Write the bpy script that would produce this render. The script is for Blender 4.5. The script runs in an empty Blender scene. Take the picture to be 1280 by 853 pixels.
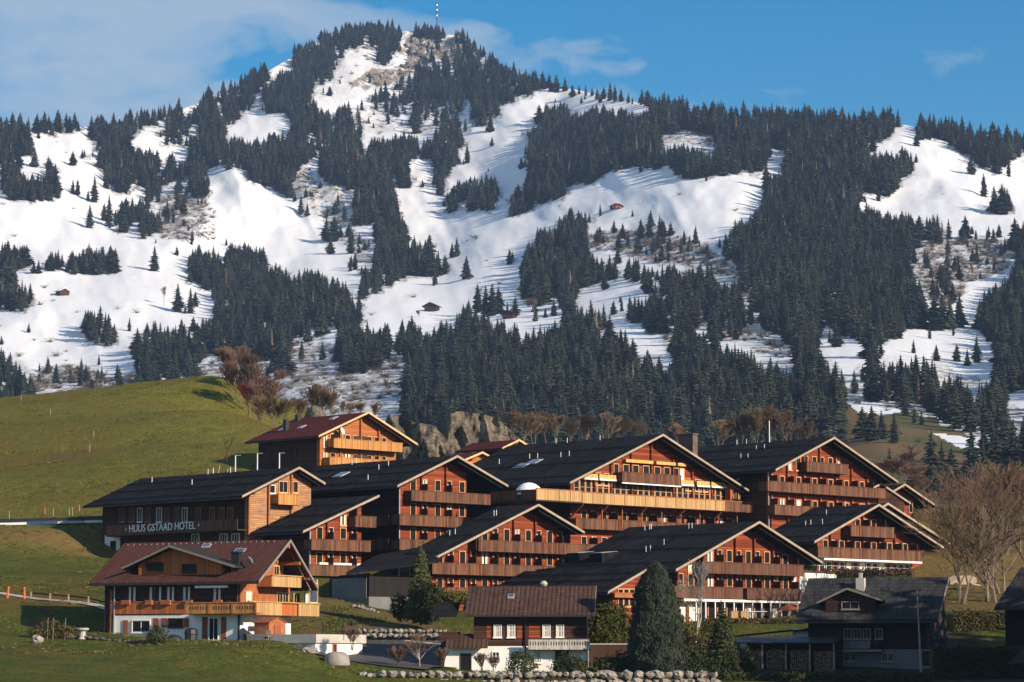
import bpy, math, random
import numpy as np
from mathutils import Vector, Matrix, noise as mnoise
rnd = random.Random(7)
S = bpy.context.scene
COL = S.collection
R = math.radians
# ---------------------------------------------------------------- camera
FPX, CX, CY = 3500.0, 640.0, 426.5
PITCH = math.atan((822 - CY) / FPX)
cam = bpy.data.objects.new('camera', bpy.data.cameras.new('camera'))
COL.objects.link(cam)
cam.data.sensor_width = 36.0
cam.data.lens = 36.0 * FPX / 1280.0
cam.data.clip_start = 1.0
cam.data.clip_end = 30000.0
cam.location = (0, 0, 0)
cam.rotation_euler = (math.pi / 2 + PITCH, 0, 0)
S.camera = cam
# ---------------------------------------------------------------- sun and sky
SUN_AZ, SUN_EL = R(37.5), R(22.0)       # azimuth measured from +x towards the viewer (-y)
SD = Vector((math.cos(SUN_AZ) * math.cos(SUN_EL), -math.sin(SUN_AZ) * math.cos(SUN_EL), math.sin(SUN_EL)))
sl = bpy.data.lights.new('sun', 'SUN')
sl.energy = 5.0
sl.angle = R(0.53)
sl.color = (1.0, 0.83, 0.64)
so = bpy.data.objects.new('sun', sl)
COL.objects.link(so)
so.rotation_euler = SD.to_track_quat('Z', 'Y').to_euler()
W = bpy.data.worlds.new('World')
S.world = W
W.use_nodes = True
S.view_settings.view_transform = 'Standard'
S.view_settings.look = 'None'
S.view_settings.exposure = 0.6
S.view_settings.gamma = 1.0
S.view_settings.use_curve_mapping = False
S.cycles.max_bounces = 5
S.cycles.diffuse_bounces = 2
S.cycles.glossy_bounces = 2
S.cycles.transmission_bounces = 2
S.cycles.volume_bounces = 0
S.cycles.transparent_max_bounces = 8


class NT:
    """small helper to wire shader nodes"""
    def __init__(s, tree):
        s.t = tree
        s.n = tree.nodes
        s.n.clear()

    def new(s, kind, **kw):
        nd = s.n.new(kind)
        for k, v in kw.items():
            if k.startswith('i_'):
                key = k[2:]
                key = int(key) if key.isdigit() else key.replace('_', ' ')
                s.put(nd.inputs[key], v)
            else:
                setattr(nd, k, v)
        return nd

    def put(s, sock, v):
        if isinstance(v, bpy.types.NodeSocket):
            s.t.links.new(v, sock)
        elif isinstance(v, bpy.types.Node):
            s.t.links.new(v.outputs[0], sock)
        else:
            if sock.type == 'RGBA' and len(v) == 3:
                v = (*v, 1)
            sock.default_value = v

    def math(s, op, a, b=0.0, c=0.0, clamp=False):
        nd = s.n.new('ShaderNodeMath')
        nd.operation = op
        nd.use_clamp = clamp
        s.put(nd.inputs[0], a)
        s.put(nd.inputs[1], b)
        s.put(nd.inputs[2], c)
        return nd.outputs[0]

    def mix(s, f, a, b, mode='MIX'):
        nd = s.n.new('ShaderNodeMix')
        nd.data_type = 'RGBA'
        nd.blend_type = mode
        s.put(nd.inputs[0], f)
        s.put(nd.inputs[6], a)
        s.put(nd.inputs[7], b)
        return nd.outputs[2]

    def noise(s, vec, scale, detail=3.0, rough=0.55, col=False, dist=0.0):
        nd = s.new('ShaderNodeTexNoise', i_Vector=vec, i_Scale=scale, i_Detail=detail, i_Roughness=rough, i_Distortion=dist)
        return nd.outputs['Color' if col else 'Fac']

    def ramp(s, fac, stops, interp='LINEAR'):
        nd = s.n.new('ShaderNodeValToRGB')
        nd.color_ramp.interpolation = interp
        el = nd.color_ramp.elements
        while len(el) < len(stops):
            el.new(0.5)
        for e, (p, c) in zip(el, stops):
            e.position = p
            e.color = (c, c, c, 1) if isinstance(c, (int, float)) else (*c, 1)
        s.put(nd.inputs[0], fac)
        return nd.outputs[0]

    def scalev(s, vec, sc):
        nd = s.new('ShaderNodeMapping', i_Vector=vec)
        nd.inputs['Scale'].default_value = sc
        return nd.outputs[0]

    def bump(s, h, strength=0.3, dist=0.05):
        return s.new('ShaderNodeBump', i_Height=h, i_Strength=strength, i_Distance=dist).outputs[0]

    def out(s, color, rough=0.8, spec=0.3, normal=None, metallic=0.0, **kw):
        p = s.n.new('ShaderNodeBsdfPrincipled')
        s.put(p.inputs['Base Color'], color)
        s.put(p.inputs['Roughness'], rough)
        s.put(p.inputs['Specular IOR Level'], spec)
        s.put(p.inputs['Metallic'], metallic)
        if normal is not None:
            s.put(p.inputs['Normal'], normal)
        for k, v in kw.items():
            s.put(p.inputs[k.replace('_', ' ')], v)
        o = s.n.new('ShaderNodeOutputMaterial')
        s.t.links.new(p.outputs[0], o.inputs[0])
        return p


w = NT(W.node_tree)
sky = w.new('ShaderNodeTexSky', sky_type='NISHITA', sun_disc=False, sun_elevation=SUN_EL,
            altitude=1100.0, air_density=1.0, dust_density=0.25, ozone_density=2.5)
# direction (x,y) of the sun: nishita rotation 0 faces +y and grows clockwise seen from above
sky.sun_rotation = math.atan2(SD.x, SD.y)
tc = w.new('ShaderNodeTexCoord')
gen = tc.outputs['Generated']
hsv = w.new('ShaderNodeHueSaturation', i_Hue=0.493, i_Saturation=1.52, i_Value=1.5, i_Color=sky)
sep = w.new('ShaderNodeSeparateXYZ', i_Vector=gen)
# thin high cloud: streaky noise in direction space, denser towards the west (-x)
wv = w.scalev(gen, (10.0, 10.0, 26.0))
warp = w.new('ShaderNodeVectorMath', operation='MULTIPLY_ADD', i_0=w.noise(wv, 1.0, 3, 0.5, col=True), i_1=(1.1, 1.1, 1.1), i_2=wv)
cn = w.noise(warp.outputs[0], 1.15, 6.0, 0.52)
west = w.math('MULTIPLY_ADD', sep.outputs['X'], -2.2, -0.11)
west = w.math('MINIMUM', west, 0.13)
west = w.math('MAXIMUM', west, -0.36)
high = w.math('MAXIMUM', w.math('MULTIPLY_ADD', sep.outputs['Z'], 5.0, -1.02), 0.0)
high = w.math('MULTIPLY', w.math('MINIMUM', high, 0.12), w.math('MULTIPLY_ADD', sep.outputs['X'], -9.0, 0.35, clamp=True))
cn = w.math('MULTIPLY_ADD', cn, 2.3, -0.65)
cf = w.math('ADD', w.math('ADD', cn, west), high)
cf = w.ramp(cf, [(0.46, 0.0), (0.62, 0.6), (0.85, 1.0)])
cf = w.math('MULTIPLY', cf, 0.72)
cl = w.mix(cf, hsv.outputs[0], (6.2, 7.3, 8.6))
bg = w.new('ShaderNodeBackground', i_Color=cl, i_Strength=0.055)
wo = w.new('ShaderNodeOutputWorld', i_Surface=bg)

# ---------------------------------------------------------------- rays through the photograph's pixels
_cp, _sp = math.cos(PITCH), math.sin(PITCH)


def ray(u, v):
    a, b = (u - CX) / FPX, (CY - v) / FPX
    return Vector((a, _cp - b * _sp, _sp + b * _cp))


def P(u, v, D):
    r = ray(u, v)
    return r * (D / r.y)


def proj(p):
    f = p[1] * _cp + p[2] * _sp
    up = -p[1] * _sp + p[2] * _cp
    return CX + FPX * p[0] / f, CY - FPX * up / f


# ---------------------------------------------------------------- objects
def tag(o, label=None, cat=None, group=None, kind=None):
    if label: o['label'] = label
    if cat: o['category'] = cat
    if group: o['group'] = group
    if kind: o['kind'] = kind
    return o


def empty(name, loc, rz=0.0, label=None, cat=None, group=None, kind=None):
    o = bpy.data.objects.new(name, None)
    COL.objects.link(o)
    o.location = loc
    o.rotation_euler = (0, 0, rz)
    o.empty_display_size = 0.5
    return tag(o, label, cat, group, kind)


class MB:
    def __init__(s):
        s.v, s.f = [], []

    def add(s, vs, fs):
        k = len(s.v)
        s.v += [tuple(p) for p in vs]
        s.f += [tuple(i + k for i in f) for f in fs]
        return s

    def box(s, x0, x1, y0, y1, z0, z1):
        return s.add([(x0, y0, z0), (x1, y0, z0), (x1, y1, z0), (x0, y1, z0), (x0, y0, z1), (x1, y0, z1), (x1, y1, z1), (x0, y1, z1)],
                     [(0, 3, 2, 1), (4, 5, 6, 7), (0, 1, 5, 4), (1, 2, 6, 5), (2, 3, 7, 6), (3, 0, 4, 7)])

    def prism(s, poly, y0, y1):
        """poly in (x,z), counter-clockwise seen from -y"""
        n = len(poly)
        vs = [(x, y0, z) for x, z in poly] + [(x, y1, z) for x, z in poly]
        fs = [tuple(range(n)), tuple(range(2 * n - 1, n - 1, -1))]
        fs += [((i + 1) % n, i, i + n, (i + 1) % n + n) for i in range(n)]
        return s.add(vs, fs)

    def prismx(s, poly, x0, x1):
        """poly in (y,z)"""
        n = len(poly)
        vs = [(x0, y, z) for y, z in poly] + [(x1, y, z) for y, z in poly]
        fs = [tuple(range(n - 1, -1, -1)), tuple(range(n, 2 * n))]
        fs += [(i, (i + 1) % n, (i + 1) % n + n, i + n) for i in range(n)]
        return s.add(vs, fs)

    def slab(s, pts, thk):
        """pts: polygon of 3d points (top), extruded down by thk"""
        n = len(pts)
        vs = [tuple(p) for p in pts] + [(p[0], p[1], p[2] - thk) for p in pts]
        fs = [tuple(range(n)), tuple(range(2 * n - 1, n - 1, -1))]
        fs += [((i + 1) % n, i, i + n, (i + 1) % n + n) for i in range(n)]
        return s.add(vs, fs)

    def tube(s, a, b, r0, r1=None, n=6, cap=True):
        a, b = Vector(a), Vector(b)
        r1 = r0 if r1 is None else r1
        d = (b - a)
        if d.length < 1e-6: return s
        d.normalize()
        q = d.orthogonal().normalized()
        t = d.cross(q)
        vs = []
        for c, r in ((a, r0), (b, r1)):
            for i in range(n):
                an = 2 * math.pi * i / n
                vs.append(c + (q * math.cos(an) + t * math.sin(an)) * r)
        fs = [(i, (i + 1) % n, (i + 1) % n + n, i + n) for i in range(n)]
        if cap:
            fs += [tuple(range(n - 1, -1, -1)), tuple(range(n, 2 * n))]
        return s.add(vs, fs)

    def beam(s, a, b, wx, h):
        """box-section bar from a to b: width wx horizontally, height h"""
        a, b = Vector(a), Vector(b)
        d = (b - a).normalized()
        up = Vector((0, 0, 1))
        sd = d.cross(up)
        sd = sd.normalized() if sd.length > 1e-4 else Vector((1, 0, 0))
        up = sd.cross(d).normalized()
        vs = []
        for c in (a, b):
            for i, j in ((-1, -1), (1, -1), (1, 1), (-1, 1)):
                vs.append(c + sd * (i * wx / 2) + up * (j * h / 2))
        return s.add(vs, [(0, 1, 5, 4), (1, 2, 6, 5), (2, 3, 7, 6), (3, 0, 4, 7), (3, 2, 1, 0), (4, 5, 6, 7)])

    def lathe(s, prof, n=12, c=(0, 0)):
        k = len(prof)
        vs = []
        for r, z in prof:
            for i in range(n):
                an = 2 * math.pi * i / n
                vs.append((c[0] + r * math.cos(an), c[1] + r * math.sin(an), z))
        fs = []
        for j in range(k - 1):
            for i in range(n):
                fs.append((j * n + i, j * n + (i + 1) % n, (j + 1) * n + (i + 1) % n, (j + 1) * n + i))
        fs += [tuple(range(n - 1, -1, -1)), tuple(range((k - 1) * n, k * n))]
        return s.add(vs, fs)

    def mesh(s, name, mat, smooth=False):
        me = bpy.data.meshes.new(name)
        me.from_pydata(s.v, [], s.f)
        if mat: me.materials.append(mat)
        if smooth: me.polygons.foreach_set('use_smooth', [True] * len(me.polygons))
        me.update()
        return me

    def build(s, name, mat, parent=None, smooth=False, loc=None):
        o = bpy.data.objects.new(name, s.mesh(name, mat, smooth))
        COL.objects.link(o)
        if parent is not None: o.parent = parent
        if loc is not None: o.location = loc
        return o


def inst(name, me, parent=None, loc=(0, 0, 0), rz=0.0, sc=None):
    o = bpy.data.objects.new(name, me)
    COL.objects.link(o)
    if parent is not None: o.parent = parent
    o.location = loc
    o.rotation_euler = (0, 0, rz)
    if sc: o.scale = sc
    return o


def rock_mb(r, seed, sq=(1, 1, 1), nlat=5, nlon=8, rough=0.25):
    m = MB()
    rr = random.Random(seed)
    off = Vector((rr.random() * 50, rr.random() * 50, rr.random() * 50))
    pts = []
    for j in range(nlat + 1):
        th = math.pi * j / nlat
        for i in range(nlon):
            ph = 2 * math.pi * (i + 0.5 * (j % 2)) / nlon
            d = Vector((math.sin(th) * math.cos(ph), math.sin(th) * math.sin(ph), math.cos(th)))
            k = 1 + rough * mnoise.noise(d * 1.7 + off) * 2
            pts.append((d.x * r * sq[0] * k, d.y * r * sq[1] * k, d.z * r * sq[2] * k))
    fs = []
    for j in range(nlat):
        for i in range(nlon):
            a, b = j * nlon + i, j * nlon + (i + 1) % nlon
            c, d_ = (j + 1) * nlon + (i + 1) % nlon, (j + 1) * nlon + i
            fs.append((a, d_, c, b))
    m.add(pts, fs)
    return m
# ================================================================ materials
def mat(name):
    m = bpy.data.materials.new(name)
    m.use_nodes = True
    return m, NT(m.node_tree)


def obj_co(t):
    return t.new('ShaderNodeTexCoord').outputs['Object']


def geo_co(t):
    return t.new('ShaderNodeNewGeometry').outputs['Position']


def plain(name, c, rough=0.7, spec=0.3, var=0.12, scale=1.5, metallic=0.0):
    m, t = mat(name)
    co = obj_co(t)
    n = t.noise(co, scale, 4, 0.6)
    n2 = t.noise(co, scale * 9, 2, 0.6)
    f = t.math('ADD', t.math('MULTIPLY', n, 0.65), t.math('MULTIPLY', n2, 0.35))
    lo = tuple(x * (1 - var * 2.2) for x in c)
    hi = tuple(min(1, x * (1 + var * 2.2)) for x in c)
    t.out(t.mix(t.ramp(f, [(0.3, 0.0), (0.7, 1.0)]), lo, hi), rough, spec, metallic=metallic)
    return m


def log_wall(name, c1, c2, grey=0.0):
    """horizontal squared logs, 0.21 m high, weathered streaks"""
    m, t = mat(name)
    co = obj_co(t)
    sp = t.new('ShaderNodeSeparateXYZ', i_Vector=co)
    z = t.math('DIVIDE', sp.outputs['Z'], 0.21)
    fr = t.math('FRACT', z)
    idx = t.math('FLOOR', z)
    wn = t.new('ShaderNodeTexWhiteNoise', noise_dimensions='1D', i_W=idx)
    st = t.noise(t.scalev(co, (0.5, 0.5, 9.0)), 1.3, 5, 0.65)
    big = t.noise(co, 0.22, 3, 0.5)
    f = t.math('ADD', t.math('MULTIPLY', wn.outputs[0], 0.38), t.math('MULTIPLY', st, 0.5))
    f = t.math('ADD', f, t.math('MULTIPLY', big, 0.3))
    colr = t.mix(t.ramp(f, [(0.35, 0.0), (0.85, 1.0)]), c1, c2)
    if grey:
        g = t.ramp(t.noise(t.scalev(co, (0.8, 0.8, 3.0)), 0.9, 4, 0.7), [(0.45, 0.0), (0.65, grey)])
        colr = t.mix(g, colr, (0.17, 0.15, 0.13))
    joint = t.ramp(fr, [(0.0, 0.35), (0.10, 1.0), (0.90, 1.0), (1.0, 0.35)])
    colr = t.mix(1.0, colr, joint, 'MULTIPLY')
    prof = t.ramp(fr, [(0.0, 0.0), (0.16, 0.9), (0.5, 1.0), (0.84, 0.9), (1.0, 0.0)])
    t.out(colr, 0.75, 0.25, t.bump(prof, 0.8, 0.035))
    return m


def board_mat(name, c1, c2, wdt=0.17, grey=0.3, holes=False):
    """vertical boards"""
    m, t = mat(name)
    co = obj_co(t)
    sp = t.new('ShaderNodeSeparateXYZ', i_Vector=co)
    s = t.math('ADD', sp.outputs['X'], sp.outputs['Y'])
    s = t.math('DIVIDE', s, wdt)
    fr = t.math('FRACT', s)
    wn = t.new('ShaderNodeTexWhiteNoise', noise_dimensions='1D', i_W=t.math('FLOOR', s))
    st = t.noise(t.scalev(co, (7.0, 7.0, 0.8)), 1.0, 5, 0.65)
    f = t.math('ADD', t.math('MULTIPLY', wn.outputs[0], 0.55), t.math('MULTIPLY', st, 0.55))
    colr = t.mix(t.ramp(f, [(0.3, 0.0), (0.85, 1.0)]), c1, c2)
    if grey:
        g = t.ramp(t.noise(t.scalev(co, (1.2, 1.2, 0.5)), 1.0, 3, 0.6), [(0.40, 0.0), (0.62, grey)])
        colr = t.mix(g, colr, (0.135, 0.088, 0.055))
    j = t.ramp(fr, [(0.0, 0.25), (0.10, 1.0), (0.90, 1.0), (1.0, 0.25)])
    colr = t.mix(1.0, colr, j, 'MULTIPLY')
    t.out(colr, 0.75, 0.25, t.bump(j, 0.5, 0.02))
    return m


def roof_mat(name, c1, c2, rows=0.34, cols=0.30, rough=0.8, snow=0.0, ribs=0.0):
    m, t = mat(name)
    uv = t.new('ShaderNodeUVMap').outputs[0]
    br = t.new('ShaderNodeTexBrick', i_Vector=uv, i_Scale=1.0)
    br.inputs['Color1'].default_value = (0.2, 0.2, 0.2, 1)
    br.inputs['Color2'].default_value = (1, 1, 1, 1)
    br.inputs['Mortar'].default_value = (0, 0, 0, 1)
    br.inputs['Mortar Size'].default_value = 0.02
    br.inputs['Mortar Smooth'].default_value = 0.1
    br.inputs['Bias'].default_value = 0.0
    br.inputs['Brick Width'].default_value = cols
    br.inputs['Row Height'].default_value = rows
    big = t.noise(uv, 0.18, 4, 0.6)
    st = t.noise(t.scalev(uv, (1.3, 0.12, 1.0)), 1.0, 4, 0.6)
    bl = t.new('ShaderNodeRGBToBW', i_Color=br.outputs['Color'])
    f = t.math('ADD', t.math('MULTIPLY', bl.outputs[0], 0.35), t.math('MULTIPLY', big, 0.35))
    f = t.math('ADD', f, t.math('MULTIPLY', st, 0.35))
    colr = t.mix(t.ramp(f, [(0.25, 0.0), (0.85, 1.0)]), c1, c2)
    sp = t.new('ShaderNodeSeparateXYZ', i_Vector=uv)
    h = t.ramp(t.math('FRACT', t.math('DIVIDE', sp.outputs['Y'], rows)), [(0.0, 1.0), (0.85, 0.3), (1.0, 0.0)])
    if ribs:
        rb = t.ramp(t.math('FRACT', t.math('DIVIDE', sp.outputs['X'], ribs)), [(0.0, 0.0), (0.25, 0.8), (0.5, 1.0), (0.75, 0.8), (1.0, 0.0)])
        colr = t.mix(1.0, colr, t.ramp(rb, [(0.0, 0.45), (0.5, 1.0)]), 'MULTIPLY')
        h = t.math('ADD', t.math('MULTIPLY', h, 0.4), rb)
    t.out(colr, 0.95, 0.02, t.bump(h, 0.7, 0.05))
    return m


M = {}
M['slate'] = roof_mat('slate_roof', (0.004, 0.0045, 0.006), (0.030, 0.031, 0.034), 0.5, 0.6)
M['slate_worn'] = roof_mat('worn_slate_roof', (0.015, 0.015, 0.016), (0.075, 0.073, 0.072), 0.30, 0.30)
M['tile_red'] = roof_mat('red_tile_roof', (0.066, 0.028, 0.024), (0.125, 0.058, 0.048), 0.36, 0.26, ribs=0.34)
M['tile_brown'] = roof_mat('brown_tile_roof', (0.040, 0.024, 0.020), (0.12, 0.070, 0.056), 0.4, 0.3, ribs=0.40)
M['metal_red'] = roof_mat('red_metal_roof', (0.062, 0.018, 0.018), (0.11, 0.032, 0.030), 0.5, 3.0)
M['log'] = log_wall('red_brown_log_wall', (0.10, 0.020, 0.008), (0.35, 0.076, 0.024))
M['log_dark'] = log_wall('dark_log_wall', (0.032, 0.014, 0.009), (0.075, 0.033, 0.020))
M['log_honey'] = log_wall('honey_log_wall', (0.30, 0.095, 0.028), (0.50, 0.185, 0.058))
M['log_worn'] = log_wall('weathered_log_wall', (0.34, 0.15, 0.06), (0.56, 0.28, 0.12), grey=0.8)
M['board'] = board_mat('weathered_balcony_boards', (0.055, 0.021, 0.012), (0.215, 0.080, 0.038), 0.26, 0.5)
M['board_dark'] = board_mat('dark_balcony_boards', (0.07, 0.028, 0.018), (0.16, 0.065, 0.04), 0.24, 0.3)
M['board_new'] = board_mat('pale_new_balcony_boards', (0.38, 0.23, 0.10), (0.53, 0.33, 0.145), 0.34, 0.0)
M['board_honey'] = board_mat('honey_balcony_boards', (0.36, 0.16, 0.045), (0.56, 0.28, 0.09), 0.24, 0.0)
M['board_orange'] = board_mat('orange_boards', (0.36, 0.10, 0.03), (0.52, 0.17, 0.05), 0.2, 0.0)
M['board_grey'] = board_mat('grey_white_boards', (0.38, 0.36, 0.33), (0.56, 0.53, 0.48), 0.2, 0.1)
M['fascia'] = plain('pale_bargeboard_wood', (0.34, 0.26, 0.19), 0.7)
M['fascia_honey'] = plain('honey_bargeboard_wood', (0.62, 0.40, 0.20), 0.7)
M['fascia_grey'] = plain('grey_bargeboard_wood', (0.22, 0.19, 0.16), 0.7)
M['trim'] = plain('light_window_trim', (0.60, 0.32, 0.16), 0.7)
M['trim_white'] = plain('white_window_trim', (0.75, 0.72, 0.66), 0.6)
M['trim_dark'] = plain('dark_timber', (0.05, 0.022, 0.014), 0.7)
M['timber'] = plain('orange_timber', (0.33, 0.11, 0.042), 0.7, var=.2)
M['white'] = plain('white_plaster', (0.78, 0.76, 0.72), 0.9, var=0.05, scale=0.6)
M['grey_plaster'] = plain('grey_plaster', (0.14, 0.14, 0.14), 0.9, var=0.1, scale=0.6)  # grey lowered to put shade into the farmhouse and annex walls
M['concrete'] = plain('concrete', (0.42, 0.40, 0.36), 0.9, var=0.12, scale=0.8)
M['curtain'] = plain('white_curtain', (0.62, 0.60, 0.55), 0.9)
M['metal'] = plain('galvanised_metal', (0.45, 0.46, 0.48), 0.45, metallic=0.5)
M['dark_metal'] = plain('dark_metal', (0.03, 0.032, 0.035), 0.5, metallic=0.3)
M['lamp'] = plain('lamp_housing', (0.7, 0.66, 0.58), 0.5)
M['white_paint'] = plain('white_paint', (0.8, 0.79, 0.75), 0.5, var=0.03)
M['letters'] = plain('white_letters', (0.82, 0.82, 0.82), 0.6, var=0.02)
M['shutter'] = board_mat('red_brown_shutter', (0.20, 0.06, 0.03), (0.34, 0.11, 0.055), 0.16, 0.0)
M['valance'] = board_mat('yellow_valance', (0.62, 0.34, 0.10), (0.72, 0.42, 0.14), 0.5, 0.0)
M['tarp'] = plain('grey_tarpaulin', (0.26, 0.24, 0.21), 0.7, var=0.15)
M['asphalt'] = plain('asphalt', (0.06, 0.06, 0.062), 0.85, var=0.15, scale=2.0)
M['concrete_light'] = plain('pale_kerb', (0.40, 0.36, 0.30), 0.9)
M['rockwall'] = plain('pale_boulder', (0.25, 0.225, 0.19), 0.9, var=0.32, scale=1.6)
M['terracotta'] = plain('terracotta', (0.35, 0.12, 0.06), 0.8)
M['fencewood'] = plain('grey_fence_wood', (0.30, 0.24, 0.18), 0.8, var=0.2)
M['snowguard'] = plain('snow_guard_metal', (0.018, 0.018, 0.02), 0.9, spec=0.02)
M['shade_dark_wood'] = board_mat('shade_darkened_boards', (0.006, 0.005, 0.004), (0.016, 0.012, 0.010), 0.2, 0.0)  # near-black boards carry the shade on annex and right-hand houses in their colour
m, t = mat('far_rock')
co = geo_co(t)
f = t.math('ADD', t.math('MULTIPLY', t.noise(t.scalev(co, (1, 1, .35)), 0.12, 5, 0.65), .6), t.math('MULTIPLY', t.noise(co, .5, 4, .7), .45))
t.out(t.ramp(f, [(0.40, (0.06, 0.056, 0.05)), (0.52, (0.20, 0.18, 0.15)), (0.60, (0.34, 0.31, 0.27)), (0.64, (0.78, 0.78, 0.80))]), 0.9, 0.1, t.bump(f, 1.0, 3.0))
M['far_rock'] = m
M['dirt'] = plain('dark_soil', (0.035, 0.028, 0.02), 0.95, var=.3)
M['flue'] = plain('brick_flue', (0.13, 0.085, 0.065), 0.8, var=0.2)
M['red_post'] = plain('orange_marker', (0.6, 0.13, 0.05), 0.6)
M['dome'] = plain('white_dome_skin', (0.72, 0.75, 0.80), 0.45, var=0.08)
M['blue'] = plain('blue_paint', (0.03, 0.07, 0.16), 0.4)


def glass(name, c=(0.008, 0.008, 0.009), rough=0.08):
    m, t = mat(name)
    co = obj_co(t)
    n = t.noise(co, 1.3, 2, 0.5)
    t.out(t.mix(n, c, tuple(x * 2.4 for x in c)), 0.25, 0.12)
    return m


M['glass'] = glass('dark_window_glass')
m, t = mat('skylight_glass')
t.out((0.10, 0.13, 0.19), 0.12, 0.9, metallic=0.4)
M['skylight'] = m

# snow, grass, rock ------------------------------------------------
# mountain: vertex colour r = forest floor, g = scrub, b = rock ; alpha-like second attribute 'meadow'
m, t = mat('mountain_ground')
co = geo_co(t)
at = t.new('ShaderNodeAttribute', attribute_name='zone')
sp = t.new('ShaderNodeSeparateColor', i_Color=at.outputs['Color'])
am = t.new('ShaderNodeAttribute', attribute_name='meadow')
mead = am.outputs['Fac']
cs_ = t.scalev(co, (1.0, 0.30, 1.0))
fine = t.noise(cs_, 0.26, 5, 0.7)
mid = t.noise(cs_, 0.05, 4, 0.6)
big = t.noise(co, 0.010, 3, 0.55)
snow = t.mix(big, (0.72, 0.74, 0.78), (0.84, 0.855, 0.87))
track = t.noise(t.scalev(co, (0.02, 0.006, 0.10)), 1.0, 3, 0.6)
snow = t.mix(t.ramp(track, [(0.55, 0.0), (0.72, 0.25)]), snow, (0.70, 0.71, 0.74))
brown = t.mix(fine, (0.065, 0.050, 0.038), (0.22, 0.165, 0.12))
grassc = t.mix(t.ramp(mid, [(0.35, 0.0), (0.65, 1.0)]), (0.075, 0.085, 0.022), (0.17, 0.10, 0.04))
# scattered bare flecks on open snow
fl = t.ramp(t.math('ADD', t.math('MULTIPLY', fine, 0.6), t.math('MULTIPLY', mid, 0.5)), [(0.70, 0.0), (0.77, 0.8)])
c0 = t.mix(fl, snow, brown)
scr = t.ramp(t.math('ADD', t.math('MULTIPLY', fine, 0.75), t.math('MULTIPLY', mid, 0.35)), [(0.46, 0.0), (0.60, 1.0)])
c1 = t.mix(t.math('MULTIPLY', scr, t.math('MULTIPLY', sp.outputs[1], 0.8)), c0, brown)
forf = t.ramp(t.math('ADD', fine, t.math('MULTIPLY', mid, 0.3)), [(0.50, 0.95), (0.74, 0.12)])
c2 = t.mix(t.math('MULTIPLY', forf, sp.outputs[0]), c1, (0.035, 0.032, 0.024))
rk = t.mix(t.noise(co, 0.11, 5, 0.7), (0.10, 0.085, 0.07), (0.42, 0.36, 0.28))
rf = t.ramp(t.noise(t.scalev(co, (1, .4, 0.6)), 0.06, 5, 0.6), [(0.38, 0.0), (0.50, 1.0)])
c3 = t.mix(t.math('MULTIPLY', rf, sp.outputs[2]), c2, rk)
mf = t.ramp(t.math('ADD', t.math('MULTIPLY', mead, 1.0), t.math('MULTIPLY', t.math('SUBTRACT', fine, 0.5), 0.9)), [(0.35, 0.0), (0.6, 1.0)])
c4 = t.mix(mf, c3, grassc)
hb = t.math('ADD', t.noise(co, 0.03, 6, 0.62), t.math('MULTIPLY', fine, 0.12))
t.out(c4, 0.85, 0.15, t.bump(hb, 0.42, 3.0))
M['mountain'] = m

m, t = mat('meadow_grass')
co = geo_co(t)
fine = t.noise(co, 3.2, 4, 0.7)
mid = t.noise(t.scalev(co, (1, 0.6, 2.5)), 0.35, 5, 0.65)
big = t.noise(co, 0.035, 3, 0.6)
at = t.new('ShaderNodeAttribute', attribute_name='zone')
sp = t.new('ShaderNodeSeparateColor', i_Color=at.outputs['Color'])
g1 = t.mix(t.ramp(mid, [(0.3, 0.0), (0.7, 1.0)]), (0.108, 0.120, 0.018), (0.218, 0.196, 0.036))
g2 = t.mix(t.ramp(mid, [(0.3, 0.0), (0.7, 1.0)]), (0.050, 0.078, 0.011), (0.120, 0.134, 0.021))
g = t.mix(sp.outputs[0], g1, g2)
pt = t.math('ADD', t.math('MULTIPLY', mid, 0.55), t.math('MULTIPLY', big, 0.55))
g = t.mix(t.ramp(pt, [(0.56, 0.0), (0.72, 0.75)]), g, (0.17, 0.095, 0.030))
g = t.mix(t.ramp(fine, [(0.36, 0.8), (0.60, 0.0)]), g, (0.034, 0.030, 0.009))
stk = t.noise(t.scalev(co, (0.55, 0.9, 2.2)), 1.1, 4, 0.7)
g = t.mix(t.ramp(stk, [(0.54, 0.0), (0.74, 0.55)]), g, (0.15, 0.10, 0.035))
br = t.mix(fine, (0.12, 0.065, 0.03), (0.24, 0.15, 0.07))
g = t.mix(t.math('MULTIPLY', sp.outputs[1], t.ramp(fine, [(0.3, 1.0), (0.75, 0.4)])), g, br)
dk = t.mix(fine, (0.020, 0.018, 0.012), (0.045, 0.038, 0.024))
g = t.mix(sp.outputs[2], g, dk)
hb = t.math('ADD', t.math('MULTIPLY', fine, 0.4), mid)
t.out(g, 0.9, 0.05, t.bump(hb, 1.0, 0.6))
M['grass'] = m

m, t = mat('cliff_rock')
co = geo_co(t)
st = t.noise(t.scalev(co, (1.0, 1.0, 0.30)), 0.35, 6, 0.65)
fi = t.noise(co, 1.6, 5, 0.7)
f = t.math('ADD', t.math('MULTIPLY', st, 0.6), t.math('MULTIPLY', fi, 0.45))
c = t.ramp(f, [(0.42, (0.030, 0.026, 0.022)), (0.54, (0.13, 0.108, 0.08)), (0.70, (0.30, 0.25, 0.18))])
vo = t.new('ShaderNodeTexVoronoi', feature='DISTANCE_TO_EDGE', i_Vector=t.scalev(co, (1, 1, 0.35)), i_Scale=0.4)
cr = t.ramp(vo.outputs['Distance'], [(0.0, 0.75), (0.10, 1.0)])
c = t.mix(1.0, c, cr, 'MULTIPLY')
t.out(c, 0.9, 0.15, t.bump(f, 0.9, 0.6))
M['cliff'] = m


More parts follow.
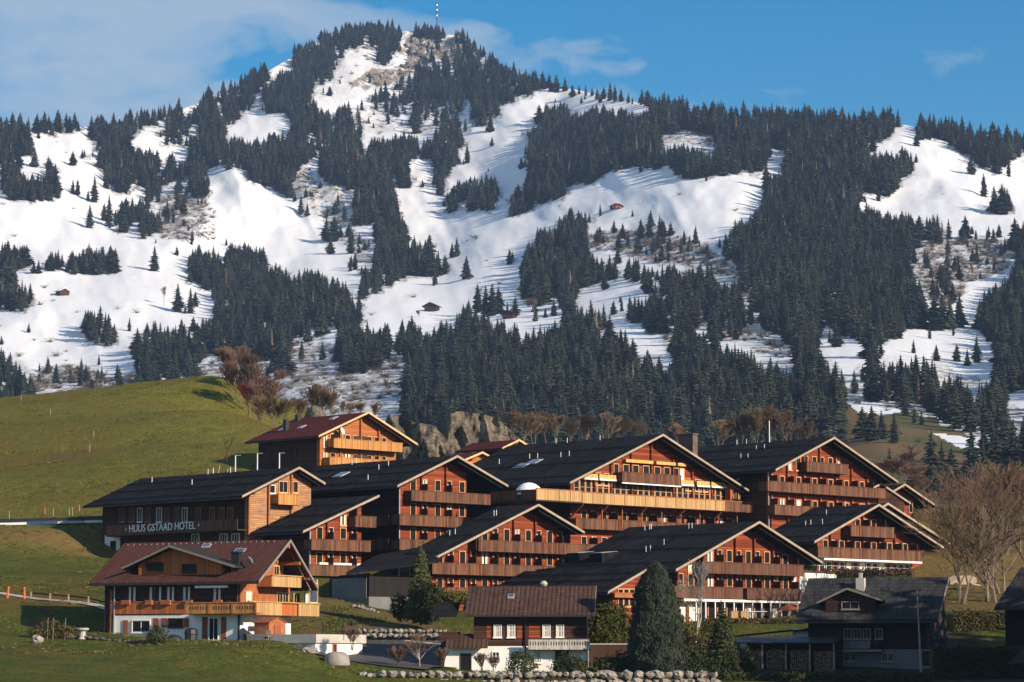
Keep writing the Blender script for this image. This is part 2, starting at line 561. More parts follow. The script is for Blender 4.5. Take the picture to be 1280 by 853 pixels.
def leafmat(name, c1, c2, scale=0.6, snow=0.0, rough=0.75, spec=0.1):
    m, t = mat(name)
    co = obj_co(t)
    oi = t.new('ShaderNodeObjectInfo')
    n = t.noise(co, scale, 3, 0.6)
    f = t.math('ADD', t.math('MULTIPLY', n, 0.7), t.math('MULTIPLY', oi.outputs['Random'], 0.55))
    c = t.mix(t.ramp(f, [(0.28, 0.0), (0.88, 1.0)]), c1, c2)
    if snow:
        wp = geo_co(t)
        ng = t.new('ShaderNodeNewGeometry')
        sn = t.noise(wp, 0.9, 2, 0.6)
        sz = t.new('ShaderNodeSeparateXYZ', i_Vector=wp)
        alt = t.ramp(t.math('DIVIDE', sz.outputs['Z'], 600.0), [(0.25, 0.35), (0.7, 1.0)])
        sf = t.math('MULTIPLY', t.ramp(sn, [(0.66, 0.0), (0.70, snow)]), alt)
        c = t.mix(sf, c, (0.6, 0.62, 0.65))
    t.out(c, rough, spec)
    return m


M['needles_far'] = leafmat('spruce_needles_far', (0.009, 0.017, 0.022), (0.050, 0.060, 0.040), 0.25, snow=0.8, spec=0.03)
M['needles'] = leafmat('spruce_needles', (0.014, 0.020, 0.010), (0.075, 0.085, 0.030), 0.8)
M['needles_blue'] = leafmat('dark_fir_needles', (0.016, 0.024, 0.018), (0.085, 0.10, 0.065), 0.9)
M['leaf_yellow'] = leafmat('yellow_green_leaves', (0.045, 0.052, 0.010), (0.15, 0.14, 0.028), 0.9)
M['leaf_dark'] = leafmat('dark_shrub_leaves', (0.018, 0.028, 0.010), (0.055, 0.065, 0.020), 0.9)
M['leaf_hedge'] = leafmat('brown_green_hedge_leaves', (0.04, 0.036, 0.012), (0.115, 0.088, 0.030), 0.9)
M['leaf_red'] = leafmat('red_berry_twigs', (0.11, 0.026, 0.022), (0.20, 0.05, 0.036), 0.9)
M['trunk'] = plain('spruce_bark', (0.07, 0.045, 0.03), 0.9, var=0.2)
M['bark_grey'] = plain('pale_grey_bark', (0.17, 0.135, 0.10), 0.9, var=0.2)
M['twig_brown'] = leafmat('brown_twigs', (0.085, 0.055, 0.033), (0.17, 0.112, 0.066), 0.4)
M['twig_red'] = leafmat('reddish_twigs', (0.080, 0.048, 0.036), (0.150, 0.090, 0.066), 0.4)
M['twig_grey'] = leafmat('grey_twigs', (0.08, 0.062, 0.045), (0.16, 0.125, 0.09), 0.4)
M['birch'] = plain('white_birch_bark', (0.38, 0.34, 0.29), 0.8, var=0.25)
# ================================================================ terrain
def tps_fit(X, y, lam=1e-3):
    X = np.array(X, float); y = np.array(y, float)
    sc = X.std(0).max()
    mu = X.mean(0)
    Z = (X - mu) / sc
    d2 = ((Z[:, None] - Z[None]) ** 2).sum(-1)
    K = 0.5 * d2 * np.log(d2 + 1e-12)
    n = len(Z)
    Pm = np.hstack([np.ones((n, 1)), Z])
    A = np.block([[K + lam * np.eye(n), Pm], [Pm.T, np.zeros((3, 3))]])
    c = np.linalg.solve(A, np.concatenate([y, np.zeros(3)]))

    def ev(Q):
        Q = (np.asarray(Q, float) - mu) / sc
        out = np.empty(len(Q))
        for i in range(0, len(Q), 20000):
            q = Q[i:i + 20000]
            d2 = ((q[:, None] - Z[None]) ** 2).sum(-1)
            out[i:i + 20000] = (0.5 * d2 * np.log(d2 + 1e-12)) @ c[:n] + c[n] + q @ c[n + 1:]
        return out
    return ev


def vnoise(x, y, seed=0):
    """numpy value noise"""
    xi, yi = np.floor(x).astype(int), np.floor(y).astype(int)
    fx, fy = x - xi, y - yi
    fx = fx * fx * (3 - 2 * fx); fy = fy * fy * (3 - 2 * fy)

    def h(a, b):
        n = (a * 374761393 + b * 668265263 + seed * 974634777) & 0x7fffffff
        n = ((n ^ (n >> 13)) * 1274126177) & 0x7fffffff
        return ((n ^ (n >> 16)) & 0xffff) / 32767.5 - 1
    return (h(xi, yi) * (1 - fx) + h(xi + 1, yi) * fx) * (1 - fy) + (h(xi, yi + 1) * (1 - fx) + h(xi + 1, yi + 1) * fx) * fy


def fbm(x, y, seed=0, octs=4, g=0.5):
    s, a = 0, 1.0
    for k in range(octs):
        s = s + a * vnoise(x, y, seed + k)
        x, y, a = x * 2.03 + 7.1, y * 2.03 + 3.3, a * g
    return s


def inpoly(u, v, poly):
    u = np.asarray(u, float); v = np.asarray(v, float)
    r = np.zeros(u.shape, bool)
    n = len(poly)
    for i in range(n):
        x1, y1 = poly[i]; x2, y2 = poly[(i + 1) % n]
        if y1 == y2: continue
        c = (y1 > v) != (y2 > v)
        r ^= c & (u < (x2 - x1) * (v - y1) / (y2 - y1) + x1)
    return r


# ---- near ground: heights at known spots (pixel column, pixel row, distance)
NG = []
for x in (-160, 0, 160):
    NG.append((x, -30, -1.75)); NG.append((x, 40, -1.7))
for spec in """
-400 866 120;100 866 120;640 867 120;1200 867 120;1700 867 120
-300 845 180;0 845 180;200 846 180;400 856 180;640 868 180;900 870 180;1280 868 180;1600 866 180
-300 812 238;0 812 238;150 813 236;240 812 236;330 817 236;390 840 236;450 852 236;640 857 236;900 857 236;1280 853 240;1600 848 240
150 804 249;250 804 249;330 803 249;380 806 252;140 804 266;200 804 262;300 803 257;250 800 268;340 800 262
430 835 240;500 833 244;560 836 243;500 803 264;420 823 252;460 822 254;450 797 266
600 841 248;700 841 248;850 842 250
480 791 268;550 792 268;420 775 274;420 752 286;480 766 284;545 780 280
640 800 285;700 790 285;400 745 300
930 838 262;1100 838 262;1200 838 262;1280 836 262;1500 845 250
1220 775 285;1190 770 288;1260 772 286
820 800 280;850 779 300;935 777 308;1000 775 317;900 776 292;1000 776 294;1050 748 315;1150 738 322;1240 740 310;1230 725 325
600 775 302;520 735 320;800 700 335;1000 665 352;1100 655 362;1200 690 370
-300 736 285;0 739 284;65 748 281;130 757 275;0 790 255;130 790 255
-300 700 312;0 700 312;60 693 320;0 672 330;60 668 334;130 697 332;200 697 326;300 697 318
-300 652 345;0 657 343;60 655 344;130 652 345;0 648 350;100 642 352
-300 600 395;0 592 395;-300 515 490;0 540 445;0 506 492;150 562 420;150 520 462;150 488 500
270 470 508;220 474 508;230 600 368;270 555 408;300 520 455;330 560 420;360 560 410;320 592 376;400 602 374;480 590 382
-300 560 600;0 555 600;150 550 605;270 560 600;400 600 560;360 585 470
640 625 560;900 645 560;1100 645 530;1280 660 520;1600 660 520
520 600 430;560 600 400;700 600 400;850 610 405;1000 615 400;1150 650 395;1280 690 370;1450 690 370;1280 735 325;1450 730 325
-300 640 720;200 640 720;640 660 720;1100 670 720;1600 670 720
""".replace('\n', ';').split(';'):
    if spec.strip():
        u, v, D = map(float, spec.split())
        p = P(u, v, D)
        NG.append((p.x, p.y, p.z))
NG = np.array(NG)
_near = tps_fit(NG[:, :2], NG[:, 2], 2e-4)


def gz(x, y):
    return float(_near([[x, y]])[0])


def gzs(xy):
    return _near(xy)


def ground_at(u, v, d0=60.0, d1=620.0):
    """first point where the ray through a pixel meets the near ground"""
    r = ray(u, v)
    ds = np.linspace(d0, d1, 400)
    xy = np.stack([r.x / r.y * ds, ds], 1)
    zz = gzs(xy)
    rz = r.z / r.y * ds
    hit = np.where(rz <= zz)[0]
    i = hit[0] if len(hit) else len(ds) - 1
    if i > 0:
        a, b = (rz - zz)[i - 1], (rz - zz)[i]
        k = a / (a - b) if a != b else 0
        D = ds[i - 1] + k * (ds[i] - ds[i - 1])
    else:
        D = ds[i]
    p = P(u, v, D)
    return Vector((p.x, p.y, gz(p.x, p.y)))


# near ground mesh, finer where the picture sees it
ys = np.concatenate([np.arange(-40, 110, 6.0), np.arange(110, 225, 2.0), np.arange(225, 350, 1.0), np.arange(350, 520, 1.6), np.arange(520, 725, 5.0)])
xs = np.concatenate([np.arange(-230, -80, 6.0), np.arange(-80, 80, 1.0), np.arange(80, 231, 6.0)])
GX, GY = np.meshgrid(xs, ys)
GZ = gzs(np.stack([GX.ravel(), GY.ravel()], 1)).reshape(GX.shape)
amp = np.clip((GY - 60) / 120, 0.1, 1)
GZ = GZ + amp * (0.10 * fbm(GX / 7, GY / 7, 3) + 0.05 * fbm(GX / 1.9, GY / 1.9, 9, 2))
hillm = np.clip((GY - 350) / 40, 0, 1) * np.clip((-GX - 10) / 20, 0, 1)
GZ += hillm * 0.22 * fbm(GX / 14, GY / 3.0, 21, 3)


def gridmesh(name, X, Y, Z, material, smooth=True):
    ny, nx = X.shape
    me = bpy.data.meshes.new(name)
    co = np.stack([X, Y, Z], -1).reshape(-1, 3).astype(np.float32)
    idx = np.arange(ny * nx).reshape(ny, nx)
    q = np.stack([idx[:-1, :-1], idx[:-1, 1:], idx[1:, 1:], idx[1:, :-1]], -1).reshape(-1, 4)
    me.vertices.add(len(co)); me.vertices.foreach_set('co', co.ravel())
    me.loops.add(q.size); me.loops.foreach_set('vertex_index', q.ravel().astype(np.int32))
    me.polygons.add(len(q)); me.polygons.foreach_set('loop_start', np.arange(0, q.size, 4, dtype=np.int32))
    me.polygons.foreach_set('loop_total', np.full(len(q), 4, np.int32))
    if smooth: me.polygons.foreach_set('use_smooth', np.ones(len(q), bool))
    me.materials.append(material)
    me.update(); me.validate()
    o = bpy.data.objects.new(name, me)
    COL.objects.link(o)
    return o


def vcol(me, name, arr):
    a = me.attributes.new(name, 'FLOAT_COLOR', 'POINT')
    a.data.foreach_set('color', arr.astype(np.float32).ravel())


def projs(X, Y, Z):
    f = Y * _cp + Z * _sp
    up = -Y * _sp + Z * _cp
    return CX + FPX * X / f, CY - FPX * up / f


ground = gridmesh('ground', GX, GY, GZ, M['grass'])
tag(ground, kind='structure')
U_, V_ = projs(GX, np.maximum(GY, 20), GZ)
z = np.zeros((GX.size, 4)); z[:, 3] = 1
gx, gy = GX.ravel(), GY.ravel()
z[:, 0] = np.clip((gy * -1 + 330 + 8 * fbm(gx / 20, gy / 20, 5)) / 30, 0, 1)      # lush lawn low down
bank = np.clip(1 - np.abs(gy - 333) / 9, 0, 1) * (gx < -38) * 0.9                    # brown verge under the road
bank2 = np.clip(1 - np.abs(gy - 280) / 6, 0, 1) * (gx < -44) * 0.4
bank2 = np.maximum(bank2, np.clip((gx + 23) / 4, 0, 1) * np.clip((-5 - gx) / 4, 0, 1) * np.clip((gy - 266) / 2, 0, 1) * np.clip((290 - gy) / 4, 0, 1) * .6)
bank2 = np.maximum(bank2, np.clip((gx - 40) / 8, 0, 1) * np.clip((gy - 284) / 6, 0, 1) * 0.9)
bank2 = np.maximum(bank2, np.clip((gx + 5) / 10, 0, 1) * np.clip((gy - 330) / 15, 0, 1) * 0.8)
z[:, 1] = np.maximum(bank, bank2)
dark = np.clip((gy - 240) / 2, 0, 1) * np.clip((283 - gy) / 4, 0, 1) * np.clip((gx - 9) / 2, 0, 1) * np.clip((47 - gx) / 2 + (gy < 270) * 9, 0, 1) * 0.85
z[:, 2] = dark  # dark undergrowth, with the shadows between the bushes put into its colour
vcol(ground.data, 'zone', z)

# one wide sheet under everything, out to the horizon
m, t = mat('valley_floor')
t.out(t.mix(t.noise(geo_co(t), 0.02, 4, 0.6), (0.05, 0.06, 0.02), (0.11, 0.10, 0.04)), 0.9, 0.1)
vf = MB().add([(-16000, -12000, -14), (16000, -12000, -14), (16000, 20000, -14), (-16000, 20000, -14)], [(0, 1, 2, 3)]).build('valley_floor', m)
tag(vf, kind='structure')

# ---- mountain: distance of the slope behind every pixel of the photograph
MD = [tuple(map(float, s.split())) for s in """
-400 170 2700;0 160 2700;0 230 2480;0 300 2250;0 380 2020;0 450 1780;0 560 1450;-400 450 1780;-400 300 2250
200 150 2900;200 225 2620;200 300 2330;200 380 2020;200 450 1740;200 560 1380
300 105 3080;300 215 2600;340 300 2420;400 45 3300;400 150 2880;420 240 2560;400 300 2400;400 360 2060;400 420 1780;400 520 1340;400 620 1040
480 38 3340;560 38 3350;560 95 3080;560 150 2860;560 230 2560;560 300 2320;560 350 2080;560 400 1820;560 450 1540;560 500 1320;560 620 960
640 90 3000;700 112 2880;700 160 2650;700 200 2480;700 255 2300;700 300 2120;700 350 1900;700 400 1680;700 500 1260;700 620 900
800 128 2640;800 210 2260;800 290 2020;800 370 1720;800 440 1460;800 550 1080;900 148 2420;900 220 2130;900 300 1900;900 360 1700;900 420 1500;900 500 1220;900 620 860
1000 150 2360;1000 220 2120;1100 160 2300;1100 250 2020;1100 350 1700;1100 420 1450;1100 470 1250;1100 520 1060;1100 560 900;1100 620 740
1200 172 2280;1200 240 2040;1200 300 1850;1200 370 1640;1200 420 1450;1200 500 1180;1200 560 900;1200 620 720
1280 190 2260;1280 300 1840;1280 400 1500;1280 500 1150;1280 620 720;1700 190 2260;1700 400 1500;1700 620 720
0 680 900;400 700 720;800 700 640;1100 700 560;1280 700 540;1700 700 540
""".replace('\n', ';').split(';') if s.strip()]
MD = np.array(MD)
_md = tps_fit(MD[:, :2], np.log(MD[:, 2]), 3e-4)
SKY_V = np.array([(-600, 178), (-100, 168), (0, 163), (60, 160), (130, 158), (160, 152), (200, 147), (250, 128), (300, 108), (340, 86), (400, 50), (440, 38), (480, 38), (530, 38), (575, 45), (600, 68), (650, 100), (690, 110), (720, 113), (800, 129), (850, 143), (900, 150), (950, 152), (1000, 152), (1080, 162), (1120, 158), (1130, 157), (1160, 164), (1200, 170), (1280, 184), (1700, 205)], float)


def sky_v(u):
    return np.clip(np.abs(np.asarray(u, float) - 640) - 1100, 0, 900) * .10 + np.interp(u, SKY_V[:, 0], SKY_V[:, 1]) + 1.2 * fbm(np.asarray(u, float) / 23, np.asarray(u, float) * 0, 77, 3)


def mdist(u, v):
    u = np.asarray(u, float); v = np.asarray(v, float)
    D = np.exp(_md(np.stack([np.clip(u.ravel(), -450, 1750), v.ravel()], 1))).reshape(u.shape)
    # folds and gullies, metres along the line of sight
    f = 44 * fbm(u / 110 + v / 240, v / 75, 11, 3, 0.45) + 8 * np.abs(fbm(u / 45 - v / 110, v / 80, 31, 3, 0.5)) + 2.0 * fbm(u / 14, v / 12, 41, 2, 0.5)
    k = np.clip((D - 1150) / 1300, 0.03, 1)
    k = k * np.clip((v - sky_v(u)) / 25 + 0.15, 0.15, 1)
    return D + f * k


mu = np.arange(-900, 2181, 2.5)
MU, MT = np.meshgrid(mu, np.linspace(0, 1, 300))
MV = sky_v(MU) * (1 - MT) + 712 * MT
MDD = mdist(MU, MV)
for i in range(MDD.shape[0] - 2, -1, -1):          # keep the slope rising away from the viewer
    MDD[i] = np.maximum(MDD[i], MDD[i + 1] + 0.4)
a = (MU - CX) / FPX; b = (CY - MV) / FPX
ry, rz = _cp - b * _sp, _sp + b * _cp
MX, MY, MZ = a / ry * MDD, MDD, rz / ry * MDD
# the far side falls away behind the crest
back = []
for k, (dy, dz) in enumerate(((700, -420), (300, -130), (120, -40), (40, -9))):
    back.append((MX[0] * (1 + dy / MY[0]), MY[0] + dy, MZ[0] + dz))
MXa = np.vstack([np.stack([q[0] for q in back]), MX]); MYa = np.vstack([np.stack([q[1] for q in back]), MY]); MZa = np.vstack([np.stack([q[2] for q in back]), MZ])
mountain = gridmesh('mountain', MXa[::-1], MYa[::-1], MZa[::-1], M['mountain'])
tag(mountain, kind='structure')

# ---- open ground seen between the forests, as outlines in the photograph
SNOW = {
 'west_pasture': [(-300,205),(0,205),(25,203),(37,188),(40,171),(75,169),(104,160),(108,162),(100,193),(121,195),(121,215),(128,232),(148,244),(150,292),(175,298),(205,302),(212,300),(222,306),(232,302),(245,306),(240,312),(228,318),(228,348),(245,362),(262,368),(270,370),(268,385),(262,395),(245,395),(240,400),(220,402),(185,405),(170,410),(167,425),(168,445),(166,470),(140,475),(115,462),(90,455),(60,462),(45,470),(20,445),(0,430),(-300,430)],
 'mid_pasture': [(259,209),(280,213),(303,219),(330,228),(353,242),(372,250),(385,262),(400,275),(412,290),(425,310),(440,322),(450,330),(445,338),(455,355),(440,365),(432,358),(424,348),(401,344),(380,335),(350,327),(334,312),(310,305),(300,302),(290,303),(283,320),(270,312),(248,308),(240,306),(228,300),(210,300),(210,290),(230,290),(245,280),(262,268),(265,255),(250,250),(268,246),(272,240),(262,225)],
 'gully': [(365,228),(388,205),(392,222),(410,228),(440,245),(445,262),(440,285),(452,300),(468,322),(463,335),(452,328),(440,315),(425,300),(412,285),(400,270),(385,258),(370,248)],
 'upper_gap': [(300,143),(318,137),(335,140),(358,146),(364,158),(355,163),(345,158),(335,168),(325,163),(315,168),(303,172),(300,160)],
 'upper_gap_west': [(165,170),(178,160),(198,162),(200,178),(222,178),(238,192),(235,200),(220,190),(205,185),(190,185),(175,186),(165,180)],
 'couloir': [(475,42),(462,56),(440,66),(428,71),(420,90),(418,101),(405,112),(392,113),(400,125),(414,135),(425,132),(445,125),(470,108),(475,104),(495,97),(519,87),(525,85),(510,80),(490,84),(485,84),(473,81),(475,60)],
 'summit_east': [(500,50),(515,53),(570,52),(577,56),(575,64),(555,62),(545,50),(528,60),(522,82),(512,78),(505,82),(490,82),(490,68),(503,64)],
 'summit_west_gap': [(338,95),(350,78),(364,68),(364,80),(350,95),(340,100)],
 'mid_gap': [(450,147),(468,136),(475,145),(495,138),(500,155),(512,152),(520,160),(545,155),(540,166),(520,168),(500,165),(480,170),(455,165)],
 'mid_gap_low': [(500,204),(545,202),(550,210),(535,214),(520,221),(505,214)],
 'east_gap_small': [(575,130),(585,128),(590,140),(580,150),(572,145)],
 'piste': [(643,128),(660,118),(685,112),(705,108),(730,118),(770,122),(800,128),(815,130),(825,138),(780,138),(745,130),(728,140),(710,135),(705,128),(680,135),(670,150),(665,165),(662,180),(660,205),(655,225),(640,232),(633,238),(633,270),(645,273),(675,260),(700,250),(740,225),(780,215),(800,212),(825,213),(840,208),(850,225),(865,228),(895,222),(925,220),(958,212),(960,190),(975,185),(981,188),(975,210),(965,225),(958,245),(945,258),(918,280),(900,292),(897,310),(890,300),(870,290),(845,278),(830,268),(818,262),(800,285),(790,280),(765,285),(755,275),(740,268),(715,258),(695,270),(690,280),(668,285),(655,300),(650,320),(650,350),(655,372),(668,380),(680,385),(690,378),(700,395),(690,405),(660,408),(640,400),(628,392),(610,392),(595,388),(590,380),(570,385),(565,400),(540,405),(520,400),(490,405),(480,410),(460,400),(440,405),(400,420),(375,428),(362,425),(400,410),(445,398),(462,380),(465,368),(490,360),(510,350),(540,345),(560,340),(572,328),(560,318),(545,310),(535,295),(520,290),(505,285),(497,270),(505,258),(497,245),(502,235),(535,230),(545,238),(555,255),(560,268),(580,265),(610,262),(624,255),(624,222),(610,215),(590,218),(570,222),(555,232),(553,222),(568,212),(580,200),(590,185),(580,170),(570,175),(590,165),(605,155),(620,148),(632,140)],
 'scrub_knoll': [(735,295),(760,288),(800,290),(830,295),(860,300),(885,310),(900,320),(925,335),(958,355),(955,365),(930,345),(900,345),(880,330),(850,330),(820,330),(780,318),(740,312)],
 'knoll_foot': [(712,362),(740,355),(765,352),(800,352),(828,360),(825,370),(800,368),(785,372),(780,385),(775,400),(765,395),(755,380),(745,385),(735,375),(715,380)],
 'diagonal': [(830,392),(850,398),(865,398),(880,405),(900,412),(930,415),(935,395),(945,415),(960,420),(975,425),(990,432),(995,440),(992,465),(985,455),(965,445),(930,438),(920,432),(905,425),(895,418),(880,412),(855,408),(838,405),(842,430),(850,445),(835,445),(828,420)],
 'diagonal_low': [(765,398),(775,395),(785,405),(800,412),(820,420),(835,440),(845,455),(830,450),(815,440),(790,425),(770,412)],
 'east_steps': [(1022,428),(1032,425),(1045,410),(1060,420),(1075,428),(1100,438),(1110,430),(1125,422),(1140,415),(1160,412),(1185,410),(1215,408),(1232,412),(1247,435),(1248,475),(1240,480),(1225,470),(1205,470),(1190,460),(1175,455),(1155,448),(1140,445),(1125,440),(1110,445),(1090,450),(1075,455),(1065,465),(1052,468),(1050,455),(1035,450)],
 'east_scrub': [(1125,335),(1145,320),(1160,300),(1180,300),(1200,300),(1230,298),(1270,300),(1275,315),(1262,330),(1250,345),(1240,345),(1225,350),(1205,355),(1200,375),(1185,385),(1165,385),(1160,370),(1150,355),(1140,345)],
 'east_snow': [(1155,372),(1185,372),(1200,358),(1225,348),(1250,345),(1245,355),(1225,365),(1215,380),(1212,408),(1180,408),(1160,395)],
 'east_piste': [(1068,182),(1090,180),(1118,174),(1129,166),(1131,150),(1143,150),(1146,172),(1186,185),(1207,198),(1225,208),(1255,218),(1262,205),(1280,192),(1580,200),(1580,285),(1280,280),(1262,290),(1240,298),(1215,296),(1180,292),(1160,285),(1150,270),(1140,265),(1100,262),(1085,258),(1072,250),(1078,240),(1115,240),(1125,232),(1140,222),(1140,200),(1135,185),(1118,192),(1100,186),(1080,186),(1066,186)],
 'east_knob': [(824,168),(845,162),(865,165),(890,162),(895,172),(885,188),(878,190),(865,180),(845,178),(828,182)],
 'low_scrub': [(340,455),(358,432),(375,428),(410,430),(420,440),(425,465),(460,470),(480,450),(490,440),(500,450),(505,470),(508,485),(500,500),(470,510),(430,520),(380,540),(300,540),(250,480),(235,470),(255,455),(300,445)],
 'west_scrub': [(45,470),(60,462),(90,455),(115,462),(140,475),(166,470),(168,480),(150,485),(60,492),(40,490)],
 'meadow': [(1053,505),(1075,500),(1100,505),(1140,515),(1170,525),(1200,540),(1230,548),(1232,560),(1210,575),(1190,600),(1200,640),(1170,660),(1100,640),(1040,590),(1050,555)],
 'east_edge': [(1255,497),(1280,494),(1580,494),(1580,508),(1280,510),(1262,508)],
}
CLUMP = [[(2,208),(20,206),(37,218),(55,215),(60,195),(73,208),(72,252),(47,254),(13,250),(2,242)],
 [(-40,302),(2,302),(15,299),(28,307),(33,303),(37,340),(-40,343)],
 [(55,322),(68,308),(85,318),(97,307),(110,305),(125,312),(135,303),(148,315),(150,343),(100,344),(57,340)],
 [(-40,347),(15,346),(38,355),(40,385),(25,390),(-40,389)],
 [(97,402),(108,385),(125,383),(138,395),(148,400),(148,430),(130,435),(105,420)],
 [(473,39),(502,44),(503,64),(487,67),(485,84),(473,81)],
 [(1155,270),(1178,265),(1180,300),(1157,305)],
 [(1240,258),(1256,235),(1268,240),(1264,266),(1246,268)],
 [(425,402),(475,402),(476,462),(440,468),(424,455)],
 [(292,405),(362,410),(362,470),(330,475),(300,465)]]
SCRUBZ = {'gully': .75, 'scrub_knoll': 1.0, 'east_scrub': 1.0, 'low_scrub': .85, 'west_scrub': .95, 'east_knob': .8, 'diagonal': .45, 'couloir': .3, 'mid_gap': .4}
mzu, mzv = MU.ravel(), MV.ravel()
wob = 3.5 * fbm(mzu / 9, mzv / 9, 61, 2); wob2 = 3.0 * fbm(mzu / 9, mzv / 9, 62, 2)
openm = np.zeros(mzu.shape, bool)
zone = np.zeros((mzu.size, 4)); zone[:, 3] = 1
for k, poly in SNOW.items():
    ins = inpoly(mzu + wob, mzv + wob2, poly)
    openm |= ins
    if k in SCRUBZ: zone[ins, 1] = SCRUBZ[k]
for poly in CLUMP: openm &= ~inpoly(mzu, mzv, poly)
zone[:, 0] = ~openm
# broken scrubby ground around the west knoll between pasture and forest
for poly, k in (([(200,245),(250,248),(265,262),(245,300),(200,300)], .9), ([(860,330),(960,360),(950,430),(840,400)], .6)):
    ins = inpoly(mzu + wob, mzv + wob2, poly); zone[ins, 1] = k; zone[ins, 0] *= 0.5
rockp = inpoly(mzu + wob, mzv + wob2, [(508,44),(520,42),(572,38),(585,60),(560,75),(530,85),(505,92),(500,70)]) | inpoly(mzu + wob, mzv + wob2, [(435,100),(470,84),(500,84),(520,88),(470,112),(440,112)]) | inpoly(mzu + wob, mzv + wob2, [(640,85),(655,84),(660,98),(645,102)])
zone[rockp, 2] = 1; zone[rockp, 0] = 0
mead = inpoly(mzu + wob, mzv + wob2, SNOW['meadow']).astype(float)
mead = np.maximum(mead * 0.9, np.clip((mzv - 560 + wob * 3) / 30, 0, 1))
mead[inpoly(mzu + wob, mzv, [(1060,505),(1100,503),(1130,515),(1100,520),(1070,515)]) | inpoly(mzu + wob, mzv, [(1160,540),(1225,548),(1230,562),(1200,560)])] = 0.25
nb = 4 * mu.size
full = np.zeros((nb + mzu.size, 4)); full[:, 3] = 1; full[:nb, 0] = .3
zz = zone.reshape(MU.shape[0], MU.shape[1], 4); mm = mead.reshape(MU.shape)
zone_rest = zone.copy()
allz = np.vstack([full[:nb].reshape(4, -1, 4), zz])[::-1].reshape(-1, 4)
allm = np.vstack([np.zeros((4, mu.size)), mm])[::-1].ravel()
vcol(mountain.data, 'zone', allz)
am_ = mountain.data.attributes.new('meadow', 'FLOAT', 'POINT'); am_.data.foreach_set('value', allm.astype(np.float32))
# lookup of the finished slope distance per pixel
_tv = np.linspace(0, 1, 300)


def mpoint(u, v):
    fi = (np.clip(u, -899, 2176) + 900) / 2.5
    i = int(fi); fu = fi - i
    sv = MV[0, i] * (1 - fu) + MV[0, i + 1] * fu
    tt = min(max((v - sv) / (712 - sv), 0), 1) * 299
    j = min(int(tt), 298); fv = tt - j
    def bl(A):
        return (A[j, i] * (1 - fu) + A[j, i + 1] * fu) * (1 - fv) + (A[j + 1, i] * (1 - fu) + A[j + 1, i + 1] * fu) * fv
    return Vector((bl(MX), bl(MY), bl(MZ)))


# cloud-side haze box is added at the very end
# ================================================================ trees
def spruce_crown(seed, layers=13, boughs=9, rad=0.17, droop=0.35, base=0.05, ragged=0.42):
    """crown of a conifer of height 1: whorls of drooping folded boughs round a dark core"""
    r_ = random.Random(seed)
    m = MB()
    core = [(rad * 0.42, base), (rad * 0.36, 0.3), (rad * 0.2, 0.65), (0.003, 0.97)]
    m.lathe(core, 6)
    for k in range(layers):
        t = k / (layers - 1)
        z = base + (0.985 - base) * (t ** 0.92)
        rr = rad * ((1 - t) ** 0.74) * (0.75 + 0.25 * min(1, t * 5)) * r_.uniform(.80, 1.16) + 0.006
        nb = max(4, int(boughs * (1 - 0.45 * t)))
        ph = r_.random() * 6.28
        for b in range(nb):
            an = ph + 6.283 * (b + r_.uniform(-.3, .3)) / nb
            L = rr * r_.uniform(1 - ragged, 1 + ragged * 0.7)
            w = L * r_.uniform(0.24, 0.40) + 0.004
            dz = -droop * L * r_.uniform(0.6, 1.3)
            z0 = z + r_.uniform(-.01, .01)
            c, s = math.cos(an), math.sin(an)

            def pt(rad_, side, zz): return (c * rad_ - s * side, s * rad_ + c * side, zz)
            vs = [pt(0.0, 0, z0 + 0.22 * L), pt(L * 0.62, w, z0 + dz * 0.75), pt(L, 0, z0 + dz * 0.8), pt(L * 0.62, -w, z0 + dz * 0.75), pt(L * 0.6, 0, z0 + dz * 0.15), pt(L * 0.25, w * 0.8, z0 + dz * 0.5), pt(L * 0.25, -w * 0.8, z0 + dz * 0.5)]
            m.add(vs, [(0, 5, 4), (5, 1, 4), (1, 2, 4), (4, 2, 3), (4, 3, 6), (0, 4, 6)])
    return m


SPR = [spruce_crown(10 + i, 17 + i % 3, 11, rad, dr).mesh('spruce_crown', M['needles_far']) for i, (rad, dr) in enumerate(((.165, .5), (.20, .45), (.145, .6), (.235, .4), (.18, .7), (.12, .5), (.21, .3), (.155, .35)))]
for sd_, (ly, bg2, rd) in enumerate(((10, 5, .15), (9, 6, .13))):
    SPR.append(spruce_crown(60 + sd_, ly, bg2, rd, .3, .15, .6).mesh('spruce_crown', M['twig_grey']))
SPT = MB().tube((0, 0, -0.05), (0, 0, 0.35), 0.012, 0.008, 5).mesh('spruce_trunk', M['trunk'])

forest_r = random.Random(99)


def h_at(D, v):
    base = 16.0 if v > 140 else 12.5 + (v - 30) * 0.032
    return base


def open_at(u, v):
    return any(bool(inpoly([u], [v], poly)[0]) for poly in SNOW_L) and not any(bool(inpoly([u], [v], poly)[0]) for poly in CLUMP)


SNOW_L = list(SNOW.values())


def openmask(u, v):
    u = np.asarray(u, float); v = np.asarray(v, float)
    u0, v0 = u, v
    u, v = u + 7 * fbm(u / 21, v / 15, 81, 3), v + 5 * fbm(u / 21, v / 15, 85, 3)
    o = (fbm(u / 17, v / 9, 91, 3) > np.where((u > 90) & (u < 640) & (v < 300), np.where((u < 330) & (v > 120), .52, .68), 1.0)) & (v < 430)
    for poly in SNOW_L: o |= inpoly(u, v, poly)
    for poly in CLUMP: o &= ~inpoly(u0, v0, poly)
    return o


